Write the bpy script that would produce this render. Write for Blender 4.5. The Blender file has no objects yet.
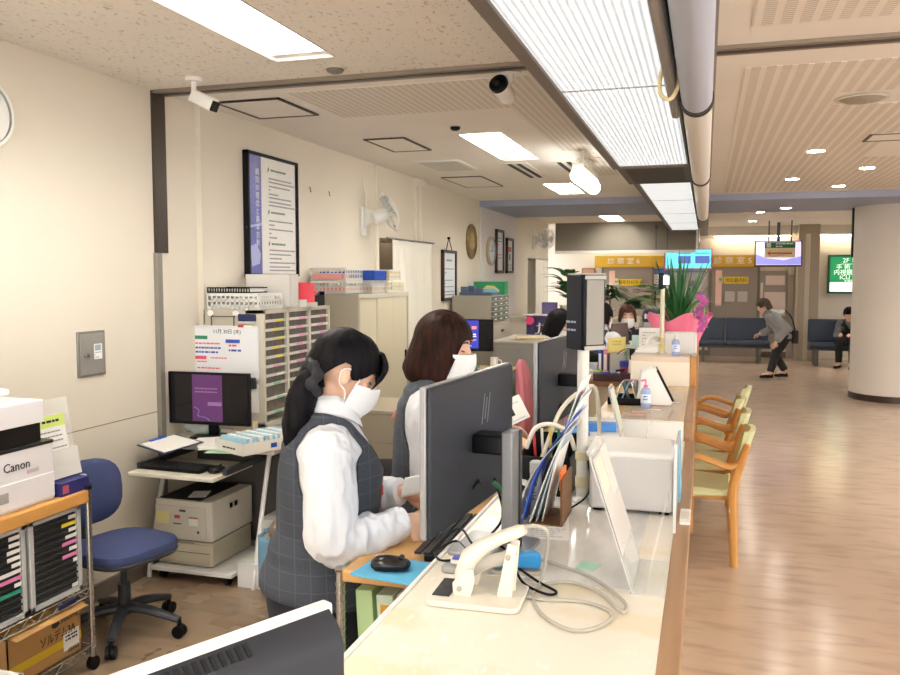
import bpy, bmesh, math, random
from math import sin, cos, pi, radians as R
from mathutils import Vector as V, Matrix as M, noise
random.seed(7)
S = bpy.context.scene
COL = S.collection

# ------------------------------------------------------------------ materials
def lin(h):
    h = h.lstrip('#')
    o = []
    for i in (0, 2, 4):
        x = int(h[i:i+2], 16) / 255
        o.append(x / 12.92 if x <= .04045 else ((x + .055) / 1.055) ** 2.4)
    return (*o, 1)
MATS = {}
EACH = set('sticker cheek side_rail end_ring tray_runner clamp_collar case_trim cross_rail bracket support support_post rubber_feet hanger pin slot index_label hands clamp pocket_pens lamp_holder tape card'.split())
def newmat(name):
    m = bpy.data.materials.new(name); m.use_nodes = True
    nt = m.node_tree
    return m, nt, nt.nodes['Principled BSDF']
def mat(name, col=None, rough=.5, metal=0, var=0, scale=8, bump=0, bscale=60, alpha=1, trans=0, coat=0, spec=.5):
    if name in MATS: return MATS[name]
    m, nt, b = newmat(name)
    c = lin(col)
    b.inputs['Base Color'].default_value = c
    b.inputs['Roughness'].default_value = rough
    b.inputs['Metallic'].default_value = metal
    b.inputs['Specular IOR Level'].default_value = spec
    if coat: b.inputs['Coat Weight'].default_value = coat
    if alpha < 1: b.inputs['Alpha'].default_value = alpha
    if trans: b.inputs['Transmission Weight'].default_value = trans
    tc = nt.nodes.new('ShaderNodeTexCoord')
    if var:
        n = nt.nodes.new('ShaderNodeTexNoise'); n.inputs['Scale'].default_value = scale; n.inputs['Detail'].default_value = 5
        nt.links.new(tc.outputs['Object'], n.inputs['Vector'])
        r = nt.nodes.new('ShaderNodeValToRGB')
        r.color_ramp.elements[0].position = .3; r.color_ramp.elements[1].position = .7
        r.color_ramp.elements[0].color = (*[x * (1 - var) for x in c[:3]], 1)
        r.color_ramp.elements[1].color = (*[min(1, x * (1 + var * .5)) for x in c[:3]], 1)
        nt.links.new(n.outputs['Fac'], r.inputs['Fac']); nt.links.new(r.outputs['Color'], b.inputs['Base Color'])
    if bump:
        n = nt.nodes.new('ShaderNodeTexNoise'); n.inputs['Scale'].default_value = bscale; n.inputs['Detail'].default_value = 4
        nt.links.new(tc.outputs['Object'], n.inputs['Vector'])
        bp = nt.nodes.new('ShaderNodeBump'); bp.inputs['Strength'].default_value = bump; bp.inputs['Distance'].default_value = .01
        nt.links.new(n.outputs['Fac'], bp.inputs['Height']); nt.links.new(bp.outputs['Normal'], b.inputs['Normal'])
    MATS[name] = m
    return m
def emis(name, col=None, strength=1):
    if name in MATS: return MATS[name]
    m, nt, b = newmat(name)
    b.inputs['Base Color'].default_value = lin(col)
    b.inputs['Emission Color'].default_value = lin(col); b.inputs['Emission Strength'].default_value = strength
    b.inputs['Roughness'].default_value = .4
    MATS[name] = m
    return m
def mth(nt, op, a, bb=None):
    n = nt.nodes.new('ShaderNodeMath'); n.operation = op
    for i, x in enumerate((a, bb)):
        if x is None: continue
        if isinstance(x, (int, float)): n.inputs[i].default_value = x
        else: nt.links.new(x, n.inputs[i])
    return n.outputs[0]
def mixc(nt, fac, c1, c2):
    n = nt.nodes.new('ShaderNodeMix'); n.data_type = 'RGBA'
    for k, x in ((0, fac), (6, c1), (7, c2)):
        if isinstance(x, (tuple, float, int)): n.inputs[k].default_value = x
        else: nt.links.new(x, n.inputs[k])
    return n.outputs[2]
def xyz(nt, which='Object'):
    tc = nt.nodes.new('ShaderNodeTexCoord'); s = nt.nodes.new('ShaderNodeSeparateXYZ')
    nt.links.new(tc.outputs[which], s.inputs[0])
    return s.outputs, tc.outputs[which]
def noisef(nt, vec, scale, detail=4, stretch=None):
    if stretch:
        mp = nt.nodes.new('ShaderNodeMapping'); mp.inputs['Scale'].default_value = stretch
        nt.links.new(vec, mp.inputs['Vector']); vec = mp.outputs[0]
    n = nt.nodes.new('ShaderNodeTexNoise'); n.inputs['Scale'].default_value = scale; n.inputs['Detail'].default_value = detail
    nt.links.new(vec, n.inputs['Vector'])
    return n.outputs['Fac']
def ramp(nt, fac, p0, c0, p1, c1):
    r = nt.nodes.new('ShaderNodeValToRGB'); e = r.color_ramp.elements
    e[0].position, e[1].position = p0, p1; e[0].color, e[1].color = c0, c1
    nt.links.new(fac, r.inputs['Fac'])
    return r.outputs['Color']
def floor_mat(name, c1, c2, c3, rough, bmp=.05):
    m, nt, b = newmat(name)
    o, vec = xyz(nt)
    a = ramp(nt, noisef(nt, vec, 1.3, 4, (1, .55, 1)), .3, lin(c1), .72, lin(c2))
    streak = ramp(nt, noisef(nt, vec, 9, 7, (.35, 1.4, 1)), .48, (0, 0, 0, 1), .82, (1, 1, 1, 1))
    col = mixc(nt, streak, a, lin(c3))
    fine = noisef(nt, vec, 120, 2)
    col2 = mixc(nt, mth(nt, 'MULTIPLY', fine, .25), col, lin(c1))
    nt.links.new(col2, b.inputs['Base Color'])
    rr = mth(nt, 'ADD', mth(nt, 'MULTIPLY', noisef(nt, vec, 2, 3), .12), rough - .05)
    nt.links.new(rr, b.inputs['Roughness'])
    bp = nt.nodes.new('ShaderNodeBump'); bp.inputs['Strength'].default_value = bmp; bp.inputs['Distance'].default_value = .02
    nt.links.new(noisef(nt, vec, 7, 3), bp.inputs['Height']); nt.links.new(bp.outputs[0], b.inputs['Normal'])
    return m
def speckle_mat(name, col, dark, scale=70):
    m, nt, b = newmat(name)
    o, vec = xyz(nt)
    f = ramp(nt, noisef(nt, vec, scale, 3, (1, .5, 1)), .60, (0, 0, 0, 1), .68, (1, 1, 1, 1))
    big = ramp(nt, noisef(nt, vec, 1.2, 4), .35, lin(col), .7, tuple(x * .93 for x in lin(col)))
    nt.links.new(mixc(nt, mth(nt, 'MULTIPLY', f, .8), big, lin(dark)), b.inputs['Base Color'])
    b.inputs['Roughness'].default_value = .9
    return m
def perf_mat(name, col, dark, px, py, fx=.5, fy=.5):
    """board pierced by rows of small slots: a hole of px*fx by py*fy every px by py"""
    m, nt, b = newmat(name)
    o, vec = xyz(nt)
    def inside(s, p, f): return mth(nt, 'LESS_THAN', mth(nt, 'FRACT', mth(nt, 'DIVIDE', mth(nt, 'ADD', s, 100), p)), f)
    h = mth(nt, 'MULTIPLY', inside(o[0], px, fx), inside(o[1], py, fy))
    nt.links.new(mixc(nt, h, lin(col), lin(dark)), b.inputs['Base Color'])
    b.inputs['Roughness'].default_value = .85
    return m
def wood_mat(name, c1, c2, scale=18, stretch=(1, .08, 1), rough=.4):
    if name in MATS: return MATS[name]
    m, nt, b = newmat(name)
    o, vec = xyz(nt)
    nt.links.new(ramp(nt, noisef(nt, vec, scale, 6, stretch), .3, lin(c1), .7, lin(c2)), b.inputs['Base Color'])
    b.inputs['Roughness'].default_value = rough
    MATS[name] = m
    return m
def check_mat(name, base, line, p=.045):
    m, nt, b = newmat(name)
    o, vec = xyz(nt)
    def ln(s): return mth(nt, 'LESS_THAN', mth(nt, 'FRACT', mth(nt, 'DIVIDE', mth(nt, 'ADD', s, 50), p)), .07)
    h = mth(nt, 'MAXIMUM', ln(o[2]), ln(o[0]))
    weave = ramp(nt, noisef(nt, vec, 260, 2), .3, tuple(x * .8 for x in lin(base)), .7, tuple(x * 1.15 for x in lin(base)))
    nt.links.new(mixc(nt, mth(nt, 'MULTIPLY', h, .17), weave, lin(line)), b.inputs['Base Color'])
    b.inputs['Roughness'].default_value = .85
    return m
def hair_mat(name, col, hi, rough=.38):
    m, nt, b = newmat(name)
    o, vec = xyz(nt)
    f = noisef(nt, vec, 60, 5, (1, 1, .12))
    nt.links.new(ramp(nt, f, .35, lin(col), .8, lin(hi)), b.inputs['Base Color'])
    b.inputs['Roughness'].default_value = rough; b.inputs['Specular IOR Level'].default_value = .1
    bp = nt.nodes.new('ShaderNodeBump'); bp.inputs['Strength'].default_value = .5; bp.inputs['Distance'].default_value = .006
    nt.links.new(f, bp.inputs['Height']); nt.links.new(bp.outputs[0], b.inputs['Normal'])
    return m
def lens_mat(name):
    """ribbed prismatic light cover: bright tubes seen between darker ribs"""
    m, nt, b = newmat(name)
    o, vec = xyz(nt)
    rib = mth(nt, 'LESS_THAN', mth(nt, 'FRACT', mth(nt, 'DIVIDE', mth(nt, 'ADD', o[0], 50), .0245)), .42)
    rib2 = mth(nt, 'LESS_THAN', mth(nt, 'FRACT', mth(nt, 'DIVIDE', mth(nt, 'ADD', o[1], 50), .02)), .3)
    k = mth(nt, 'ADD', mth(nt, 'MULTIPLY', rib, -.16), .44)
    k = mth(nt, 'ADD', k, mth(nt, 'MULTIPLY', rib2, -.03))
    col = mixc(nt, rib, (1, 1, 1, 1), lin('#d8e6f0'))
    b.inputs['Base Color'].default_value = (.7, .75, .8, 1)
    nt.links.new(col, b.inputs['Emission Color']); nt.links.new(k, b.inputs['Emission Strength'])
    return m

# ------------------------------------------------------------------ mesh builder
def frame(p0, p1):
    d = (V(p1) - V(p0)); L = d.length
    return M.Translation(V(p0)) @ V((0, 0, 1)).rotation_difference(d.normalized()).to_matrix().to_4x4(), L
def face(loc, yaw, pitch=0):
    """matrix for a flat thing: local x to the right, y up, facing out; yaw 0 faces -Y, 90 faces +X"""
    return M.Translation(V(loc)) @ M.Rotation(R(yaw), 4, 'Z') @ M.Rotation(R(90 + pitch), 4, 'X')
class MB:
    def __init__(s): s.bm = bmesh.new(); s.mi = 0
    def m(s, i): s.mi = i; return s
    def add(s, verts, faces, T=None):
        vs = [s.bm.verts.new(T @ V(v) if T else v) for v in verts]
        for f in faces:
            try:
                q = s.bm.faces.new([vs[i] for i in f]); q.material_index = s.mi
            except ValueError: pass
        return s
    def box(s, c, d, rz=0, T=None):
        x, y, z = (k / 2 for k in d)
        T0 = M.Translation(V(c)) @ M.Rotation(R(rz), 4, 'Z')
        if T: T0 = T @ T0
        return s.add([(a, b, e) for a in (-x, x) for b in (-y, y) for e in (-z, z)],
                     [(0, 1, 3, 2), (4, 6, 7, 5), (0, 4, 5, 1), (2, 3, 7, 6), (0, 2, 6, 4), (1, 5, 7, 3)], T0)
    def bb(s, x0, x1, y0, y1, z0, z1): return s.box(((x0+x1)/2, (y0+y1)/2, (z0+z1)/2), (x1-x0, y1-y0, z1-z0))
    def cyl(s, p0, p1, r0, r1=None, n=16, T=None):
        r1 = r0 if r1 is None else r1
        F, L = frame(p0, p1)
        if T: F = T @ F
        v = [(r * cos(2*pi*i/n), r * sin(2*pi*i/n), z) for z, r in ((0, r0), (L, r1)) for i in range(n)]
        return s.add(v, [(i, (i+1) % n, n + (i+1) % n, n + i) for i in range(n)] + [tuple(range(n))[::-1], tuple(range(n, 2*n))], F)
    def lathe(s, prof, n=24, T=None, cap=True):
        v = [(r * cos(2*pi*i/n), r * sin(2*pi*i/n), z) for r, z in prof for i in range(n)]
        f = [(k*n + i, k*n + (i+1) % n, (k+1)*n + (i+1) % n, (k+1)*n + i) for k in range(len(prof)-1) for i in range(n)]
        if cap: f += [tuple(range(n))[::-1], tuple(range((len(prof)-1)*n, len(prof)*n))]
        return s.add(v, f, T)
    def prism(s, poly, h, T=None):
        """polygon in local xy, extruded h along z"""
        n = len(poly)
        v = [(x, y, 0) for x, y in poly] + [(x, y, h) for x, y in poly]
        return s.add(v, [tuple(range(n))[::-1], tuple(range(n, 2*n))] + [(i, (i+1) % n, n+(i+1) % n, n+i) for i in range(n)], T)
    def tube(s, pts, r, n=8, T=None, smooth=0, flat=1):
        pts = [V(p) for p in pts]
        rr = list(r) if hasattr(r, '__len__') else [r] * len(pts)
        if smooth: pts, rr = spline(pts, rr, smooth)
        rings = []; up = None; t0 = None
        for i, p in enumerate(pts):
            t = (pts[min(i+1, len(pts)-1)] - pts[max(i-1, 0)])
            t = t.normalized() if t.length > 1e-9 else V((0, 0, 1))
            if up is None:
                up = t.orthogonal().normalized() if abs(t.z) > .95 else t.cross(V((0, 0, 1))).normalized()
            else:
                up = (t0.rotation_difference(t) @ up); up = (up - t * up.dot(t)).normalized()
            t0 = t; w = t.cross(up)
            rings.append([p + (up * cos(2*pi*k/n) + w * sin(2*pi*k/n) * flat) * rr[i] for k in range(n)])
        return s.skin(rings, T)
    def skin(s, rings, T=None, cap=True):
        n = len(rings[0])
        v = [q for ring in rings for q in ring]
        f = [(k*n + i, k*n + (i+1) % n, (k+1)*n + (i+1) % n, (k+1)*n + i) for k in range(len(rings)-1) for i in range(n)]
        if cap: f += [tuple(range(n))[::-1], tuple(range((len(rings)-1)*n, len(rings)*n))]
        return s.add(v, f, T)
    def ball(s, c, r, n=16, T=None, k=10):
        rx, ry, rz = r if hasattr(r, '__len__') else (r, r, r)
        rings = [[V((c[0] + rx*sin(pi*j/k)*cos(2*pi*i/n), c[1] + ry*sin(pi*j/k)*sin(2*pi*i/n), c[2] - rz*cos(pi*j/k))) for i in range(n)] for j in range(k+1)]
        rings[0] = [q + V((1e-4*cos(2*pi*i/n), 1e-4*sin(2*pi*i/n), 0)) for i, q in enumerate(rings[0])]
        rings[-1] = [q + V((1e-4*cos(2*pi*i/n), 1e-4*sin(2*pi*i/n), 0)) for i, q in enumerate(rings[-1])]
        return s.skin(rings, T)
    def grid(s, fn, nu, nv, T=None):
        return s.add([fn(i/nu, j/nv) for j in range(nv+1) for i in range(nu+1)],
                     [(j*(nu+1)+i, j*(nu+1)+i+1, (j+1)*(nu+1)+i+1, (j+1)*(nu+1)+i) for j in range(nv) for i in range(nu)], T)
    def rbox(s, c, d, r=.01, T=None, n=4):
        """upright box with rounded vertical corners"""
        x, y = d[0]/2 - r, d[1]/2 - r
        poly = [(sx*x + r*cos(a0 + k*pi/2/n), sy*y + r*sin(a0 + k*pi/2/n)) for sx, sy, a0 in ((1,1,0),(-1,1,pi/2),(-1,-1,pi),(1,-1,1.5*pi)) for k in range(n+1)]
        T0 = M.Translation((c[0], c[1], c[2] - d[2]/2))
        return s.prism(poly, d[2], T @ T0 if T else T0)
    def build(s, name, mats, parent=None, bevel=0, smooth=35, solid=0, sub=0, recalc=True):
        if recalc: bmesh.ops.recalc_face_normals(s.bm, faces=s.bm.faces)
        if name in EACH:
            seen, isl = set(), []
            for f in s.bm.faces:
                if f in seen: continue
                st, g = [f], []
                seen.add(f)
                while st:
                    q = st.pop(); g.append(q)
                    for e in q.edges:
                        for h in e.link_faces:
                            if h not in seen: seen.add(h); st.append(h)
                isl.append(g)
            if len(isl) > 1:
                out = None
                for g in isl:
                    k = MB(); mp = {}
                    for f in g:
                        for v in f.verts:
                            if v not in mp: mp[v] = k.bm.verts.new(v.co)
                        q = k.bm.faces.new([mp[v] for v in f.verts]); q.material_index = f.material_index
                    r = k._one(name, mats, parent, bevel, smooth, solid, sub, False); out = out or r
                s.bm.free(); return out
        return s._one(name, mats, parent, bevel, smooth, solid, sub, False)
    def _one(s, name, mats, parent, bevel, smooth, solid, sub, recalc):
        me = bpy.data.meshes.new(name); s.bm.to_mesh(me); s.bm.free()
        for x in (mats if isinstance(mats, (list, tuple)) else [mats]): me.materials.append(x)
        if smooth:
            for p in me.polygons: p.use_smooth = True
            me.set_sharp_from_angle(angle=R(smooth))
        o = bpy.data.objects.new(name, me); COL.objects.link(o)
        if parent: o.parent = parent
        if solid:
            k = o.modifiers.new('solid', 'SOLIDIFY'); k.thickness = solid; k.offset = 0
        if sub:
            k = o.modifiers.new('sub', 'SUBSURF'); k.levels = sub; k.render_levels = sub
        if bevel:
            k = o.modifiers.new('bevel', 'BEVEL'); k.width = bevel; k.segments = 2; k.limit_method = 'ANGLE'; k.angle_limit = R(40)
        return o
def spline(pts, rr, k):
    P, Q = [], []
    for i in range(len(pts)-1):
        p0, p1, p2, p3 = pts[max(i-1, 0)], pts[i], pts[i+1], pts[min(i+2, len(pts)-1)]
        for j in range(k):
            t = j / k
            P.append(.5*((2*p1) + (p2-p0)*t + (2*p0-5*p1+4*p2-p3)*t*t + (3*p1-p0-3*p2+p3)*t**3))
            Q.append(rr[i] + (rr[i+1]-rr[i]) * (t*t*(3-2*t)))
    return P + [pts[-1]], Q + [rr[-1]]
def tag(o, label, cat, group=None, kind=None):
    o['label'] = label; o['category'] = cat
    if group: o['group'] = group
    if kind: o['kind'] = kind
    return o
def thing(name, label, cat, loc=(0, 0, 0), rz=0, group=None):
    o = bpy.data.objects.new(name, None); COL.objects.link(o); o.empty_display_size = .05
    o.location = loc; o.rotation_euler = (0, 0, R(rz))
    return tag(o, label, cat, group)
def struct(o): o['kind'] = 'structure'; return o
def copy_tree(o, parent=None):
    c = o.copy(); COL.objects.link(c)
    if parent: c.parent = parent
    for ch in list(o.children): copy_tree(ch, c)
    return c
def txt(s, size, material, parent, T, name='lettering', align='CENTER', ext=.0006, sx=1, spacing=1):
    cu = bpy.data.curves.new(name, 'FONT'); cu.body = s; cu.size = size; cu.align_x = align; cu.align_y = 'CENTER'
    cu.extrude = ext; cu.resolution_u = 2; cu.space_line = spacing
    o = bpy.data.objects.new(name, cu); COL.objects.link(o)
    me = bpy.data.meshes.new_from_object(o)
    bpy.data.objects.remove(o); bpy.data.curves.remove(cu)
    me.transform(T @ M.Diagonal((sx, 1, 1, 1)))
    me.materials.clear(); me.materials.append(material)
    q = bpy.data.objects.new(name, me); COL.objects.link(q)
    if parent: q.parent = parent
    return q
def lines(mb, T, x0, x1, ys, h, rnd, t=.0006):
    """rows of print too small to read: broken dashes of a few lengths"""
    for y in ys:
        x = x0
        while x < x1 - .2*h:
            w = min(rnd.uniform(.6, 2.4) * h, x1 - x)
            mb.box((x + w/2, y, t/2), (w*.8, h*.62, t), T=T); x += w
            if rnd.random() < .06: break
    return mb
WH = mat('white_plastic', '#ecebe6', .4)
OFFW = mat('off_white_plastic', '#dcd8cc', .45)
BLK = mat('black_plastic', '#0c0d0f', .42, spec=.2)
DKG = mat('dark_grey_plastic', '#33363b', .45)
GRY = mat('grey_steel', '#b9b4a6', .5, var=.05, scale=3)
CHR = mat('chrome', '#c8c8c6', .22, 1)
ALU = mat('aluminium', '#9c9c9a', .35, 1)
PAP = mat('paper', '#f4f3ee', .8)
INK = mat('ink', '#26262a', .8)
BLU = mat('blue_plastic', '#1d4fb4', .35)
NAVY = mat('navy_plastic', '#1b2350', .4)
PNK = mat('pink_plastic', '#ef6f9f', .5)
RED = mat('red_plastic', '#d23a45', .45)
YEL = mat('yellow_plastic', '#f3d53a', .5)
GRN = mat('green_plastic', '#1f8a55', .5)
CLR = mat('clear_acrylic', '#f0f6f4', .08, alpha=.22)
MILK = mat('milky_plastic', '#f1efe9', .3, alpha=.72)
# ------------------------------------------------------------------ the setting
wallm = mat('cream_wall', '#e0d8c8', .75, var=.04, scale=1.2, bump=.05, bscale=90)
wallw = mat('pale_wall', '#dcdad6', .75, var=.03, scale=1.2)
wallh = mat('hall_wall', '#d6cfc4', .7, var=.03, scale=.8)
ceilm = speckle_mat('speckled_board', '#efe9e0', '#bdb4a8', 60)
ceils = mat('smooth_board', '#f0ebe3', .9, var=.03, scale=1.5)
DBR = mat('dark_bronze', '#4b423b', .45, .6)
f_off = floor_mat('brown_vinyl', '#9f8971', '#8a745b', '#6b5844', .27)
f_hal = floor_mat('hall_vinyl', '#d0b9a4', '#bfa793', '#a08a7a', .17, .012)

mb = MB(); mb.bb(-.3, 9, -5, 21, -.1, 0); struct(mb.build('floor', f_hal, smooth=0))
mb = MB(); mb.bb(-7, -.3, -5, 21, -.1, 0); struct(mb.build('floor', f_off, smooth=0))
mb = MB()
mb.bb(-3.45, -3.07, -5, 4.56, 0, 2.8); struct(mb.build('wall_left', wallm, smooth=0))
mb = MB()
mb.bb(-3.45, -3.03, 4.56, 7.52, 0, 2.8); mb.bb(-3.45, -3.03, 7.52, 9.0, 0, .65); mb.bb(-3.45, -3.03, 7.52, 9.0, 2.1, 2.8)
mb.bb(-3.45, -3.07, 9.0, 11.42, 0, 2.8); mb.bb(-3.45, -3.07, 13.67, 14.72, 0, 2.8)
mb.bb(-3.45, -3.07, 14.72, 16.55, 2.06, 2.8); mb.bb(-3.45, -3.07, 16.55, 16.75, 0, 2.8)
struct(mb.build('wall_left', wallm, smooth=0))
mb = MB(); mb.bb(-3.45, -3.045, 11.42, 13.67, 0, 2.8); struct(mb.build('pillar', wallw, smooth=0))
# recesses behind the two curtains
mb = MB(); mb.bb(-3.75, -3.7, 7.4, 9.1, .5, 2.2); mb.bb(-3.7, -3.45, 7.47, 7.52, .5, 2.2); mb.bb(-3.7, -3.45, 9.0, 9.05, .5, 2.2)
struct(mb.build('window_1', mat('recess_brown', '#7d6a52', .7), smooth=0))
mb = MB(); mb.bb(-3.6, -3.55, 14.6, 16.7, 0, 2.2); struct(mb.build('door_1', mat('recess_grey', '#a79c88', .7), smooth=0))
# post, jamb, joints, ducts on the left wall
mb = MB(); mb.bb(-3.08, -3.05, 4.13, 4.24, 1.86, 2.79); struct(mb.build('trim_1', DBR, bevel=.004))
mb = MB(); mb.bb(-3.08, -3.04, 4.12, 4.165, 0, 1.86); struct(mb.build('trim_2', mat('grey_jamb', '#8d8980', .4, .4), bevel=.003))
mb = MB(); mb.bb(-3.075, -3.068, 2.5, 4.12, .928, .933); struct(mb.build('trim_3', mat('joint', '#8c7f6c', .8), smooth=0))
mb = MB(); mb.bb(-3.03, -3.005, 7.40, 7.445, 1.55, 2.32); mb.bb(-3.03, -3.01, 7.41, 7.43, 2.32, 2.79)
struct(mb.build('trim_4', mat('duct_white', '#e9e2d2', .5), bevel=.003))
for y in (8.52, 8.68):
    mb = MB(); mb.bb(-3.03, -3.005, y, y+.045, 2.1, 2.74); mb.bb(-3.03, -2.97, y-.02, y+.06, 2.70, 2.78); struct(mb.build('trim_5', MATS['duct_white'], bevel=.003))
mb = MB(); mb.bb(-3.07, -3.05, 3.0, 4.1, 0, .09); struct(mb.build('baseboard_left', mat('base_grey', '#6a6258', .6), smooth=0))
# ceilings, cut open where the troffers are let in
TROF = [(-1.905, 3.05, .33, 1.46), (-1.64, 6.8, .34, 1.48), (-1.66, 10.2, .34, 1.3), (-1.66, 15.6, .34, 1.6), (-1.9, .4, .33, 1.46),
        (-1.9, -2.2, .33, 1.46), (.9, -2.2, .33, 1.46), (2.2, -1.6, .33, 1.46), (3.2, 1.8, .33, 1.46), (3.6, 8.2, .33, 1.46), (3.8, 5, .33, 1.46), (4.3, 10.3, .33, 1.46), (4.6, 15.5, .33, 1.46), (4.9, 17.5, .33, 1.46)]
def slab(x0, x1, y0, y1, material):
    hs = [(x-w/2, x+w/2, y-l/2, y+l/2) for x, y, w, l in TROF if x0 < x < x1 and y0 < y < y1]
    xs = sorted({x0, x1, *[h[0] for h in hs], *[h[1] for h in hs]}); ys = sorted({y0, y1, *[h[2] for h in hs], *[h[3] for h in hs]})
    mb = MB()
    for xa, xb in zip(xs, xs[1:]):
        for ya, yb in zip(ys, ys[1:]):
            if not any(h[0]-1e-6 < (xa+xb)/2 < h[1] and h[2] < (ya+yb)/2 < h[3] for h in hs): mb.bb(xa, xb, ya, yb, 2.79, 2.9)
    struct(mb.build('ceiling', material, smooth=0))
slab(-3.5, -.13, -5, 4.19, ceilm); slab(-3.5, -.13, 4.19, 11.4, ceils); slab(-3.5, -.13, 13.6, 21, ceils)
slab(-.13, 9, -5, 11.4, ceils); slab(-.13, 9, 13.6, 21, ceils)
mb = MB(); mb.bb(-3.5, 9, 11.4, 13.6, 2.705, 2.9); struct(mb.build('beam', mat('blue_grey_paint', '#a3aac2', .7), smooth=0))
for x0, x1 in ((-3.07, -.66), (.02, 9)):
    mb = MB(); mb.bb(x0, x1, 4.13, 4.25, 2.772, 2.79); mb.m(1).bb(x0, x1, 4.17, 4.205, 2.768, 2.773); struct(mb.build('trim_6', [mat('track_metal', '#948a7c', .4, .5), DBR], smooth=0))
perf = perf_mat('pierced_board', '#eae4da', '#c2baae', .045, .024, .62, .5)
perfh = perf_mat('pierced_hall_board', '#ece5da', '#c6bdb0', .075, .026, .62, .5)
for x0, x1, y0, y1 in ((-2.35, -.68, 4.42, 5.2), (-1.2, -.68, 5.2, 7.1), (-1.15, -.68, 7.6, 8.9)):
    mb = MB(); mb.bb(x0, x1, y0, y1, 2.786, 2.791); struct(mb.build('ceiling_panel', perf, smooth=0))
for x0, x1, y0, y1 in ((.16, .86, 2.2, 3.85), (.17, .72, 4.6, 11.2), (.72, 3.2, 4.6, 5.35), (.72, 3.2, 5.75, 6.9), (.72, 1.3, 6.9, 11.2), (1.3, 3.2, 8.3, 11.2)):
    mb = MB(); mb.bb(x0, x1, y0, y1, 2.786, 2.791); struct(mb.build('ceiling_panel', perfh, smooth=0))
# ceiling hatches: thin dark frame round a flush board
def hatch(lab, x0, x1, y0, y1, m_in, w=.012):
    mb = MB(); mb.bb(x0, x1, y0, y1, 2.783, 2.792); a = mb.m(1)
    for q in ((x0, x1, y0, y0+w), (x0, x1, y1-w, y1), (x0, x0+w, y0, y1), (x1-w, x1, y0, y1)): a.bb(*q, 2.780, 2.790)
    tag(mb.build('ceiling_hatch', [m_in, DBR], smooth=0), lab, 'hatch')
hatch('square ceiling hatch beside the wall-post camera', -2.9, -2.46, 4.52, 5.06, ceils, .02); hatch('square ceiling hatch with a dark rim between camera and white grille', -2.57, -2.23, 6.06, 6.72, ceils, .02); hatch('thin-rimmed ceiling hatch beyond the square white grille', -2.75, -2.3, 8.6, 9.6, ceils, .01)
hatch('dark-rimmed ceiling hatch in the pierced hall ceiling', 1.15, 1.75, 6.95, 7.3, ceils, .025)
# bulkhead over the counter
mb = MB(); mb.bb(-.12, .02, -.5, 16.6, 2.5, 2.79); struct(mb.build('beam', mat('soffit_grey', '#9b9489', .6), smooth=0)); mb = MB(); mb.bb(-.66, -.12, -.5, 16.6, 2.64, 2.79); struct(mb.build('beam', MATS['soffit_grey'], smooth=0))
# far hanging bulkhead, with a pale rail below
mb = MB(); mb.bb(-2.9, -.2, 16.6, 16.75, 2.24, 2.79); mb.m(1).bb(-2.9, -.2, 16.56, 16.75, 2.19, 2.24)
struct(mb.build('beam', [mat('taupe_board', '#7b7467', .7), mat('rail_white', '#dcdbd6', .4)], smooth=0))
for x in (-.93, -.72):
    mb = MB(); mb.cyl((x, 16.5, 2.24), (x, 16.5, 2.72), .012); mb.cyl((x, 16.5, 2.63), (x, 16.5, 2.72), .03)
    struct(mb.build('trim_7', mat('rod_grey', '#5d5953', .4, .5)))
# far hall wall with the light cove, lower wall and door leaves
mb = MB(); mb.bb(-7, 9, 19, 19.2, 0, 2.8); mb.bb(-7, 9, 18.75, 19.0, 2.62, 2.79); struct(mb.build('wall_back', wallh, smooth=0))
mb = MB(); mb.bb(-7, 1.78, 18.985, 19.0, 0, .12); struct(mb.build('baseboard_back', MATS['base_grey'], smooth=0))
mb = MB(); mb.bb(1.8, 2.2, 18.4, 19.0, 0, 2.79); mb.m(1).bb(1.93, 2.02, 18.39, 18.41, 0, 2.6)
struct(mb.build('pillar', [mat('post_tan', '#a89c8a', .6), mat('post_light', '#c2b9a9', .4)], bevel=.03))
mb = MB(); mb.bb(1.66, 1.78, 18.9, 19.0, 0, 2.4); struct(mb.build('trim_8', MATS['post_tan'], smooth=0))
doorm = mat('door_taupe', '#9d9184', .55)
def far_door(n, x0, x1, mats=doorm, win=None):
    mb = MB(); mb.bb(x0, x1, 18.94, 19.0, 0, 1.93)
    mb.m(1)
    for q in ((x0-.05, x0, 18.93, 19.0, 0, 1.98), (x1, x1+.05, 18.93, 19.0, 0, 1.98), (x0-.05, x1+.05, 18.93, 19.0, 1.93, 1.98)): mb.bb(*q)
    mb.m(2)
    if win: mb.bb(*win[:2], 18.93, 18.95, *win[2:])
    struct(mb.build(n, [mats, mat('door_frame', '#7b7166', .5), mat('pink_glass', '#f0c4b4', .3)], smooth=0))
far_door('door_2', -2.2, -1.15, win=(-2.08, -1.95, 1.3, 1.86))
far_door('door_3', .12, 1.05, win=(.2, .33, 1.1, 1.87))
mb = MB(); mb.bb(1.1, 1.64, 18.95, 19.0, .3, 1.85); mb.m(1).bb(1.22, 1.6, 18.94, 18.96, 1.55, 1.75); mb.bb(1.2, 1.62, 18.94, 18.96, .9, 1.4); mb.bb(1.12, 1.17, 18.94, 18.96, .8, 1.6)
struct(mb.build('window_2', [mat('shade_grey', '#a59c90', .6), mat('window_pale', '#e6d3c8', .5)], smooth=0))
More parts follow.
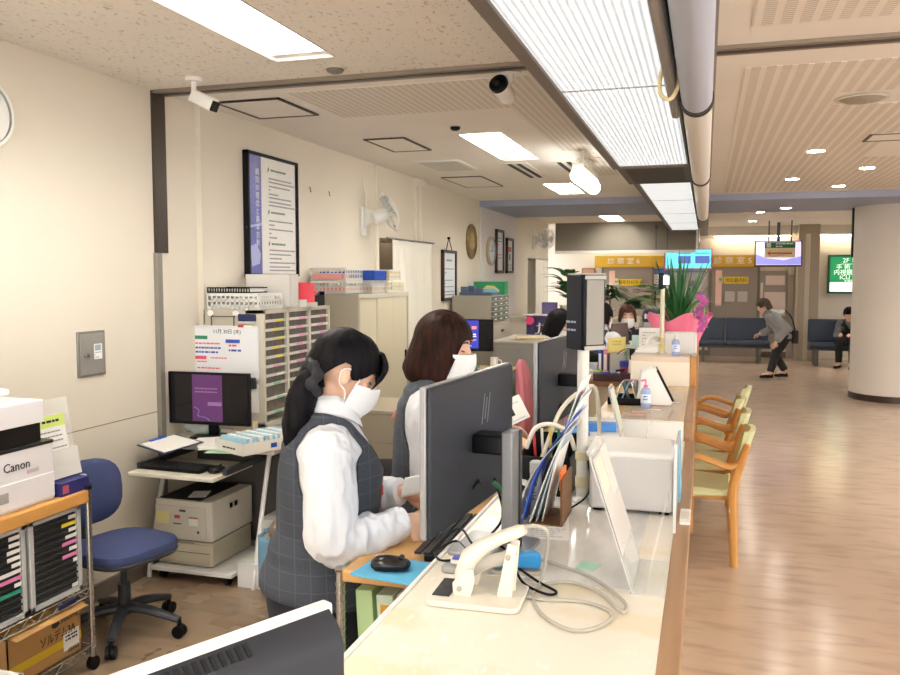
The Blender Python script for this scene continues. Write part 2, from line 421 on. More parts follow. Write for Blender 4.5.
# round column in the hall
mb = MB(); mb.lathe([(.55, .09), (.55, 2.79)], 64, M.Translation((2.55, 13.02, 0))); mb.m(1).lathe([(.56, 0), (.56, .09)], 64, M.Translation((2.55, 13.02, 0)))
struct(mb.build('column', [mat('column_paint', '#ddd6cc', .55, var=.03, scale=1.5), mat('column_base', '#3a2a22', .4)]))
mb = MB(); mb.bb(1.98, 2.06, 13.1, 13.15, 2.0, 2.79); struct(mb.build('trim_9', BLK, smooth=0))
mb = MB(); mb.bb(5.5, 5.7, 6, 19, 0, 2.79); struct(mb.build('wall_right', wallh, smooth=0))
# low back wall of the office, below the plants
mb = MB(); mb.bb(-2.9, -.35, 12.6, 12.85, 0, 1.08); mb.m(1).bb(-2.95, -.3, 12.5, 12.95, 1.08, 1.11)
struct(mb.build('wall_back_low', [wallm, mat('ledge_cream', '#cfc7b4', .5)], smooth=0))

# ------------------------------------------------------------------ lamps
TUBE = emis('tube_glow', '#fffbf4', 28)
TROUGH = mat('trough_white', '#f4f2ee', .35)
def troffer(loc, w, l, label, cat='ceiling light', grp=None):
    t = thing('ceiling_light', label, cat, loc, 0, grp)
    mb = MB()
    w -= .004; l -= .004
    mb.bb(-w/2, w/2, -l/2, l/2, .09, .1)
    for s in (-1, 1): mb.bb(s*(w/2-.004)-.004, s*(w/2-.004)+.004, -l/2, l/2, -.004, .1); mb.bb(-w/2, w/2, s*(l/2-.004)-.004, s*(l/2-.004)+.004, -.004, .1)
    mb.prism([(-.045, .09), (.045, .09), (0, .012)], l-.02, M.Translation((0, l/2-.01, 0)) @ M.Rotation(R(90), 4, 'X'))
    mb.build('reflector', TROUGH, t, smooth=0)
    for s in (-1, 1):
        mb = MB(); mb.cyl((s*w*.27, -l/2+.04, .055), (s*w*.27, l/2-.04, .055), .02, n=12); mb.build('lamp_tube', TUBE, t)
    for s in (-1, 1):
        mb = MB(); mb.bb(-w/2+.012, w/2-.012, s*(l/2-.04)-.03, s*(l/2-.04)+.03, .012, .09); mb.build('lamp_holder', TROUGH, t, smooth=0)
    return t
LB = ['twin-tube ceiling light on the speckled ceiling, nearest the camera', 'twin-tube ceiling light beyond the ceiling track, second from the camera',
      'twin-tube ceiling light just before the blue-grey beam', 'twin-tube ceiling light beyond the blue-grey beam']
for i, (x, y, w, l) in enumerate(TROF):
    troffer((x, y, 2.79), w, l, LB[i] if i < 4 else 'added twin-tube fill light overhead, out of frame', grp=None if i < 4 else 'added fill lights out of frame')  # troffers without their own label are unseen, added to brighten office and hall
# suspended lamp close to the strip
t = thing('suspended_lamp', 'white suspended lamp hanging beside the long counter light', 'lamp', (-1.03, 7.45, 0))
mb = MB(); mb.cyl((0, -.3, 2.66), (0, -.3, 2.79), .02); mb.cyl((0, .3, 2.66), (0, .3, 2.79), .02); mb.bb(-.05, .05, -.5, .5, 2.62, 2.66); mb.build('bracket', OFFW, t)
mb = MB(); mb.tube([(0, -.55, 2.56), (0, -.5, 2.56), (0, .5, 2.56), (0, .55, 2.56)], [.03, .065, .065, .03], 16); mb.build('lamp_tube', emis('lamp_glow', '#fffdf6', 6), t)
# strip lights over the counter
LENS = lens_mat('ribbed_cover')
SF = mat('strip_frame', '#6f675e', .5)
def strip(label, x0, x1, y0, y1, z, seams=(), hh=.13):
    t = thing('counter_light', label, 'strip light', ((x0+x1)/2, (y0+y1)/2, z))
    w, l = x1-x0, y1-y0
    mb = MB()
    for s in (-1, 1): mb.bb(s*w/2-(.03 if s < 0 else 0), s*w/2+(.02 if s < 0 else .012), -l/2, l/2, -.015, hh)
    for s in (-1, 1): mb.bb(-w/2-.03, w/2+.012, s*l/2-.03, s*l/2+.03, -.015, hh)
    mb.build('housing', SF, t, bevel=.003)
    mb = MB(); mb.bb(-w/2, w/2, -l/2+.03, l/2-.03, 0, .008); mb.build('ribbed_cover', LENS, t, smooth=0)
    for y in seams:
        mb = MB(); mb.bb(-w/2, w/2, y-.006-(y0+y1)/2, y+.006-(y0+y1)/2, -.004, 0); mb.build('cover_joint', mat('joint_grey', '#aab2b8', .5), t, smooth=0)
    return t
strip('long ribbed strip light over the near counter', -.62, -.14, .2, 6.06, 2.5, (3.55,))
strip('second ribbed strip light, over the far counter', -.61, -.15, 7.55, 15.5, 2.56, (9.5, 11.5, 13.5), .07)
mb = MB(); mb.bb(-.66, -.13, 6.1, 7.5, 2.53, 2.64); mb.m(1).bb(-.6, -.18, 6.2, 7.4, 2.525, 2.532)
struct(mb.build('beam', [DBR, mat('gap_dark', '#2f2c29', .6)], smooth=0))
# rolled screens hung along the hall side of the strip
ROLL = [mat('roll_blue_grey', '#b3bacb', .5), mat('roll_beige', '#e2ded6', .5)]
for i, (y0, y1, lab) in enumerate(((.5, 3.5, 'blue-grey rolled screen along the near counter light'), (3.56, 6.2, 'pale rolled screen along the counter light, second from the camera'), (6.26, 10.2, 'pale rolled screen beside the second counter light'))):
    t = thing('rolled_screen', lab, 'rolled screen', (-.05, (y0+y1)/2, 2.43))
    mb = MB(); mb.cyl((0, -(y1-y0)/2, 0), (0, (y1-y0)/2, 0), .06, n=28); mb.build('roll', ROLL[min(i, 1)], t)
    mb = MB(); mb.cyl((0, (y1-y0)/2-.004, 0), (0, (y1-y0)/2+.012, 0), .066, n=28); mb.cyl((0, -(y1-y0)/2-.012, 0), (0, -(y1-y0)/2+.004, 0), .066, n=28); mb.build('end_ring', DBR, t)
    mb = MB()
    for s in (-1, 1): mb.bb(-.012, .012, s*(y1-y0)*.4-.02, s*(y1-y0)*.4+.02, .05, .0705)
    mb.build('bracket', GRY, t)
t = thing('screen_rod', 'slim grey rod hung beside the near rolled screen', 'rod', (-.142, 2.9, 2.44))
mb = MB(); mb.rbox((0, 0, 0), (.035, 1.9, .05), .015); mb.build('rod', mat('rod_taupe', '#8d8883', .5), t, bevel=.012)
mb = MB(); mb.tube([(.02, .3, .09), (-.025, .3, .05), (-.035, .3, -.04), (0, .3, -.07), (.03, .3, -.02), (.03, .3, .09)], .008, smooth=4); mb.build('strap', mat('strap_cream', '#e2d3a2', .6), t)
# downlights in the hall
DG = emis('downlight_glow', '#fff4e6', 60)
for k, (x, y) in enumerate(((.87, 7.75), (1.49, 9.09), (.88, 9.87), (1.47, 10.78), (1.07, 12.84), (.83, 14.68), (.83, 17.0), (2.6, 15.2), (2.3, 7.6), (2.3, 4.9), (1.5, 1.4), (2.4, 2.6))):
    z = 2.705 if 11.4 < y < 13.6 else 2.79
    vis = ['nearest the camera in its row', 'right of the row, nearer of its pair', 'second in the long row over the hall', 'right of the row, farther of its pair', 'on the blue-grey beam', 'first past the blue-grey beam', 'close to the far wall']
    t = thing('downlight', 'round ceiling downlight over the hall, ' + vis[k] if k < 7 else 'round downlight added over the hall for fill, out of sight', 'downlight', (x, y, z), 0, None if k < 7 else 'added fill downlights out of sight')  # the remaining downlights are unseen extras that brighten the hall
    mb = MB(); mb.lathe([(.066, -.004), (.085, -.005), (.088, 0)], 24, cap=False); mb.build('ring', WH, t)
    mb = MB(); mb.lathe([(.066, -.006), (.066, -.001)], 24); mb.build('lamp', DG, t)
for x0, x1, lab in ((-2.6, -.9, 'warm cove lamp behind the dark hanging bulkhead'), (.15, 1.7, 'warm cove lamp above the television'), (2.25, 3.6, 'warm cove lamp over the green floor guide')):
    t = thing('cove_lamp', lab, 'cove light', ((x0+x1)/2, 18.86, 2.57))
    mb = MB(); mb.bb(-(x1-x0)/2, (x1-x0)/2, -.04, .04, .02, .05); mb.build('housing', WH, t, smooth=0)
    mb = MB(); mb.bb(-(x1-x0)/2, (x1-x0)/2, -.03, .03, 0, .02); mb.build('tube', emis('cove_glow', '#ffedc8', 12), t, smooth=0)
# ceiling vents, smoke detector
t = thing('ceiling_vent', 'round ceiling vent on the pierced hall ceiling', 'vent', (.87, 5.56, 2.785))
mb = MB(); mb.lathe([(.02, -.02), (.1, -.015), (.13, 0)], 28); mb.build('disc', mat('vent_grey', '#a09888', .5), t)
mb = MB(); mb.lathe([(.128, -.006), (.15, -.004), (.152, 0)], 28, cap=False); mb.build('rim', OFFW, t)
t = thing('smoke_detector', 'small smoke detector on the speckled ceiling beside a twin-tube light', 'smoke detector', (-1.84, 3.98, 2.79))
mb = MB(); mb.lathe([(.022, -.03), (.04, -.022), (.05, 0)], 20); mb.build('dome', mat('det_grey', '#6d665e', .4), t)
mb = MB(); mb.lathe([(.05, -.008), (.058, -.006), (.058, 0)], 20); mb.build('base', OFFW, t)
t = thing('ceiling_sensor', 'tiny dark knob on the ceiling near the second ceiling light', 'sensor', (-1.73, 5.75, 2.79))
mb = MB(); mb.lathe([(.02, -.03), (.035, -.02), (.035, 0)], 16); mb.build('knob', BLK, t); mb = MB(); mb.lathe([(.045, -.004), (.045, 0)], 16); mb.build('plate', OFFW, t)
for x, lab in ((-1.75, 'slotted air vent between the thin-rimmed hatch and the suspended lamp'), (-1.28, 'slotted air vent close behind the suspended lamp')):
    t = thing('air_vent', lab, 'vent', (x, 8.3, 2.788))
    mb = MB(); mb.bb(-.12, .12, -.6, .6, -.006, .002); mb.build('frame', ceils, t, smooth=0)
    mb = MB()
    for s in (-.05, .04): mb.bb(s-.02, s+.02, -.55, .55, -.01, -.006)
    mb.build('slot', mat('gap_dark', '#2f2c29'), t, smooth=0)
t = thing('air_vent', 'square white grille on the office ceiling between the two plain hatches', 'vent', (-2.4, 7.7, 2.788))
mb = MB(); mb.bb(-.22, .22, -.35, .35, -.01, .002); mb.build('frame', WH, t, smooth=0)
mb = MB()
for k in range(9): mb.bb(-.18, .18, -.3+k*.07, -.27+k*.07, -.013, -.01)
mb.build('grille', mat('grille_grey', '#bdb7ab'), t, smooth=0)
# security cameras
t = thing('security_camera', 'white bullet camera fixed where the dark wall post meets the ceiling', 'security camera', (-2.66, 3.95, 2.79))
mb = MB(); mb.cyl((0, 0, -.02), (0, 0, 0), .045); mb.tube([(0, 0, -.02), (.0, 0, -.09), (.03, 0, -.11)], .014); mb.build('bracket', WH, t)
T = M.Translation((.06, .0, -.125)) @ M.Rotation(R(25), 4, 'Y')
mb = MB(); mb.rbox((0, 0, 0), (.15, .075, .07), .02, T); mb.build('body', WH, t, bevel=.008)
mb = MB(); mb.box((.077, 0, -.004), (.012, .06, .056), T=T); mb.build('lens_face', BLK, t, bevel=.004)
t = thing('security_camera', 'white camera with a black lens hung near the long counter light', 'security camera', (-1.0, 4.3, 2.79))
mb = MB(); mb.cyl((0, 0, -.02), (0, 0, 0), .065); mb.tube([(0, 0, -.02), (0, 0, -.05), (-.02, -.01, -.08)], .025); mb.build('bracket', WH, t)
T = M.Translation((-.03, -.02, -.1)) @ M.Rotation(R(-15), 4, 'Z') @ M.Rotation(R(65), 4, 'X')
mb = MB(); mb.lathe([(.03, -.09), (.045, -.06), (.048, .04)], 20, T); mb.build('body', WH, t)
mb = MB(); mb.lathe([(.049, .036), (.05, .06), (.046, .066)], 24, T); mb.ball((0, 0, .06), .03, 12, T, 6); mb.build('lens_face', BLK, t)
# ------------------------------------------------------------------ wall things, left
t = thing('fuse_box', 'grey steel wall hatch with a knob on the bare cream wall', 'wall hatch', (-3.07, 3.58, 1.32))
mb = MB(); mb.bb(-.01, .012, -.1, .1, -.118, .118); mb.build('frame', mat('hatch_steel', '#8f8f8b', .4, .6), t, bevel=.003)
mb = MB(); mb.bb(.012, .016, -.088, .088, -.106, .106); d = mb.build('door', mat('hatch_door', '#a3a29c', .4, .5), t, bevel=.002)
mb = MB(); mb.cyl((.016, -.055, -.005), (.034, -.055, -.005), .013); mb.build('knob', CHR, d)
mb = MB(); mb.bb(.016, .0168, .01, .07, -.03, .05); mb.m(1).bb(.0168, .0172, .015, .06, .015, .045); lines(mb, face((.0168, .04, 0), 90), -.025, .025, [.005, -.008, -.02], .008, random.Random(1)); mb.build('sticker', [PAP, mat('sticker_blue', '#9fb0bd')], d, smooth=0)
# framed poster
t = thing('wall_poster', 'large framed poster with a blue strip and lines of print on the cream wall', 'poster', (-3.03, 5.41, 2.153))
mb = MB(); w2, h2 = .364, .43
for q in ((-w2, w2, h2-.02, h2), (-w2, w2, -h2, -h2+.02), (-w2, -w2+.02, -h2, h2), (w2-.02, w2, -h2, h2)): mb.bb(0, .045, *q)
mb.build('frame', BLK, t, bevel=.002)
T = face((.026, 0, 0), 90); rn = random.Random(3)
mb = MB(); mb.bb(.0, .025, -w2+.02, w2-.02, -h2+.02, h2-.02)
mb.m(1).bb(.025, .0256, -w2+.02, -.16, -h2+.02, h2-.02)
mb.m(2); mb.prism([(-.3, -.36), (-.2, -.34), (-.18, -.27), (-.24, -.2), (-.32, -.22)], .0005, T); mb.prism([(-.365, -.1), (-.16, -.07), (-.16, -.05), (-.365, -.085)], .0005, T)
mb.m(3)
lines(mb, T, -.06, .33, [.27, .245, .215, .19, .16, .135, .105, .08], .017, rn); lines(mb, T, -.06, .3, [-.03, -.06, -.09, -.12, -.15], .017, rn); lines(mb, T, -.06, .33, [-.24, -.27, -.3, -.33, -.36, -.385], .017, rn)
mb.m(4); lines(mb, T, -.03, .2, [.33], .022, rn); lines(mb, T, -.03, .18, [.03], .022, rn); lines(mb, T, -.03, .18, [-.195], .022, rn)
for y in (.33, .03, -.195): mb.prism([(-.07, y-.02), (-.05, y-.005), (-.05, y+.02), (-.068, y+.01)], .0006, T)
mb.build('sheet', [PAP, mat('poster_blue', '#4a56b8', .3, var=.35, scale=4), mat('poster_pale', '#a9b4e6', .4), mat('print_grey', '#8b8d90', .7), mat('print_green', '#3c7a55', .7)], t, smooth=0)
txt('病\n院\nの\n理\n念\nと\n基\n本\n方\n針', .052, mat('poster_letter', '#e4e8f7', .5), t, face((.0262, -.215, .05), 90), spacing=1.05)
mb = MB(); mb.bb(.032, .034, -w2+.02, w2-.02, -h2+.02, h2-.02); mb.build('pane', mat('poster_glass', '#ffffff', .05, alpha=.06), t, smooth=0)
for y, lab in ((6.04, 'tiny brass hook on the wall just past the large poster'), (6.39, 'second tiny brass hook, between the first hook and the wall fan')):
    mb = MB(); mb.tube([(0, 0, .02), (.012, 0, .015), (.012, 0, -.01), (.012, .018, -.014)], .004); o = mb.build('wall_hook', mat('brass', '#8a7a4a', .3, .8)); o.location = (-3.03, y, 2.41); tag(o, lab, 'hook')
t = thing('wall_clock', 'white rim of a round wall clock at the picture edge on the bare wall', 'clock', (-3.07, 2.94, 2.44))
T = M.Rotation(R(90), 4, 'Y')
mb = MB(); mb.lathe([(.15, 0), (.16, .03), (.15, .045), (.135, .045)], 40, T, cap=False); mb.build('rim', WH, t)
mb = MB(); mb.lathe([(.136, 0), (.136, .03)], 40, T); mb.build('dial', PAP, t)
mb = MB(); mb.box((.033, 0, .035), (.002, .006, .08)); mb.box((.033, .025, 0), (.002, .06, .006)); mb.build('hands', BLK, t, smooth=0)
# wall fans
def wall_fan(label, loc, yaw, tilt, wr=1):
    t = thing('wall_fan', label, 'fan', loc)
    mb = MB(); mb.bb(0, .03, -.055, .055, -.13, .13); mb.prism([(.03, .12), (.16, .07), (.16, .03), (.03, -.06)], .03, M.Translation((0, .015, 0)) @ M.Rotation(R(90), 4, 'X')); mb.build('bracket', WH, t, bevel=.008)
    T = M.Translation((.2, .03, .06)) @ M.Rotation(R(yaw), 4, 'Z') @ M.Rotation(R(90+tilt), 4, 'Y')
    mb = MB(); mb.lathe([(.03, -.12), (.06, -.1), (.065, -.02), (.05, .03)], 24, T); mb.build('motor', WH, t)
    mb = MB()
    for k in range(20):
        a = 2*pi*k/20
        mb.tube([T @ V((r*cos(a), r*sin(a), z)) for r, z in ((.03, .03), (.13, .03), (.185, .065), (.13, .1), (.04, .11))], .0022*wr, 5)
    for r, z in ((.185, .065), (.13, .1), (.13, .03), (.07, .107)):
        mb.tube([T @ V((r*cos(2*pi*k/40), r*sin(2*pi*k/40), z)) for k in range(41)], .005*wr if r > .18 else .0025*wr, 6)
    mb.build('cage', mat('fan_wire', '#dfdcd4', .35), t)
    mb = MB(); mb.lathe([(.035, .03), (.035, .105), (.02, .115)], 20, T); mb.build('hub', OFFW, t)
    for k in range(4):
        mb = MB()
        def bl(u, v, k=k): r = .03 + .13*u; a = pi/2*k + (v-.5)*1.1*(.5+u*.5); return V((r*cos(a), r*sin(a), .06 + (v-.5)*.035))
        mb.grid(bl, 6, 5, T); mb.build('blade', mat('fan_blade', '#c9d3d6', .25, alpha=.75), t, solid=.003)
    mb = MB(); mb.tube([(.04, .02, .1), (.03, .02, .25), (.01, .02, .4)], .006); mb.build('cord', WH, t)
    return t
wall_fan('white wall fan above the trays on the grey cabinet', (-3.03, 7.1, 2.23), 38, -22)
wall_fan('distant white wall fan above the far curtain', (-3.07, 15.2, 2.36), -45, 0, 1.8)
# curtains
def curtain(name, label, y0, y1, z0, z1, x, folds):
    t = thing(name, label, 'curtain', (x, (y0+y1)/2, z1))
    L = y1-y0; mb = MB()
    def fn(u, v): a = folds*2*pi*u; k = .35+.65*v; return V((.034*k*sin(a)+.01*sin(a*.37+1), -L/2+L*u+.012*cos(a)*k, -(z1-z0)*v))
    mb.grid(fn, folds*10, 14); mb.build('cloth', mat('curtain_white', '#f3f0e4', .85, alpha=.97), t, solid=.002)
    mb = MB(); mb.cyl((0, -L/2-.12, .012), (0, L/2+.08, .012), .009, n=10); mb.build('rail', ALU, t)
    return t
curtain('window_curtain', 'white curtain across the opening behind the grey cabinet', 7.72, 8.98, .72, 2.09, -2.98, 9)
curtain('door_curtain', 'white curtain hanging in the far doorway beside the dark bulkhead', 15.2, 16.5, .66, 2.05, -3.03, 8)
# framed things further along the wall
def framed(name, label, cat, y, z, w, h, x, rims, inner, art):
    t = thing(name, label, cat, (x, y, z))
    mb = MB()
    for q in ((-w/2, w/2, h/2-rims, h/2), (-w/2, w/2, -h/2, -h/2+rims), (-w/2, -w/2+rims, -h/2, h/2), (w/2-rims, w/2, -h/2, h/2)): mb.bb(0, .04, *q)
    mb.build('frame', mat('dark_wood_frame', '#3c2420', .4), t, bevel=.002)
    mb = MB(); mb.bb(0, .02, -w/2+rims, w/2-rims, -h/2+rims, h/2-rims); art(mb, face((.0205, 0, 0), 90)); mb.build('sheet', inner, t, smooth=0)
    return t
rn = random.Random(8)
inn = [mat('pale_sheet', '#dfe6ea', .6), mat('print_grey', '#8b8d90'), mat('print_red', '#c4553c'), mat('print_green', '#3c7a55')]
def artA(mb, T): mb.m(1); lines(mb, T, -.12, .12, [.19, .18], .02, rn); lines(mb, T, -.2, .2, [.08, .03, -.06, -.1, -.14, -.2, -.24], .018, rn)
t = framed('hanging_certificate', 'dark-framed certificate hung from a cord on the cream wall', 'picture frame', 9.88, 1.74, .56, .62, -3.07, .035, inn, artA)
mb = MB(); mb.tube([(.02, -.12, .31), (.015, 0, .46), (.02, .12, .31)], .005); mb.build('cord', BLK, t)
mb = MB(); mb.cyl((0, 0, .46), (.03, 0, .46), .015); mb.build('nail', BLK, t)
def artB(mb, T): mb.m(1); lines(mb, T, -.12, .12, [.2, .15, .1], .02, rn); mb.m(2); lines(mb, T, -.12, .12, [-.05, -.1], .025, rn)
framed('narrow_frame', 'tall narrow dark frame beside the round pale-blue clock', 'picture frame', 12.42, 2.11, .46, .66, -3.045, .04, inn, artB)
def artC(mb, T): mb.m(2).box((0, .1, .001), (.2, .08, .002), T=T); mb.m(3).box((0, -.02, .001), (.08, .1, .002), T=T); mb.m(1); lines(mb, T, -.12, .12, [.2, -.15, -.2], .02, rn)
framed('small_frame', 'smaller dark frame, last before the far doorway', 'picture frame', 13.1, 2.06, .44, .56, -3.045, .04, inn, artC)
t = thing('round_plaque', 'round bronze plaque on the wall beyond the certificate', 'plaque', (-3.07, 10.93, 2.2)); T = M.Rotation(R(90), 4, 'Y')
mb = MB(); mb.lathe([(.235, 0), (.24, .02), (.22, .035), (.2, .03), (.19, .02)], 40, T); mb.build('disc', mat('bronze', '#8b7748', .45, .6, var=.4, scale=14), t)
mb = MB(); mb.ball((.02, 0, .01), (.02, .1, .13), 20); mb.ball((.02, 0, -.05), (.018, .13, .06), 20); mb.build('relief', mat('bronze_light', '#b8a36e', .5, .5), t)
t = thing('round_clock', 'round pale-blue wall clock on the pale pillar', 'clock', (-3.045, 11.85, 2.1))
mb = MB(); mb.lathe([(.2, 0), (.21, .04), (.2, .055), (.185, .055)], 40, T, cap=False); mb.build('rim', mat('clock_rim', '#b9a98c', .4), t)
mb = MB(); mb.lathe([(.187, 0), (.187, .04)], 40, T); mb.m(1)
for k in range(12): mb.box((.041, .16*sin(k*pi/6), .16*cos(k*pi/6)), (.003, .012, .012))
mb.build('dial', [mat('dial_blue', '#d3e2ea', .4), BLK], t)
mb = MB(); mb.box((.043, .03, .04), (.003, .01, .11), T=None); mb.box((.043, -.04, .0), (.003, .13, .01)); mb.build('hands', BLK, t, smooth=0)

# ------------------------------------------------------------------ wire rack with the printer
def rack_post(mb, x, y, h, r=.0125):
    mb.cyl((x, y, .06), (x, y, h), r, n=14)
    z = .1
    while z < h-.02: mb.cyl((x, y, z), (x, y, z+.004), r+.002, n=14); z += .025
t = thing('wire_rack', 'chrome wire rack with a wooden top against the bare cream wall', 'shelf rack', (-2.79, 2.42, 0))
mb = MB(); mb.bb(-.24, .26, -.55, .5, .745, .805); mb.build('wooden_top', wood_mat('pine_top', '#d9a45c', '#c68c44', 14), t, bevel=.008)
for x, y in ((.25, .5), (-.24, .5), (.25, -.55), (-.24, -.55)):
    mb = MB(); rack_post(mb, x, y, .81); mb.m(1).cyl((x, y, .805), (x, y, .822), .018); mb.build('post', [CHR, BLK], t)
    mb = MB(); mb.cyl((x-.012, y, .03), (x+.012, y, .03), .03, n=18); mb.cyl((x, y, .045), (x, y, .07), .012); mb.build('caster', BLK, t)
for z in (.37, .11):
    mb = MB()
    for x in (-.24, .25):
        mb.cyl((x, -.55, z), (x, .5, z), .004, n=8); mb.cyl((x, -.55, z-.035), (x, .5, z-.035), .004, n=8)
        n = 24
        mb.tube([(x, -.55+1.05*i/n, z-.035*(i % 2)) for i in range(n+1)], .003, 6)
    for y in (-.55, .5):
        mb.cyl((-.24, y, z), (.25, y, z), .004, n=8); mb.cyl((-.24, y, z-.035), (.25, y, z-.035), .004, n=8)
    for i in range(1, 40): y = -.55+1.05*i/40; mb.cyl((-.24, y, z), (.25, y, z), .0022, n=6)
    mb.build('wire_shelf', CHR, t)
mb = MB(); mb.bb(.255, .262, .3, .4, .34, .363); mb.build('badge', NAVY, t, bevel=.002)
# two drawer units standing on the wire shelf
def drawers(label, y0, y1, tabs):
    t = thing('drawer_unit', label, 'drawer unit', (-2.79, (y0+y1)/2, .3745))
    w = y1-y0; mb = MB()
    for q in ((-.22, .24, -w/2, -w/2+.022, 0, .37), (-.22, .24, w/2-.022, w/2, 0, .37), (-.22, .24, -w/2, w/2, .35, .37), (-.22, .24, -w/2, w/2, 0, .022), (-.22, -.2, -w/2, w/2, 0, .37)): mb.bb(*q)
    mb.build('case', mat('unit_silver', '#c4c6c6', .35), t, bevel=.002)
    for k in range(12):
        z = .026 + k*.027
        mb = MB(); mb.bb(-.19, .232, -w/2+.024, w/2-.024, z, z+.022); mb.bb(.232, .24, -w/2+.024, w/2-.024, z, z+.009)
        d = mb.build('drawer', mat('drawer_black', '#2b2d2f', .35), t, bevel=.002)
        if k in tabs:
            mb = MB(); mb.bb(.24, .242, w/2-.024-tabs[k][1], w/2-.03, z+.003, z+.018); mb.build('label_tab', tabs[k][0], d, smooth=0)
WT = PAP; PT = mat('tab_pink', '#e98ac0', .6); GT = mat('tab_green', '#2f9b7f', .6); YT = mat('tab_yellow', '#f0dc3a', .6)
drawers('black drawer unit on the wire rack, the one with a yellow tab', 2.6, 2.885, {11: (WT, .05), 10: (YT, .09), 9: (WT, .05), 8: (WT, .07), 7: (PT, .09), 6: (WT, .05), 5: (PT, .09), 4: (WT, .03), 0: (WT, .04)})
drawers('black drawer unit on the wire rack, the one with a green tab', 2.29, 2.58, {11: (WT, .06), 10: (WT, .06), 9: (WT, .07), 8: (WT, .07), 7: (WT, .05), 6: (WT, .11), 5: (PT, .11), 4: (WT, .04), 3: (GT, .11)})
# multifunction printer
t = thing('office_printer', 'white multifunction printer with a black output slot on the wooden rack top', 'printer', (-2.79, 2.41, .806))
PW = mat('printer_white', '#efedf0', .4)
mb = MB(); mb.rbox((0, .06, .12), (.46, .58, .24), .02); mb.bb(-.225, .225, -.2, .3, .23, .24); mb.build('body', PW, t, bevel=.006)
mb = MB(); mb.rbox((0, .055, .24), (.465, .6, .012), .02); mb.bb(-.22, .2, -.22, .31, .246, .33); mb.build('output_slot', mat('slot_black', '#101014', .3), t, bevel=.003)
mb = MB(); mb.bb(.228, .234, -.22, .34, .01, .115); d = mb.build('paper_cassette', PW, t, bevel=.004)
mb = MB(); mb.bb(.232, .238, -.16, .1, .045, .085); mb.build('grip', mat('grip_grey', '#a9a7a4', .5), d, bevel=.01)
mb = MB(); mb.rbox((0, .03, .375), (.48, .54, .09), .02); mb.bb(-.22, .235, -.22, .29, .33, .335); mb.build('scanner_unit', PW, t, bevel=.008)
mb = MB(); mb.rbox((-.02, -.04, .445), (.4, .36, .05), .02); mb.prism([(-.2, .45), (.2, .45), (.2, .475), (-.2, .5)], .4, M.Translation((-.02, .18, 0)) @ M.Rotation(R(90), 4, 'X')); mb.build('document_feeder', PW, t, bevel=.006)
mb = MB(); mb.bb(.238, .243, -.25, -.06, .36, .395); mb.build('control_panel', mat('panel_grey', '#9a9b9c', .4), t, bevel=.003)
txt('Canon', .05, mat('logo_black', '#1c1c20', .5), t, face((.2315, .15, .175), 90))
mb = MB(); mb.bb(.2305, .2315, .2, .26, .135, .15); mb.build('nameplate', mat('plate_pink', '#d9c5c6', .5), t, smooth=0)
# tissue box, flyer holder
t = thing('tissue_box', 'navy tissue box under the flyer stand on the rack top', 'tissue box', (-2.6, 2.85, .806))
mb = MB(); mb.bb(-.06, .06, -.08, .08, 0, .055); mb.m(1).bb(.06, .0605, -.075, -.04, .01, .045); mb.build('carton', [mat('tissue_navy', '#262a6e', .5, var=.3, scale=20), mat('tissue_red', '#c0566c')], t, bevel=.002)
mb = MB(); mb.tube([(0, .085, .02), (.01, .1, .05), (.0, .105, .0)], [.012, .02, .005], flat=.3); mb.build('tissue', PAP, t)
t = thing('flyer_stand', 'clear flyer stand with a green-topped leaflet beside the printer', 'leaflet holder', (-2.63, 2.87, .862), 0)
T = M.Translation((0, 0, 0)) @ M.Rotation(R(-10), 4, 'Y')
mb = MB(); mb.box((0, 0, .17), (.003, .21, .34), T=T); mb.build('back_sheet', CLR, t, smooth=0)
mb = MB(); mb.box((.01, -.02, .135), (.0015, .16, .27), T=T); mb.m(1).box((.011, -.02, .245), (.0008, .16, .05), T=T)
mb.m(2); TT = T @ face((.0116, -.02, .13), 90); lines(mb, TT, -.05, .05, [.115], .016, rn)
mb.m(3); lines(mb, TT, -.07, .07, [.07, .05, .03, 0, -.02, -.04, -.06, -.09], .009, rn); mb.build('leaflet', [PAP, mat('leaflet_green', '#d3e67c'), INK, mat('print_grey', '#8b8d90')], t, smooth=0)
mb = MB(); mb.box((.03, 0, .06), (.003, .17, .12), T=T); mb.box((.017, -.085, .06), (.03, .002, .12), T=T); mb.box((.017, .085, .06), (.03, .002, .12), T=T); mb.box((.017, 0, .001), (.03, .17, .002), T=T); mb.build('pocket', MILK, t, smooth=0)
# cardboard box on the bottom shelf
CB = mat('cardboard', '#b48a53', .8, var=.08, scale=5)
t = thing('cardboard_box', 'opened brown cardboard carton with katakana print on the bottom rack shelf', 'cardboard box', (-2.75, 2.7, .115))
mb = MB(); w2 = .165
for q in ((-.2, .2, -.23, -.225, 0, .2), (-.2, .2, w2-.005, w2, 0, .2), (-.2, -.195, -.23, w2, 0, .2), (.195, .2, -.23, w2, 0, .2), (-.2, .2, -.23, w2, 0, .005)): mb.bb(*q)
mb.build('carton', CB, t, smooth=0)
mb = MB(); mb.box((.1, -.03, .225), (.2, .385, .004), T=M.Translation((0, 0, .02)) @ M.Rotation(R(12), 4, 'Y')); mb.build('flap', CB, t, smooth=0)
mb = MB(); mb.box((0, .12, .215), (.38, .12, .004), T=M.Rotation(R(-8), 4, 'X')); mb.build('flap', CB, t, smooth=0)
mb = MB(); mb.bb(.2, .2006, -.225, w2, .05, .085); mb.m(1).bb(.2006, .2012, .06, .15, .03, .11); mb.m(2); lines(mb, face((.2013, .105, 0), 90), -.035, .035, [.09, .075], .012, rn)
for k in range(14): mb.box((.2013, .088+k*.0045, .028), (.0004, .002 if k % 3 else .003, .018))
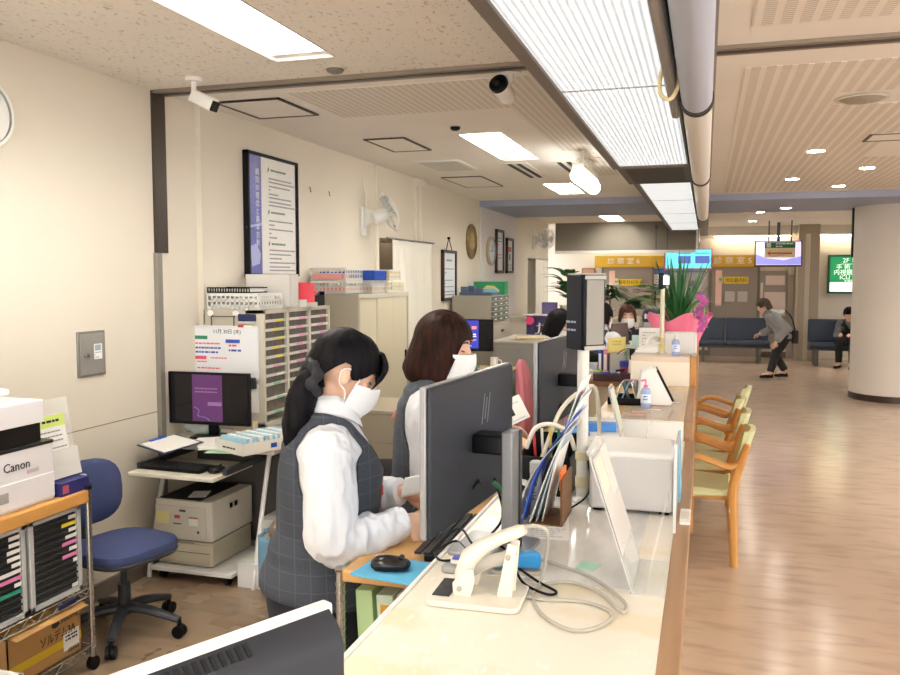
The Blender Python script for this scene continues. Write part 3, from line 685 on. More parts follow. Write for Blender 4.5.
mb.m(2); mb.prism([(.022*cos(a), .014*sin(a)) for a in [k*pi/8 for k in range(16)]], .0006, face((.2002, .02, .165), 90)); mb.build('print', [mat('print_yellow', '#d9b92c'), PAP, INK], t, smooth=0)
txt('ソルデム3A', .048, INK, t, face((.2014, .03, .115), 90), sx=.8); txt('500mL', .04, INK, t, face((.2004, .1, .17), 90)); txt('12', .06, INK, t, face((-.05, -.2305, .12), 0))
t = thing('plastic_crate', 'white slotted plastic crate in front of the wire rack', 'crate', (-2.44, 2.1, .15))
mb = MB()
for sx, sy, L, rot in ((0, -.2, .24, 0), (0, .2, .24, 0), (-.12, 0, .4, 90), (.12, 0, .4, 90)):
    T = M.Translation((sx, sy, 0)) @ M.Rotation(R(rot), 4, 'Z')
    mb.box((0, 0, .015), (L, .004, .03), T=T); mb.box((0, 0, .14), (L+.02, .014, .02), T=T); n = int(L/.02)
    for k in range(n+1): mb.box((-L/2+L*k/n, 0, .08), (.006, .004, .12), T=T)
mb.bb(-.12, .12, -.2, .2, 0, .004); mb.build('basket', WH, t, smooth=0)
mb = MB(); mb.bb(-.1, .1, -.18, .1, .01, .09); mb.build('liner', mat('liner_grey', '#c9ccc9', .6), t, bevel=.01)
t = thing('crate_stool', 'low grey stand under the white slotted crate', 'stand', (-2.44, 2.1, 0))
mb = MB(); mb.bb(-.14, .14, -.22, .22, .13, .149); mb.build('board', GRY, t, bevel=.003)
for sx in (-.12, .12):
    for sy in (-.2, .2): mb = MB(); mb.cyl((sx, sy, 0), (sx, sy, .13), .012); mb.build('leg', GRY, t)

# ------------------------------------------------------------------ office chairs
def star_chair(name, label, loc, rz, fab, seat_r=(.235, .24), back=(.4, .34, .55, .95), metal=DKG):
    t = thing(name, label, 'office chair', loc, rz)
    def pad(u, v, z): pass
    mb = MB(); poly = [(seat_r[0]*math.copysign(abs(cos(a))**.6, cos(a)), seat_r[1]*math.copysign(abs(sin(a))**.6, sin(a))) for a in [2*pi*k/28 for k in range(28)]]
    rings = [[V((x*s, y*s, z)) for x, y in poly] for s, z in ((.88, .40), (.98, .412), (1, .43), (.97, .45), (.8, .462), (.3, .466))]
    mb.skin(rings); mb.build('seat', fab, t)
    mb = MB(); mb.skin([[V((x*s, y*s, z)) for x, y in poly] for s, z in ((.7, .385), (.97, .39), (1.0, .405), (.96, .412))]); mb.build('seat_shell', metal, t)
    x0 = -seat_r[0]-.05; z0, z1 = back[2], back[3]; hh = (z1-z0)/2; zc = (z0+z1)/2
    def bring(k, off): 
        return [V((x0 - .04*((z-zc)/hh)**2*0 + off + .05*(y/back[1]*2)**2*.5 - .06*(z-zc), y, z)) for y, z in [(back[1]/2*k*math.copysign(abs(cos(a))**.7, cos(a)), zc+hh*k*math.copysign(abs(sin(a))**.7, sin(a))) for a in [2*pi*j/28 for j in range(28)]]]
    mb = MB(); mb.skin([bring(.5, .045), bring(.85, .04), bring(1, .02), bring(1, .0), bring(.9, -.012), bring(.4, -.018)]); mb.build('backrest', fab, t)
    mb = MB(); mb.tube([(-.05, 0, .385), (x0+.02, 0, .375), (x0-.035, 0, .42), (x0-.035, 0, zc)], .018, smooth=4, flat=1.6); mb.build('back_bar', metal, t)
    mb = MB(); mb.cyl((0, 0, .1), (0, 0, .25), .03); mb.cyl((0, 0, .25), (0, 0, .39), .016); mb.bb(-.09, .09, -.07, .07, .37, .39); mb.build('column', metal, t)
    for k in range(5):
        a = 2*pi*k/5 + .35; c, s_ = cos(a), sin(a)
        mb = MB(); mb.tube([(0.02*c, .02*s_, .13), (.12*c, .12*s_, .125), (.28*c, .28*s_, .085)], [.032, .028, .02], 10, smooth=3, flat=.8); L = mb.build('base_arm', metal, t)
        mb = MB(); 
        for q in (-.013, .013): mb.cyl((.28*c - q*s_ - .009*s_, .28*s_ + q*c + .009*c, .03), (.28*c - q*s_ + .009*s_, .28*s_ + q*c - .009*c, .03), .03, n=18)
        mb.cyl((.28*c, .28*s_, .03), (.28*c, .28*s_, .085), .01); mb.build('caster', BLK, L)
    return t
star_chair('office_chair', 'navy-blue fabric office chair between the wire rack and the computer desk', (-2.65, 3.27, 0), -12, mat('navy_fabric', '#39446f', .85, bump=.2, bscale=300), seat_r=(.215, .225), back=(.4, .37, .5, .82))
star_chair('office_chair', 'black office chair behind the two women, draped with pink cloth', (-2.03, 5.12, 0), 200, mat('black_fabric', '#1c1d20', .8), back=(.4, .38, .55, .84), metal=BLK)
o = MB(); o.grid(lambda u, v: V((-.1+.22*u+.03*sin(v*5), -.22+.44*v, .86+.05*sin(u*9+v*4)*.4 - .25*max(0, abs(u-.5)-.25))), 14, 16)
q = o.build('folded_cardigan', mat('cardigan_pink', '#d99a94', .9, var=.3, scale=18), solid=.02); q.location = (-1.83, 5.2, 0); tag(q, 'pink cardigan laid over the back of the black office chair', 'cardigan')
star_chair('office_chair', 'pink-backed office chair seen beside the second large monitor', (-.78, 4.95, 0), 6, mat('pink_fabric', '#c4717d', .8, var=.1, scale=10), back=(.4, .42, .72, 1.22), metal=mat('chair_grey', '#84807a', .5))
star_chair('office_chair', 'green-backed office chair in front of the purple-screen computer', (-2.0, 7.6, 0), 60, mat('grey_green_fabric', '#6c7c72', .8), back=(.42, .46, .5, .96), metal=DKG)
# ------------------------------------------------------------------ computer desk by the wall
BEI = mat('desk_beige', '#d9d3c3', .5)
t = thing('computer_desk', 'beige two-level computer desk with slanted white tube legs', 'desk', (-2.66, 4.1, 0))
mb = MB(); mb.bb(-.38, .42, -.1, .4, .745, .77); mb.build('desktop', BEI, t, bevel=.004)
mb = MB(); mb.bb(-.31, .22, -.38, .02, .645, .668); mb.build('keyboard_tray', BEI, t, bevel=.004)
mb = MB()
for x in (-.3, .24): mb.bb(x-.012, x+.012, -.3, .3, .668, .7); mb.bb(x-.012, x+.012, .0, .3, .7, .745)
mb.build('tray_runner', DKG, t, smooth=0)
for x in (-.365, .31):
    mb = MB(); mb.tube([(x, -.15, 0), (x, -.13, .1), (x, .02, .62), (x, .06, .72), (x, .12, .745)], .014, 12, smooth=4); mb.tube([(x, .38, 0), (x, .36, .745)], .014, 12); mb.tube([(x, -.145, .045), (x, .38, .045)], .01, 10)
    mb.build('leg', WH, t)
mb = MB(); mb.bb(-.365, .31, .345, .365, .1, .74); mb.build('back_panel', mat('desk_back', '#55514b', .7), t, smooth=0)
PG = mat('printer_beige', '#d8d3c6', .45); PG2 = mat('printer_tray_beige', '#c2baa4', .5)
t = thing('printer_trolley', 'low white trolley carrying the laser printer under the computer desk', 'trolley', (-2.73, 4.16, 0))
mb = MB(); mb.bb(-.26, .26, -.24, .24, .055, .08); mb.build('board', WH, t, bevel=.004)
for sx in (-.21, .21):
    for sy in (-.19, .19): mb = MB(); mb.cyl((sx-.012, sy, .027), (sx+.012, sy, .027), .027, n=16); mb.build('caster', BLK, t)
t = thing('paper_feeder', 'beige paper feeder under the laser printer', 'paper tray', (-2.79, 4.17, .082))
mb = MB(); mb.rbox((0, 0, .08), (.36, .42, .135), .012); mb.bb(-.15, .15, -.19, .19, 0, .02); mb.build('body', PG2, t, bevel=.004)
mb = MB(); mb.bb(-.17, .17, -.217, -.209, .03, .135); mb.m(1).bb(-.165, .165, -.219, -.216, .085, .088); mb.build('drawer', [PG2, DKG], t, bevel=.002)
mb = MB(); mb.bb(-.06, .06, -.22, -.212, .135, .142); mb.build('handle', mat('shade_beige', '#9b9484'), t, smooth=0)
t = thing('laser_printer', 'beige laser printer with stickers, under the computer desk', 'printer', (-2.79, 4.17, .231))
mb = MB(); mb.rbox((0, 0, .12), (.37, .44, .225), .015); mb.bb(-.16, .16, -.2, .2, 0, .01); mb.build('body', PG, t, bevel=.008)
mb = MB(); mb.bb(-.165, .1, -.2, .2, .231, .238); mb.m(1).box((.03, -.1, .242), (.1, .14, .003), 20); mb.build('output_tray', [BLK, PAP], t, bevel=.002)
mb = MB(); mb.bb(-.18, .15, -.226, -.219, .03, .2); mb.m(1).bb(-.02, .02, -.2275, -.225, .17, .182); mb.build('front_cover', [PG, DKG], t, bevel=.003)
mb = MB()
for k, (x, z, w_, h_) in enumerate(((-.13, .13, .09, .07), (-.035, .14, .035, .018), (-.035, .1, .05, .006), (.07, .12, .06, .05), (.07, .14, .06, .008), (.1, .06, .014, .014))):
    mb.m(k); mb.box((x, -.2268, z), (w_, .001, h_))
mb.m(6)
for k in range(2): 
    for j in range(2): mb.box((.1856, -.02+.05*j, .17), (.001, .03, .03))
mb.build('sticker', [mat('sticker_cream', '#efe7a4'), RED, INK, PAP, RED, BLU, mat('vent_mid', '#8d8a84')], t, smooth=0)
def carton(name, label, loc, d, rz=0, m=WH, mark=None, group=None):
    t = thing(name, label, 'box', loc, rz, group)
    mb = MB(); mb.box((0, 0, d[2]/2), d); mb.build('carton', m, t, bevel=.002)
    mb = MB(); mb.box((0, -.0005, d[2]), (d[0]*.96, d[1]*.3, .001)); 
    if mark: mb.m(1).box((0, -d[1]/2-.0005, d[2]*.6), (d[0]*.3, .001, d[2]*.25)); mb.box((d[0]/2+.0005, 0, d[2]*.6), (.001, d[1]*.3, d[2]*.25))
    mb.build('tape', [mat('tape_clear', '#e2ddd0', .3), mark or WH], t, smooth=0)
    return t
carton('supply_box', 'tall white carton beside the paper feeder under the desk', (-2.37, 4.3, .0), (.16, .22, .32), m=mat('carton_white', '#e4e3df', .6), mark=mat('mark_teal', '#8fb0b4'))
carton('supply_box', 'flat white carton lying in front of the tall one, beside the trolley', (-2.38, 4.06, .0), (.15, .2, .14), m=MATS['carton_white'])
# things on the desk
def keyboard(label, loc, rz, w=.44, d=.14):
    t = thing('keyboard', label, 'keyboard', loc, rz)
    mb = MB(); mb.box((0, 0, .009), (w, d, .018)); mb.build('case', BLK, t, bevel=.003)
    mb = MB(); nx = int(w/.019)
    for r in range(5):
        for k in range(nx):
            if r == 0 and nx*.28 < k < nx*.6: continue
            mb.box((-w/2+.014+k*(w-.028)/(nx-1), -d/2+.016+r*.026, .021), (.0155, .019, .007))
        if r == 0: mb.box((-w/2+w*.44, -d/2+.016, .021), (w*.3, .019, .007))
    mb.build('keys', mat('key_black', '#222327', .5), t, smooth=0)
    return t
def mouse(label, loc, rz, L=.105):
    t = thing('computer_mouse', label, 'computer mouse', loc, rz)
    mb = MB(); n = 20
    def ring(x, w, h): return [V((x, w*cos(2*pi*k/n), max(0, .014 + h*sin(2*pi*k/n)) if sin(2*pi*k/n) < 0 else .014 + h*sin(2*pi*k/n))) for k in range(n)]
    mb.skin([ring(L*x, w_, h) for x, w_, h in ((-.5, .008, .004), (-.47, .02, .012), (-.35, .029, .022), (-.1, .031, .025), (.2, .03, .021), (.4, .027, .014), (.48, .018, .008), (.5, .008, .003))])
    mb.build('body', mat('mouse_black', '#101013', .22), t)
    mb = MB(); mb.cyl((L*.28, -.004, .034), (L*.28, .004, .034), .008, n=14); mb.build('wheel', DKG, t)
    return t
keyboard('black keyboard on the pull-out tray of the computer desk', (-2.76, 3.86, .669), -3, .4)
mouse('black mouse beside the keyboard on the pull-out tray', (-2.5, 3.85, .669), 80)
def monitor(name, label, loc, rz, w, h, screen=None, base=(.22, .18), neck=.12, tilt=0):
    """stands at loc, screen faces local -Y"""
    t = thing(name, label, 'monitor', loc, rz)
    z0 = neck; mb = MB(); mb.bb(-w/2, w/2, -.012, .012, z0, z0+h); mb.bb(-w*.35, w*.35, .012, .035, z0+h*.15, z0+h*.8); mb.build('housing', BLK, t, bevel=.004)
    mb = MB(); mb.bb(-w/2+.012, w/2-.012, -.0132, -.012, z0+.018, z0+h-.012)
    s = mb.build('screen', mat('screen_dark', '#0e0c12', .12), t, smooth=0)
    if screen: screen(s, z0, w, h)
    mb = MB(); mb.bb(-.03, .03, .03, .055, .01, z0+h*.5); mb.build('neck', BLK, t, bevel=.004)
    mb = MB(); mb.rbox((0, .03, .006), (base[0], base[1], .012), .02); mb.build('foot', BLK, t, bevel=.003)
    return t
def scr1(s, z0, w, h):
    mb = MB(); mb.bb(-w*.2, w*.17, -.0138, -.0132, z0+.02, z0+h-.014); mb.m(1)
    T = face((0, -.0139, z0+h/2), 0); rn = random.Random(4)
    lines(mb, T, -.09, .06, [.06, .04], .012, rn); mb.box((.04, -.03, 0), (.09, .022, .0005), T=T)
    mb.m(2).tube([T @ V(p) for p in ((-.09, -.05, 0), (-.06, -.07, 0), (-.07, -.1, 0), (-.02, -.11, 0), (.01, -.13, 0))], .012, 6, smooth=4, flat=.1)
    mb.build('picture', [emis('screen_purple', '#4a2552', .35), emis('screen_text', '#7a5a80', .35), emis('screen_swirl', '#6a5a86', .35)], s, smooth=0)
monitor('computer_monitor', 'black monitor with a dim purple picture on the computer desk', (-2.78, 4.22, .771), 3, .53, .31, scr1, neck=.08)
t = thing('form_tray', 'white tray of blue and white form packets on the computer desk', 'tray', (-2.36, 4.06, .771), -24)
mb = MB()
for q in ((-.13, .13, -.2, .2, 0, .004), (-.13, -.126, -.2, .2, 0, .065), (.126, .13, -.2, .2, 0, .065), (-.13, .13, -.2, -.196, 0, .065), (-.13, .13, .196, .2, 0, .065)): mb.bb(*q)
mb.m(1).bb(.1301, .1306, -.02, .02, .02, .045); mb.m(2); lines(mb, face((0, -.2003, .03), 0), -.06, .06, [0], .014, random.Random(2)); mb.build('tray', [mat('tray_cream', '#e9e5da', .5), BLU, INK], t, smooth=0)
rn = random.Random(6)
for k in range(11):
    mb = MB(); mb.box((rn.uniform(-.01, .01), -.165+k*.033, .055), (.22, .02, .06), rn.uniform(-4, 4), M.Rotation(R(rn.uniform(-6, 6)), 4, 'X') if 0 else None); mb.build('form_packet', PAP if k % 2 else mat('packet_blue', '#a9d3e6', .7), t, smooth=0)
t = thing('clipboard', 'navy clipboard with a white sheet hanging over the desk edge by the wall', 'clipboard', (-2.85, 3.93, .785), 8)
T = M.Rotation(R(6), 4, 'X') @ M.Rotation(R(-4), 4, 'Y')
mb = MB(); mb.box((0, 0, .003), (.24, .32, .004), 55, T); mb.build('board', NAVY, t, bevel=.001)
mb = MB(); mb.box((.0, -.005, .008), (.21, .29, .004), 55, T); mb.build('sheet', PAP, t, smooth=0)
mb = MB(); mb.box((0, .14, .012), (.1, .025, .012), 0, T @ M.Rotation(R(55), 4, 'Z')); mb.build('clip', BLU, t, bevel=.003)
for k, (x, y, z, rz, m_, lab) in enumerate(((-2.62, 4.05, .776, 35, PAP, 'stack of loose white sheets between clipboard and monitor'), (-2.5, 3.99, .772, 12, mat('folder_green', '#9ab39a', .7), 'green folder poking out under the loose sheets on the desk'))):
    o = MB()
    for j in range(5 if k == 0 else 1): o.box((rn.uniform(-.008, .008), rn.uniform(-.008, .008), .0015+.003*j), (.21, .297, .0025), rn.uniform(-5, 5))
    q = o.build('loose_sheets' if k == 0 else 'paper_folder', m_, smooth=0); q.location = (x, y, z); q.rotation_euler = (0, 0, R(rz)); tag(q, lab, 'papers' if k == 0 else 'folder')
t = thing('plastic_bag', 'crumpled clear and green plastic bag behind the clipboard', 'plastic bag', (-2.9, 4.3, .772))
mb = MB(); mb.ball((0, 0, .05), (.11, .07, .05), 20)
for v in mb.bm.verts: v.co += V((0, 0, 1)) * .02 * noise.noise(v.co*25) + v.co.normalized()*.015*noise.noise(v.co*40)
mb.build('film', mat('bag_film', '#cfdeda', .2, alpha=.6), t); mb = MB(); mb.ball((.1, -.0, .03), (.035, .03, .03), 14); mb.build('bundle', mat('bag_green', '#2f7a6e', .4), t)
o = MB(); o.bb(-.06, .06, -.03, .03, 0, .09); q = o.build('tape_box', mat('tape_tan', '#bfae93', .6), bevel=.006); q.location = (-2.6, 4.33, .771); tag(q, 'small tan box behind the monitor foot on the computer desk', 'box')
t = thing('shopping_bag', 'dark brown cloth bag hanging under the end of the computer desk', 'bag', (-2.22, 4.2, .44))
mb = MB(); mb.skin([[V((x*.09*k, y*.07*k, z)) for x, y in [(math.copysign(abs(cos(a))**.6, cos(a)), math.copysign(abs(sin(a))**.6, sin(a))) for a in [2*pi*j/20 for j in range(20)]]] for z, k in ((.03, .8), (.05, 1), (.15, 1.03), (.25, .9), (.29, .75))]); mb.build('sack', mat('bag_brown', '#3a2620', .85, bump=.4, bscale=30), t)
mb = MB(); mb.tube([(-.02, 0, .27), (-.05, 0, .32), (-.02, 0, .335), (.03, 0, .28)], .006, smooth=4); mb.build('strap', mat('bag_brown', ''), t)
t = thing('waste_bin', 'beige bin with a pale blue bag over it, between desk and grey-vested woman', 'bin', (-2.14, 3.95, 0))
mb = MB(); mb.lathe([(.09, 0), (.125, .3), (.13, .32)], 24); mb.build('bin', mat('bin_beige', '#b9ac98', .5), t)
mb = MB()
def bagf(u, v): a = 2*pi*u; r = .14 + .012*sin(a*7) + .02*v*(1+sin(a*3)); return V((r*cos(a), r*sin(a), .34 - .3*v*(.8+.2*sin(a*2+1))))
mb.grid(bagf, 40, 8); mb.build('liner_bag', mat('bag_blue', '#8cc0de', .25, alpha=.75), t, solid=.003)
mb = MB(); mb.ball((0, 0, .35), (.1, .09, .08), 16)
for v in mb.bm.verts: v.co += v.co.normalized()*.03*noise.noise(v.co*22)
mb.build('crumpled_paper', mat('kraft_crumple', '#8f7a66', .6), t)

# ------------------------------------------------------------------ tray cabinet with whiteboard
t = thing('storage_cupboard', 'plain grey cupboard carrying the paper-tray cabinet', 'cupboard', (-2.815, 5.0, 0))
mb = MB(); mb.bb(-.2, .22, -.47, .47, .04, .78); mb.bb(-.18, .18, -.45, .45, 0, .04); mb.build('body', GRY, t, bevel=.003)
for s in (-1, 1):
    mb = MB(); mb.bb(.22, .235, s*.235-.23, s*.235+.23, .06, .76); d = mb.build('door', GRY, t, bevel=.003)
    mb = MB(); mb.bb(.235, .25, s*.03-.008, s*.03+.008, .42, .52); mb.build('handle', CHR, d, bevel=.003)
t = thing('tray_cabinet', 'beige cabinet of stacked paper trays with pink and yellow edge labels', 'tray cabinet', (-2.815, 5.0, .782))
CBM = mat('cabinet_beige', '#c8c3b3', .5)
mb = MB(); w2 = .47; hh = .735
for q in ((-.2, .225, -w2, -w2+.02, 0, hh), (-.2, .225, w2-.02, w2, 0, hh), (-.2, .225, -w2, w2, hh-.025, hh), (-.2, .225, -w2, w2, 0, .03), (-.2, -.185, -w2, w2, 0, hh)): mb.bb(*q)
for k in (1, 2): y = -w2 + 2*w2*k/3; mb.bb(-.2, .225, y-.012, y+.012, 0, hh)
mb.build('case', CBM, t, bevel=.002)
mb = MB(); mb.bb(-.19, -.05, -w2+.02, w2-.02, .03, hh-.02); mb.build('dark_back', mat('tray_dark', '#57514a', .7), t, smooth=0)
TL = [['y','y','y','y','y','p','w','g'], ['p','p','p','p','p','p','p','w'], ['p','p','p','p','y','p','p','p']]
TM = {'y': mat('label_yellow', '#e6d84f', .6), 'p': mat('label_pink', '#e39ac0', .6), 'w': PAP, 'g': mat('label_green', '#7fc0a5', .6)}
shelfm = mat('tray_edge', '#d3d0c6', .35)
for c in range(3):
    y0 = -w2+.02+c*2*w2/3+.006; y1 = -w2+2*w2*(c+1)/3-.02
    for r in range(10):
        if r < 8: z = hh-.075-r*.057
        else: z = hh-.075-7*.057-(r-7)*.09
        mb = MB(); mb.bb(-.18, .215, y0, y1, z-.003, z); mb.bb(.205, .22, y0, y1, z-.004, z+.012); tr = mb.build('paper_tray', shelfm, t, smooth=0)
        lc = TL[c][min(r, 7)]
        mb = MB(); yc = y0+(y1-y0)*(.35 if r % 2 else .5); mb.bb(.22, .2212, yc, yc+.09, z-.003, z+.011); mb.build('label_strip', TM[lc], tr, smooth=0)
        mb = MB(); mb.bb(.196, .204, y0, y1, z+.002, z+(.05 if r < 8 else .08)); mb.build('smoky_front', mat('tray_smoke', '#7d766f', .25, var=.25, scale=25, alpha=.8), tr, smooth=0)
        if random.random() < .5: mb = MB(); mb.bb(-.1, .185, y0+.02, y1-.03, z, z+random.uniform(.006, .022)); mb.build('papers', random.choice([PAP, PAP, mat('paper_grey', '#a39d94'), mat('paper_buff', '#cfc59a')]), tr, smooth=0)
mb = MB()
for z in (.18, .2, .225): mb.box((.16, -.33, z), (.06, .16, .012), random.uniform(-5, 5))
mb.build('blue_folders', BLU, t, smooth=0)
mb = MB()
for z in (.2, .215, .235): mb.box((.15, -.03, z), (.08, .1, .012), random.uniform(-8, 8))
mb.build('pink_pads', mat('pad_pink', '#e58fb8'), t, smooth=0)
mb = MB(); mb.bb(.15, .2, -.26, -.2, .1, .115); mb.bb(.15, .2, -.26, -.2, .12, .135); mb.build('yellow_tags', YEL, t, smooth=0)
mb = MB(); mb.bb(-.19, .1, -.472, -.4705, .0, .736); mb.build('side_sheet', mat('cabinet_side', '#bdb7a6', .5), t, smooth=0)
# whiteboard hung on the side
t = thing('whiteboard', 'small whiteboard with handwriting hung on the side of the tray cabinet', 'whiteboard', (-2.86, 4.518, 1.25))
mb = MB(); mb.bb(-.235, .235, -.004, .004, -.16, .16); mb.build('panel', mat('board_white', '#eef1f4', .2), t)
mb = MB()
for q in ((-.24, .24, .155, .168), (-.24, .24, -.168, -.155)): mb.bb(q[0], q[1], -.007, .006, q[2], q[3])
for q in (-.24, .228): mb.bb(q, q+.012, -.007, .006, -.168, .168)
mb.build('frame', mat('frame_white', '#e6e8ea', .3), t, bevel=.003)
mb = MB(); T = face((0, -.0045, 0), 0); rn = random.Random(12)
mb.m(0); mb.box((-.17, .092, 0), (.1, .022, .001), T=T); mb.m(1).box((.06, .072, 0), (.1, .022, .001), T=T)
mb.m(2); lines(mb, T, -.21, -.03, [.055], .016, rn); lines(mb, T, .03, .14, [.045], .018, rn); lines(mb, T, -.1, .06, [-.035], .012, rn); mb.box((-.175, -.035, 0), (.09, .022, .001), T=T); lines(mb, T, -.2, -.03, [-.06, -.1], .014, rn)
mb.m(1); lines(mb, T, -.21, -.02, [.027, .0], .018, rn); lines(mb, T, .03, .2, [.015], .02, rn)
mb.build('handwriting', [mat('pen_green', '#2f8a6b'), mat('pen_blue', '#3c4fb0'), mat('pen_red', '#e2617c')], t, smooth=0)
txt('11月 20日 (木)', .032, INK, t, face((.02, -.005, .13), 0))
mb = MB()
for x in (-.09, .07): mb.tube([(x, -.003, .16), (x, -.003, .22), (x+.01, -.003, .235)], .003, 6)
mb.tube([(-.09, -.003, .225), (.07, -.003, .225)], .003, 6); mb.build('wire_hanger', DKG, t)
for x, lab in ((-2.96, 'white round magnet holding the whiteboard wire, farther from the blue eraser'), (-2.78, 'white round magnet holding the whiteboard wire, next to the blue eraser')):
    mb = MB(); mb.lathe([(.018, 0), (.02, .01), (.016, .014)], 20, M.Rotation(R(90), 4, 'X')); q = mb.build('round_magnet', WH); q.location = (x, 4.528, 1.495); tag(q, lab, 'magnet')
t = thing('board_eraser', 'blue whiteboard eraser stuck on the tray cabinet side', 'eraser', (-2.7, 4.52, 1.47))
mb = MB(); mb.box((0, 0, 0), (.12, .02, .045)); mb.build('grip', NAVY, t, bevel=.006); mb = MB(); mb.box((0, -.0, -.03), (.115, .02, .012)); mb.build('felt', mat('felt_white', '#d9d6cf', .9), t)
t = thing('marker_pen', 'red-capped marker under the blue eraser', 'marker', (-2.7, 4.518, 1.415))
mb = MB(); mb.cyl((-.05, 0, 0), (.03, 0, 0), .008); mb.build('barrel', PAP, t); mb = MB(); mb.cyl((-.06, 0, 0), (-.02, 0, 0), .009); mb.build('cap', RED, t)
t = thing('wall_note', 'small dark gadget and white note on the tray cabinet side below the whiteboard', 'note', (-2.66, 4.522, 1.0))
mb = MB(); mb.bb(-.05, .03, -.003, .003, -.12, .06); mb.build('note', PAP, t, smooth=0); mb = MB(); mb.bb(-.045, .02, -.02, 0, .03, .1); mb.build('gadget', DKG, t, bevel=.005)
# on top of it
def basket(name, label, loc, rz, d, m_, holes=True, group=None, fill=None):
    t = thing(name, label, 'basket', loc, rz, group)
    x, y, z = d; mb = MB(); mb.bb(-x/2, x/2, -y/2, y/2, 0, .004)
    for s, L, rot, off in ((-1, x, 0, y/2), (1, x, 0, y/2), (-1, y, 90, x/2), (1, y, 90, x/2)):
        T = (M.Translation((0, s*off, 0)) if rot == 0 else M.Translation((s*off, 0, 0))) @ M.Rotation(R(rot), 4, 'Z')
        n = max(4, int(L/.032)); rows = 2
        mb.box((0, 0, z*.1), (L, .004, z*.2), T=T); mb.box((0, 0, z*.92), (L+.008, .008, z*.16), T=T); mb.box((0, 0, z*.52), (L, .004, z*.12), T=T)
        for k in range(n+1): mb.box((-L/2+L*k/n, 0, z*.5), (.011, .004, z), T=T)
    mb.build('basket', m_, t, smooth=0)
    for k, (q, mm) in enumerate(fill or []): mb = MB(); mb.bb(*q); mb.build('contents', mm, t, bevel=.003)
    return t
MK = mat('basket_milky', '#eceae2', .35, alpha=.85)
basket('letter_tray', 'white slotted letter tray with papers on the tray cabinet', (-2.83, 4.72, 1.518), 0, (.36, .3, .1), WH, fill=[((-.15, .16, -.13, .13, .01, .03), PAP), ((-.14, .17, -.12, .12, .032, .045), mat('paper_grey', '')), ((-.15, .15, -.13, .12, .05, .07), PAP)])
t = thing('file_rack', 'black slotted file tray lying on the white letter tray', 'tray', (-2.88, 4.68, 1.62)); mb = MB()
mb.bb(-.13, .17, -.11, .11, 0, .006)
for s in (-1, 1): mb.bb(-.13, .17, s*.11-.003, s*.11+.003, .0, .008); mb.bb(-.13, .17, s*.11-.003, s*.11+.003, .028, .036)
for k in range(17): mb.bb(-.13+k*.0185, -.124+k*.0185, -.113, -.107, 0, .03)
mb.build('frame', BLK, t, smooth=0); mb = MB(); mb.bb(-.11, .16, -.09, .09, .007, .02); mb.build('papers', PAP, t, smooth=0)
t = thing('file_case', 'tall milky plastic file case standing behind the white letter tray', 'file case', (-2.74, 4.97, 1.518))
mb = MB()
for q in ((-.2, .13, -.06, -.056, 0, .22), (-.2, .13, .056, .06, 0, .22), (.126, .13, -.06, .06, 0, .22), (-.2, -.196, -.06, .06, 0, .22), (-.2, .13, -.06, .06, 0, .004)): mb.bb(*q)
mb.build('shell', MILK, t, smooth=0); mb = MB(); mb.bb(-.18, .1, -.04, .03, .005, .19); mb.build('papers', PAP, t, smooth=0)
t = thing('folder_stand', 'clear stand holding red folders on the tray cabinet', 'folder stand', (-2.72, 5.13, 1.518))
mb = MB(); mb.bb(-.15, .12, -.07, .07, 0, .004); mb.bb(.156, .16, -.08, .08, 0, .03); mb.bb(-.15, .16, -.08, -.077, 0, .05); mb.build('stand', MILK, t, smooth=0)
for k in range(4): mb = MB(); mb.box((.02, -.05+k*.032, .085), (.26, .026, .15), 0, M.Rotation(R(-6+2*k), 4, 'X')); mb.build('folder', mat('folder_red', '#e8485a', .5), t, smooth=0)
t = thing('pen_box', 'black open box of coloured pens at the end of the tray cabinet', 'pen box', (-2.7, 5.33, 1.518), 0)
mb = MB()
for q in ((-.1, .1, -.08, .08, 0, .005), (-.1, .1, -.08, -.075, 0, .1), (-.1, .1, .075, .08, 0, .1), (-.1, -.095, -.08, .08, 0, .1), (.095, .1, -.08, .08, 0, .075)): mb.bb(*q)
mb.build('box', BLK, t, bevel=.003)
for k, mm in enumerate((BLU, mat('pen_orange', '#ef9436'), RED, YEL, PNK, BLU)): mb = MB(); mb.cyl((-.06+.02*k, -.06+.02*k, .03), (.07, -.05+.022*k, .1), .006, n=8); mb.build('pen', mm, t)

# ------------------------------------------------------------------ shutter cabinet and baskets
t = thing('shutter_cabinet', 'tall grey-beige steel cabinet with ribbed sliding fronts', 'cabinet', (-2.765, 6.5, 0))
mb = MB(); mb.bb(-.25, .19, -.56, .56, .0, 1.585); mb.build('body', mat('steel_taupe', '#a9a291', .5, var=.04, scale=2), t, bevel=.003)
mb = MB(); mb.bb(.19, .202, -.56, .56, 1.55, 1.588); mb.bb(.19, .202, -.56, .56, 0, .06); mb.bb(.19, .202, -.56, -.54, 0, 1.55); mb.bb(.19, .202, .54, .56, 0, 1.55); mb.build('front_frame', GRY, t, bevel=.002)
dm = mat('shutter_cream', '#d3cbb2', .5)
for k in range(3):
    mb = MB(); y0 = -.54+.36*k
    for j in range(18): mb.bb(.186+(.004 if k == 1 else 0), .192+(.004 if k == 1 else 0), y0+.008+j*.0193, y0+.008+j*.0193+.016, .06, 1.55)
    mb.bb(.18, .188, y0, y0+.36, .06, 1.55); d = mb.build('shutter', dm, t, smooth=0)
    if k == 2: mb = MB(); mb.bb(.19, .205, y0+.3, y0+.33, .95, 1.07); mb.build('handle', BLK, d, bevel=.003)
for x, z in ((-.07, 1.26), (.05, 1.2)): mb = MB(); mb.lathe([(.02, 0), (.016, .012)], 16, M.Translation((x, -.56, z)) @ M.Rotation(R(90), 4, 'X')); mb.build('magnet_button', ALU, t)
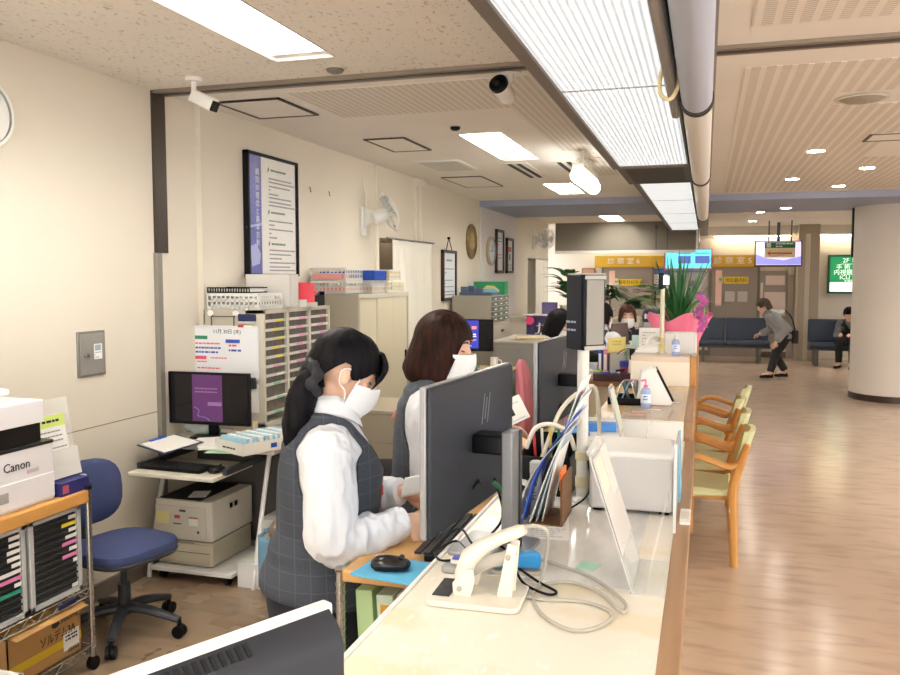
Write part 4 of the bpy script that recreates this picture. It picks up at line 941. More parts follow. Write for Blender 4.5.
BX = (('clear_basket', 'clear basket with a pink tub, under the basket of packets on the grey cabinet', (-2.84, 6.14, 1.59), (.3, .34, .1), MK, [((-.12, .13, -.16, .16, .01, .06), mat('tub_pink', '#e9a19a', .4))]),
      ('clear_basket', 'clear basket of blue and white packets, stacked topmost beside the blue tray', (-2.84, 6.14, 1.693), (.3, .34, .1), MK, [((-.13, .13, -.05, .18, .01, .07), BLU), ((-.13, .13, -.18, -.06, .01, .05), mat('tub_pink', ''))]),
      ('clear_basket', 'clear basket with orange bundles under the bright blue tray', (-2.74, 6.46, 1.59), (.26, .26, .1), MK, [((-.12, .12, -.1, .1, .01, .05), mat('tub_orange', '#eaa987', .4))]),
      ('clear_basket', 'cream slotted basket under the tub of yellow packets', (-2.72, 6.8, 1.59), (.26, .38, .1), mat('basket_cream', '#ece4ca', .5), []),
      ('blue_tray', 'bright blue tray stacked on a clear basket on the grey cabinet', (-2.72, 6.44, 1.693), (.26, .26, .08), BLU, [((-.128, .128, -.128, .128, .003, .072), BLU)]),
      ('lidded_tub', 'milky tub of yellow packets stacked on the cream basket', (-2.7, 6.78, 1.693), (.22, .26, .09), MK, [((-.105, .105, -.125, .125, .005, .07), YEL)]))
for n_, lab, loc, d, mm, fill in BX: basket(n_, lab, loc, 0, d, mm, fill=fill)

# ------------------------------------------------------------------ further back in the office
t = thing('desk_pedestal', 'beige drawer desk end behind the two women', 'desk', (-2.14, 5.95, 0))
mb = MB(); mb.bb(-.38, .4, -.32, .32, .715, .74); mb.build('desktop', mat('desk_grey_beige', '#b5aa97', .5), t, bevel=.004); mb = MB(); mb.bb(-.36, .36, -.3, .3, .0, .06); mb.build('plinth', DKG, t)
mb = MB(); mb.bb(-.3, .38, -.3, .3, .06, .715); mb.build('carcass', mat('pedestal_beige', '#aba08c', .5), t, smooth=0)
for k in range(3):
    mb = MB(); mb.bb(-.28, .36, -.312, -.3, .08+k*.21, .28+k*.21); d = mb.build('drawer', mat('pedestal_beige', ''), t, bevel=.003)
    mb = MB(); mb.bb(-.02, .08, -.318, -.312, .2+k*.21, .24+k*.21); mb.build('handle', mat('pull_dark', '#6d6452', .5), d)
t = thing('file_cabinet', 'grey filing cabinet with a drawer front, beyond the purple screen', 'filing cabinet', (-2.75, 10.4, 0))
mb = MB(); mb.bb(-.28, .24, -.46, .46, 0, 1.15); mb.build('body', mat('file_grey', '#a9a293', .5), t, bevel=.003)
for k, (z0, z1) in enumerate(((.04, .38), (.4, .74), (.76, 1.12))):
    mb = MB(); mb.bb(.24, .255, -.44, .44, z0, z1); d = mb.build('drawer', mat('file_front', '#b9b3a6', .45), t, bevel=.004)
    mb = MB(); mb.bb(.255, .27, -.05, .05, z1-.1, z1-.07); mb.build('handle', DKG, d)
t = thing('parts_cabinet', 'small cabinet of clear drawers standing on the grey filing cabinet', 'drawer cabinet', (-2.75, 10.4, 1.152))
mb = MB(); mb.bb(-.28, .22, -.46, .46, 0, .335); mb.build('case', mat('file_grey', ''), t, bevel=.003)
for r in range(5):
    for c in range(3): mb = MB(); mb.bb(.22, .24, -.44+c*.295, -.16+c*.295, .015+r*.064, .07+r*.064); mb.m(1).bb(.24, .244, -.35+c*.295, -.25+c*.295, .03+r*.064, .045+r*.064); mb.build('clear_drawer', [mat('smoke_drawer', '#7f8981', .2, var=.4, scale=14), OFFW], t, smooth=0)
t = thing('carton_tray', 'dark blue tray of small boxes on top of the drawer cabinet', 'tray', (-2.75, 10.15, 1.49)); mb = MB(); mb.bb(-.2, .22, -.17, .22, 0, .04); mb.build('tray', mat('slate_blue', '#4a5a72', .5), t, bevel=.004)
for x, y, h in ((-.15, -.1, .11), (-.08, .0, .12), (.05, -.12, .09)): mb = MB(); mb.bb(x-.04, x+.04, y-.04, y+.04, .04, h); mb.build('small_box', mat('slate_box', '#53607c', .6), t, bevel=.004)
t = thing('green_box', 'green box with a pale picture on top of the drawer cabinet', 'box', (-2.72, 10.72, 1.49))
mb = MB(); mb.bb(-.22, .2, -.1, .1, 0, .17); mb.m(1); T = face((-.0, -.1006, .06), 0); mb.prism([(-.16, -.06), (.1, -.06), (.14, .0), (.05, .02), (-.06, .01), (-.16, -.01)], .001, T); mb.m(2).prism([(-.1, .01), (.06, .02), (.12, -.02), (.13, .0), (.06, .055), (-.04, .06)], .0012, T); mb.build('carton', [GRN, mat('box_sky', '#6fbad2'), mat('box_tan', '#d8c48c')], t, smooth=0)
t = thing('wood_desk', 'small wood-topped desk holding the purple-screen monitor', 'desk', (-2.45, 8.5, 0))
mb = MB(); mb.bb(-.45, .5, -.4, .3, .72, .75); mb.build('desktop', wood_mat('pale_wood', '#d6c08f', '#c4a870'), t, bevel=.004); mb = MB(); mb.bb(-.5, .44, -.34, .34, 0, .06); mb.bb(-.5, -.47, -.34, .34, .06, .72); mb.bb(.41, .44, -.34, .34, .06, .72); mb.bb(-.5, .44, .3, .33, .06, .72); mb.build('frame', mat('desk_teal_grey', '#7f8a80', .5), t, smooth=0)
def scr2(s, z0, w, h):
    T = face((0, -.0138, z0+h/2), 0); rn = random.Random(5); mb = MB(); mb.bb(-w*.12, w*.22, -.0138, -.0132, z0+.03, z0+h-.012)
    mb.m(1); lines(mb, T, -.04, .1, [.01, -.012], .016, rn); mb.m(2).box((.075, .08, .0), (.05, .03, .001), T=T); mb.m(3).box((0, .095, 0), (.014, .04, .001), T=T)
    mb.m(1).tube([T @ V(p) for p in ((.1, -.05, 0), (-.02, -.05, 0), (-.045, -.075, 0), (-.01, -.1, 0), (.05, -.115, 0))], .014, 6, smooth=5, flat=.1); mb.m(2).box((.05, -.05, .001), (.03, .024, .001), T=T)
    mb.build('picture', [emis('screen_blue', '#2b2f8f', .7), emis('screen_white', '#f0e8f2', .9), emis('screen_orange', '#e8764a', .8), emis('screen_pink', '#d348a0', .8)], s, smooth=0)
monitor('computer_monitor', 'black monitor showing a violet-blue picture, on the far wood-topped desk', (-2.42, 8.5, .752), 4, .56, .34, scr2, neck=.18)
t = thing('coffee_mug', 'white mug by the far purple-screen monitor', 'mug', (-2.1, 8.4, .752)); mb = MB(); mb.lathe([(.035, 0), (.04, .01), (.042, .13), (.038, .13), (.035, .02)], 24); mb.build('cup', WH, t); mb = MB(); mb.tube([(.04, 0, .11), (.075, 0, .095), (.075, 0, .05), (.04, 0, .03)], .006, smooth=4); mb.build('handle', WH, t)
t = thing('grey_counter', 'low grey cabinet behind the pink chair', 'cabinet', (-1.95, 9.5, 0)); mb = MB(); mb.bb(-.3, .32, -.55, .55, 0, .99); mb.build('body', mat('mid_grey', '#8f8d88', .5), t, bevel=.004); mb = MB(); mb.bb(-.31, .33, -.56, .56, .99, 1.01); mb.build('top', mat('mid_grey_light', '#b5b2aa', .4), t, bevel=.003)
for s in (-1, 1): mb = MB(); mb.bb(-.28+.29*(s+1)/2, .0+.29*(s+1)/2, -.562, -.55, .05, .95); mb.build('door', mat('mid_grey', ''), t, bevel=.003)
t = thing('envelope_tray', 'buff envelopes lying on the low grey cabinet', 'envelopes', (-1.9, 9.2, 1.012)); mb = MB()
for k in range(3): mb.box((.02*k, .01*k, .005+.01*k), (.35, .26, .009), 12*k)
mb.build('envelope', mat('buff', '#cdb98e', .8), t, smooth=0)
t = thing('shop_banner', 'violet cloth banner with white brush strokes hung by the far desk', 'banner', (-2.02, 10.6, .6))
mb = MB(); mb.grid(lambda u, v: V((-.2+.38*u, .03*sin(u*7), .62 - .6*v)), 14, 10); mb.build('cloth', mat('banner_violet', '#43355c', .85), t, solid=.004)
mb = MB(); T = face((0, -.04, .35), 0)
for p in (((-.06, .14), (.06, .15), (.0, .05)), ((-.02, .18), (-.03, .06), (-.08, .04)), ((-.07, .0), (.07, .02), (.02, -.08), (-.06, -.07)), ((0, .05), (-.02, -.12)), ((-.08, -.15), (.02, -.14), (.07, -.2), (-.04, -.24))): mb.tube([T @ V((*q, 0)) for q in p], .013, 6, smooth=4, flat=.25)
mb.build('brush_strokes', PAP, t); mb = MB(); T2 = face((-.15, -.03, .56), 0); mb.lathe([(.0001, .002), (.055, .0)], 20, T2); mb.build('pink_dot', mat('dot_pink', '#e0356f'), t)
mb = MB(); mb.cyl((-.24, 0, .63), (.22, 0, .63), .012); mb.cyl((.22, .02, -.6), (.22, .02, .64), .012); mb.bb(.1, .34, -.1, .14, -.6, -.58); mb.build('stand', WH, t)
t = thing('carton_stack', 'tan cardboard boxes stacked on the floor by the grey filing cabinet', 'cardboard box', (-2.15, 9.9-1.3, 0)); mb = MB(); mb.bb(-.0, .22, -.1, .2, 0, .5); mb.build('carton', CB, t, bevel=.004); mb = MB(); mb.bb(.03, .19, -.05, .15, .5, .52); mb.build('flap', CB, t)
t.location = (-1.55, 8.3, 0)
# ------------------------------------------------------------------ the three counters
def worn_top(name, c1, c2, c3):
    m, nt, b = newmat(name); o, vec = xyz(nt)
    a = ramp(nt, noisef(nt, vec, 5, 6), .52, lin(c1), .6, lin(c2))
    s = ramp(nt, noisef(nt, vec, 26, 3, (1.6, .7, 1)), .6, (0, 0, 0, 1), .66, (1, 1, 1, 1))
    region = ramp(nt, noisef(nt, vec, 2.2, 3), .5, (0, 0, 0, 1), .6, (1, 1, 1, 1))
    nt.links.new(mixc(nt, mth(nt, 'MULTIPLY', s, region), a, lin(c3)), b.inputs['Base Color']); b.inputs['Roughness'].default_value = .3
    return m
CT = worn_top('worn_cream_top', '#efe9da', '#eadfc4', '#f6f3ec')
TRIM = wood_mat('walnut_trim', '#b18c67', '#8d6a49', 20, (1, .06, 1))
ORW = wood_mat('amber_wood', '#c08a48', '#a87236', 20, (1, .1, 1))
FRT = mat('counter_front', '#d9cfbd', .6)
t = thing('reception_counter', 'near stretch of the long reception counter, worn cream top with a brown wood edge', 'counter', (-.335, 2.05, 0))
mb = MB(); mb.bb(-.3, .27, -1.75, 1.7, .965, 1.0); mb.build('counter_top', CT, t, bevel=.002)
mb = MB(); mb.bb(-.312, -.3, -1.75, 1.7, .955, 1.004); mb.build('white_edge', WH, t, bevel=.003)
mb = MB(); mb.bb(.262, .305, -1.75, 1.7, .94, 1.003); mb.build('wood_edge', TRIM, t, bevel=.004)
mb = MB(); mb.bb(.0, .03, -1.7, 1.65, 0, .965); mb.build('front_panel', FRT, t, smooth=0)
for y in (-1.7, 0, 1.66): mb = MB(); mb.bb(-.28, .0, y-.015, y+.015, 0, .965); mb.build('support', FRT, t, smooth=0)
t = thing('middle_counter', 'middle stretch of the counter with a wood-grain top, one step higher', 'counter', (-.28, 4.4, 0))
mb = MB(); mb.bb(-.2, .2, -.62, .62, 1.05, 1.08); mb.build('counter_top', wood_mat('maple_top', '#d9bd95', '#caa878', 12, (1, .08, 1), .25), t, bevel=.002)
mb = MB(); mb.bb(-.3, .2, -.645, -.62, .95, 1.082); mb.build('white_edge', WH, t, bevel=.003)
mb = MB(); mb.bb(.2, .24, -.645, .62, .99, 1.083); mb.build('wood_edge', TRIM, t, bevel=.004)
mb = MB(); mb.bb(-.02, .02, -.6, .6, 0, 1.05); mb.build('front_panel', FRT, t, smooth=0)
mb = MB(); mb.bb(-.19, -.02, .56, .6, 0, 1.05); mb.bb(-.19, -.02, -.6, -.56, 0, 1.05); mb.build('support', FRT, t, smooth=0)
t = thing('far_counter', 'far stretch of the counter with a tall cream end panel and an amber wood edge', 'counter', (-.33, 6.3, 0))
mb = MB(); mb.bb(-.09, .25, -1.25, 1.3, 1.22, 1.25); mb.build('counter_top', mat('pink_cream_top', '#e0cbb9', .35), t, bevel=.002)
mb = MB(); mb.bb(-.09, .25, -1.26, -1.235, 0, 1.22); mb.build('end_panel', mat('end_cream', '#ebe4d4', .5), t, bevel=.003)
mb = MB(); mb.bb(.25, .285, -1.26, 1.3, .2, 1.252); mb.build('wood_edge', ORW, t, bevel=.004)
mb = MB(); mb.bb(-.05, -.02, -1.235, 1.28, 0, 1.22); mb.build('front_panel', FRT, t, smooth=0)
# staff desk beside the near counter
t = thing('rack_desk', 'wood-topped chrome rack desk where the nearer woman works', 'desk', (-.8, 2.62, 0))
WT2 = wood_mat('beech_top', '#dcae72', '#cf9c5c', 14, (1, .1, 1), .35)
mb = MB(); mb.bb(-.13, .142, -.6, .62, .892, .925); mb.build('wooden_top', WT2, t, bevel=.006)
for x in (-.145, .12):
    for y in (-.575, .6):
        mb = MB(); rack_post(mb, x, y, .915, .013); mb.m(1).lathe([(.016, 0), (.017, .008), (.012, .012)], 16, M.Translation((x, y, .913))); mb.build('post', [CHR, CHR], t)
        mb = MB(); mb.lathe([(.018, 0), (.014, .06)], 14, M.Translation((x, y, 0))); mb.build('foot', BLK, t)
for z in (.62, .3):
    mb = MB()
    for x in (-.145, .12): mb.cyl((x, -.575, z), (x, .6, z), .004, n=8)
    for y in (-.575, .6): mb.cyl((-.145, y, z), (.12, y, z), .004, n=8); mb.cyl((-.145, y, z-.03), (.12, y, z-.03), .004, n=8)
    for k in range(1, 30): y = -.575+1.175*k/30; mb.cyl((-.145, y, z), (.12, y, z), .0022, n=6)
    mb.build('wire_shelf', CHR, t)
FLC = [mat('file_lime', '#b9d7a0', .6), mat('file_white', '#eceee9', .6), mat('file_mint', '#cfe4cf', .6)]
rn = random.Random(9)
FL = ('lime file beside the chrome post under the wooden desk', 'white file with an orange label under the wooden desk', 'mint file with pink index flags under the wooden desk', 'pale file with blue index flags under the wooden desk')
for k in range(4):
    t = thing('file_folder', FL[k], 'file', (-.88+.062*k, 2.18, .632))
    mb = MB(); mb.box((0, 0, .11), (.05, .2, .22 - .015*(k == 1)), T=M.Rotation(R(-3), 4, 'Y')); mb.build('cover', FLC[(k*2) % 3], t, bevel=.002)
    mb = MB()
    if k == 1: mb.box((0, -.1015, .16), (.045, .001, .05), T=None); mb.m(1); lines(mb, face((0, -.1022, .16), 0), -.015, .015, [.0], .012, rn)
    elif k == 0: mb.box((0, -.1015, .06), (.03, .001, .06)); 
    else:
        for j in range(3): mb.box((-.012+.012*j, -.07+.05*j, .232), (.01, .04, .02))
    mb.build('index_label', [mat('label_amber', '#d9992e'), INK] if k == 1 else (INK if k == 0 else (mat('flag_pink', '#ee6ba6') if k == 2 else mat('flag_blue', '#5a6ed0'))), t, smooth=0)
t = thing('paper_pile', 'pile of white and green papers lower under the wooden desk', 'papers', (-.8, 2.2, .31)); mb = MB()
for j in range(7): mb.box((rn.uniform(-.02, .02), rn.uniform(-.02, .02), .01+.02*j), (.22, .3, .017), rn.uniform(-8, 8))
mb.build('sheets', PAP, t, smooth=0); mb = MB(); mb.box((0, -.02, .16), (.2, .26, .03), 12); mb.build('green_file', FLC[0], t, bevel=.003)
t = thing('mouse_mat', 'light blue mouse mat on the wooden desk', 'mouse mat', (-.785, 2.06, .926), -8); mb = MB(); mb.rbox((0, 0, .0015), (.2, .17, .003), .012); mb.build('mat', mat('mat_blue', '#62b7dc', .7), t); 
mouse('black mouse on the light blue mat', (-.8, 2.055, .93), 8, .108)
keyboard('black keyboard tucked against the counter on the wooden desk', (-.695, 2.36, .926), 92, .42, .1)
# second staff desk, in front of the farther woman
t = thing('rack_desk', 'second wood-topped desk in front of the bob-haired woman', 'desk', (-.83, 3.62, 0))
mb = MB(); mb.bb(-.13, .17, -.36, .5, .88, .91); mb.build('wooden_top', WT2, t, bevel=.006)
for x in (-.12, .15):
    for y in (-.34, .48): mb = MB(); mb.cyl((x, y, 0), (x, y, .88), .013); mb.build('post', CHR, t)
# ------------------------------------------------------------------ large monitors
SIL = mat('monitor_silver', '#9b9c9e', .35, .5); MBK = mat('monitor_back', '#2b2f38', .5, 0, spec=.3); MBD = mat('monitor_dark', '#23262d', .4)
def big_monitor(label, loc, rz, w=.61, h=.358, z0=.11):
    """screen faces local -X, back faces local +X; column stands behind"""
    t = thing('large_monitor', label, 'monitor', loc, rz)
    mb = MB(); mb.bb(-.012, .004, -w/2, w/2, z0, z0+h); mb.build('bezel', SIL, t, bevel=.003)
    mb = MB(); mb.bb(.004, .016, -w/2+.002, w/2-.002, z0+.002, z0+h-.002); mb.build('back_cover', MBK, t, bevel=.006)
    mb = MB(); mb.bb(-.0135, -.012, -w/2+.008, w/2-.008, z0+.012, z0+h-.008); mb.build('screen', emis('screen_glow', '#c9d4e2', .5), t, smooth=0)
    mb = MB(); T = face((.0165, .06, z0+h*.72), 90)
    for x0, y0, x1, y1 in ((-.028, -.04, -.006, .04), (-.005, -.028, .012, .028), (.014, -.04, .036, .04)): mb.prism([(x0, y0), (x0+.005, y0), (x1+.005, y1), (x1, y1)], .001, T)
    mb.build('logo', mat('logo_silver', '#8d929c', .3, .6), t, smooth=0)
    mb = MB(); mb.tube([(.0165, -.03, z0+.06), (.02, -.0, z0+.075), (.0165, .03, z0+.06)], .003, 6); mb.build('cable_clip', BLK, t)
    mb = MB(); mb.rbox((.055, .0, z0+h*.5), (.1, .075, .05), .02); mb.build('hinge', BLK, t, bevel=.006)
    mb = MB(); mb.bb(.095, .125, -.036, .036, .012, z0+h*.6); mb.build('column', mat('stand_grey', '#85878a', .35, .4), t, bevel=.004)
    mb = MB(); mb.bb(.118, .13, .02, .036, .012, z0+h*.6-.002); mb.build('column_edge', MBD, t, bevel=.002)
    mb = MB(); mb.rbox((.06, .02, .006), (.2, .2, .012), .015); mb.build('foot', SIL, t, bevel=.003)
    mb = MB(); mb.tube([(.03, .09, z0+.05), (.06, .09, z0+.02), (.08, .05, .06), (.11, .03, .03)], .007, smooth=5); mb.build('green_cable', mat('cable_green', '#3f7d58', .5), t)
    mb = MB(); mb.tube([(.03, .1, z0+.06), (.05, .11, z0-.02), (.05, .1, .05), (.03, .08, .02)], .004, smooth=5); mb.build('power_cable', BLK, t)
    return t
a = math.degrees(math.atan2(.055, .6))
big_monitor('first large monitor seen from behind, hiding the hands of the ponytailed woman', (-.5825, 2.085, 1.0), -a)
big_monitor('second large monitor seen from behind, beside the slim pole', (-.595, 3.47, 1.0), -a)
t = thing('slotted_monitor', 'monitor with white top edge and slotted dark back, cut off at the bottom', 'monitor', (-.544, .92, .937), 0)
T = M.Rotation(math.atan2(.29, .145) , 4, 'Z') @ M.Translation((-.11, 0, 0))
mb = MB(); mb.box((0, .03, .17), (.5, .022, .3), T=T); mb.build('bezel', mat('monitor_white', '#e9e8e6', .35), t, bevel=.004)
MX = M(((0, 0, 1, -.243), (1, 0, 0, 0), (0, 1, 0, 0), (0, 0, 0, 1)))
mb = MB(); mb.prism([(.019, .02), (.019, .314), (-.006, .292), (-.014, .27), (-.014, .04)], .486, T @ MX); mb.build('back_shell', mat('monitor_charcoal', '#2e3139', .45, spec=.3), t, bevel=.002)
mb = MB()
for k in range(26): mb.box((0, 0, 0), (.006, .019, .003), T=T @ M.Translation((-.2+.012*k, .0065, .3035)) @ M.Rotation(math.atan2(.022, .025), 4, 'X'))
mb.build('vent_slots', mat('slot_dark', '#0a0a0c', .6), t, smooth=0)
mb = MB(); mb.box((0, .0415, .17), (.48, .001, .28), T=T); mb.build('screen', emis('screen_glow', ''), t, smooth=0)
mb = MB(); mb.box((0, -.045, .1), (.07, .03, .18), T=T); mb.build('neck', MBD, t, bevel=.004)
mb = MB(); mb.box((0, -.01, .02), (.26, .18, .012), T=T); mb.build('foot', MBD, t, bevel=.004)
t = thing('side_counter', 'end of the staff worktop under the cut-off monitor', 'worktop', (-.8, .85, 0)); mb = MB(); mb.bb(-.14, .14, -.7, .4, .91, .951); mb.build('top', CT, t, bevel=.003)
for x in (-.1, .09):
    for y in (-.65, .35): mb = MB(); mb.bb(x-.02, x+.02, y-.02, y+.02, 0, .91); mb.build('leg', FRT, t, smooth=0)
# ------------------------------------------------------------------ on the near counter
Z0 = 1.0005
t = thing('vinyl_mat', 'clear grey-white vinyl mat with papers under it on the near counter', 'desk mat', (-.29, 2.62, Z0))
def vin():
    m, nt, b = newmat('vinyl'); o, vec = xyz(nt)
    nt.links.new(ramp(nt, noisef(nt, vec, 7, 5, (1.5, .6, 1)), .4, lin('#eceae4'), .65, lin('#d3d3cf')), b.inputs['Base Color']); b.inputs['Roughness'].default_value = .12
    return m
mb = MB(); mb.bb(-.2, .14, -.72, .75, 0, .0015); mb.build('mat', vin(), t, smooth=0)
t = thing('sticky_note', 'pale green sticky note on the vinyl mat', 'note', (-.265, 2.03, 1.0025), -12); mb = MB(); mb.bb(-.024, .024, -.03, .03, 0, .001); mb.build('note', mat('note_green', '#b7e3cb', .8), t, smooth=0)
t = thing('document', 'printed page lying under the scanner cable on the vinyl mat', 'paper', (-.42, 2.33, 1.0022), 10); mb = MB(); mb.bb(-.06, .06, -.12, .12, 0, .001); mb.m(1); lines(mb, M.Translation((0, 0, .001)), -.05, .05, [-.1+.018*k for k in range(12)], .009, rn); mb.build('sheet', [PAP, mat('print_light', '#b9bbbd')], t, smooth=0)
CRM = mat('scanner_cream', '#e9e4d6', .4)
t = thing('card_scanner', 'cream hand-held reader resting on a hinged stand with a flat base plate', 'scanner', (-.475, 1.765, Z0), 2)
mb = MB(); mb.rbox((0, 0, .007), (.21, .17, .013), .02); mb.build('base_plate', CRM, t, bevel=.003)
mb = MB(); mb.box((-.075, .0, .0145), (.04, .105, .003)); mb.build('black_pad', mat('pad_black', '#3b3b3d', .8, var=.5, scale=60), t, bevel=.001)
def hring(x, z, w_, h, tilt): 
    return [V((x - sin(R(tilt))*h*sin(a), w_*cos(a), z + cos(R(tilt))*h*sin(a))) for a in [2*pi*k/20 for k in range(20)]]
mb = MB(); mb.skin([hring(-.042, .03, .02, .012, 75), hring(-.036, .05, .034, .02, 70), hring(-.02, .09, .034, .022, 55), hring(.01, .118, .026, .018, 35), hring(.05, .14, .022, .015, 25), hring(.09, .158, .021, .014, 20), hring(.105, .163, .016, .01, 20)])
mb.build('reader', CRM, t)
mb = MB()
for s in (-1, 1): mb.prism([(-.05, .013), (-.01, .013), (.0, .05), (-.005, .075), (-.03, .07), (-.052, .04)], .006, M.Translation((0, s*.036 + (.003), 0)) @ M.Rotation(R(90), 4, 'X'))
mb.build('cheek', CRM, t, bevel=.002)
mb = MB(); mb.cyl((-.035, -.045, .03), (-.035, .045, .03), .006); mb.cyl((.072, -.03, .105), (.072, .03, .105), .006); mb.build('pin', CHR, t)
mb = MB()
for s in (-1, 1): mb.prism([(.045, .013), (.08, .013), (.09, .13), (.07, .135)], .006, M.Translation((0, s*.02+.003, 0)) @ M.Rotation(R(90), 4, 'X'))
mb.build('support_post', CRM, t, bevel=.003)
mb = MB(); mb.tube([(-.02, 0, .055), (.02, 0, .082), (.06, 0, .095), (.078, 0, .112)], [.008, .01, .01, .007], 10, smooth=4, flat=1.6); mb.build('link_arm', mat('link_grey', '#b3afa6', .4), t)
mb = MB(); mb.tube([(.098, 0, .165), (.125, .01, .17), (.15, .03, .15), (.135, .1, .06), (.125, .1, .01), (.12, .02, .004), (.16, -.08, .004), (.225, -.135, .004), (.275, -.105, .004), (.3, -.04, .004), (.275, .0, .004), (.22, .02, .004), (.14, .01, .004), (.09, .02, .004)], .0042, 8, smooth=7); mb.build('cable', mat('cable_grey', '#b5b1a6', .5), t)
t = thing('grey_cable', 'grey cable lying in a loose loop over the vinyl mat', 'cable', (0, 0, 1.006)); mb = MB(); mb.tube([(-.37, 1.84, 0), (-.3, 1.9, 0), (-.22, 1.86, 0), (-.165, 1.77, 0), (-.15, 1.765, 0.001), (-.16, 1.82, 0), (-.24, 1.94, 0), (-.34, 2.01, 0), (-.41, 2.05, 0)], .004, 8, smooth=6); mb.build('cable', MATS['cable_grey'], t)
t = thing('black_cables', 'tangle of thin black cables behind the hand-held reader', 'cables', (0, 0, 1.006))
for k, P in enumerate((((-.66, 2.02, 0), (-.63, 2.1, .004), (-.57, 2.02, .004), (-.52, 1.97, .01), (-.5, 1.94, .012)), ((-.655, 1.99, .004), (-.61, 1.92, .012), (-.54, 1.95, .02), (-.5, 2.02, .03), (-.47, 2.05, .005)), ((-.66, 2.0, 0), (-.64, 2.08, .03), (-.6, 2.06, .05), (-.55, 2.0, .03), (-.52, 2.08, 0)), ((-.47, 2.0, .012), (-.42, 1.93, .01), (-.36, 1.87, .004), (-.31, 1.83, .0), (-.33, 1.81, .0), (-.39, 1.84, .01), (-.43, 1.9, .04)))):
    mb = MB(); mb.tube(P, .0032, 8, smooth=6); mb.build('cable', BLK, t)
t = thing('stapler', 'blue stapler behind the hand-held reader', 'stapler', (-.425, 1.93, Z0), 12)
mb = MB(); mb.rbox((0, 0, .006), (.12, .035, .011), .012); mb.build('base', GRY, t, bevel=.002)
mb = MB(); mb.prism([(-.055, .018), (.058, .018), (.06, .05), (.04, .058), (-.02, .05), (-.055, .03)], .032, M.Translation((0, .016, 0)) @ M.Rotation(R(90), 4, 'X')); mb.build('handle', mat('stapler_blue', '#2f8fd0', .35), t, bevel=.006)
t = thing('tape_runner', 'grey and white tape runner behind the black pad of the hand-held reader', 'tape', (-.56, 1.915, Z0), 4)
mb = MB(); mb.rbox((0, -.01, .008), (.09, .045, .016), .012); mb.build('grey_case', mat('runner_grey', '#9fa09f', .4), t, bevel=.004)
mb = MB(); mb.rbox((.012, .0, .024), (.075, .03, .014), .008); mb.build('white_case', WH, t, bevel=.004); mb = MB(); mb.bb(-.02, .03, -.016, .012, .031, .0335); mb.build('label', mat('label_violet', '#4a51b5'), t, smooth=0)
# pole with the small display box
t = thing('display_pole', 'pale pole with a black display box on top, standing on the counter', 'display', (-.365, 2.62, Z0), 0)
mb = MB(); mb.lathe([(.032, 0), (.032, .012), (.024, .02)], 20); mb.cyl((0, 0, 0), (0, 0, .5), .0185, n=20); mb.build('pole', mat('pole_white', '#d7d6cf', .35), t)
mb = MB(); mb.cyl((0, 0, .05), (0, 0, .085), .022, n=20); mb.cyl((0, 0, .14), (0, 0, .165), .0225, n=20); mb.build('clamp_collar', mat('collar_cream', '#cfc3a0', .5), t)
T = M.Translation((.0, 0, .61)) @ M.Rotation(R(-42), 4, 'Z')
mb = MB(); mb.box((.01, .0, 0), (.085, .085, .235), T=T); mb.build('case', mat('display_black', '#101116', .4, spec=.2), t, bevel=.006)
mb = MB(); mb.box((.008, -.0445, 0), (.07, .006, .225), T=T); mb.m(1); lines(mb, T @ face((.0, -.048, 0), 0), -.03, .02, [-.03, -.055], .01, rn); mb.build('front_face', [mat('display_face', '#0e1420', .3, spec=.25), mat('display_mark', '#8f9bb0')], t, bevel=.003)
mb = MB(); mb.box((.0535, .0, -.0), (.003, .068, .2), T=T); mb.build('speaker_grille', mat('grille_mid', '#8e8c86', .6), t, smooth=0)
mb = MB(); mb.box((.01, 0, .119), (.083, .083, .004), T=T); mb.box((.0545, 0, .108), (.006, .08, .012), T=T); mb.box((.0545, 0, -.11), (.006, .08, .012), T=T); mb.build('case_trim', mat('trim_silver', '#a8a6a0', .4), t, smooth=0)
mb = MB(); mb.tube([(.02, -.01, .14), (.03, -.06, .05), (-.02, -.12, .01), (-.06, -.2, .004)], .003, smooth=5); mb.build('cord', BLK, t)
# white boxy machine
t = thing('card_machine', 'white boxy counter machine with a pale grey front', 'machine', (-.21, 2.655, Z0), 2)
mb = MB(); mb.rbox((0, 0, .09), (.25, .24, .16), .015); mb.build('body', mat('machine_grey', '#cfcdcb', .4), t, bevel=.006)
mb = MB(); mb.rbox((-.005, .005, .178), (.262, .255, .022), .015); mb.build('lid', WH, t, bevel=.008)
mb = MB()
for sx in (-.1, .1):
    for sy in (-.095, .095): mb.cyl((sx, sy, 0), (sx, sy, .012), .016)
mb.build('rubber_feet', BLK, t)
mb = MB(); mb.bb(.124, .131, -.115, .11, .02, .16); mb.build('side_panel', mat('machine_side', '#b9b9bc', .4), t, bevel=.002)
t = thing('blue_folder', 'blue folder stood between the white machine and the counter edge', 'folder', (-.068, 2.8, Z0)); mb = MB(); mb.box((0, 0, .1), (.008, .2, .2), T=M.Rotation(R(-2), 4, 'Y')); mb.build('folder', mat('folder_sky', '#6fb0d2', .5), t, smooth=0)
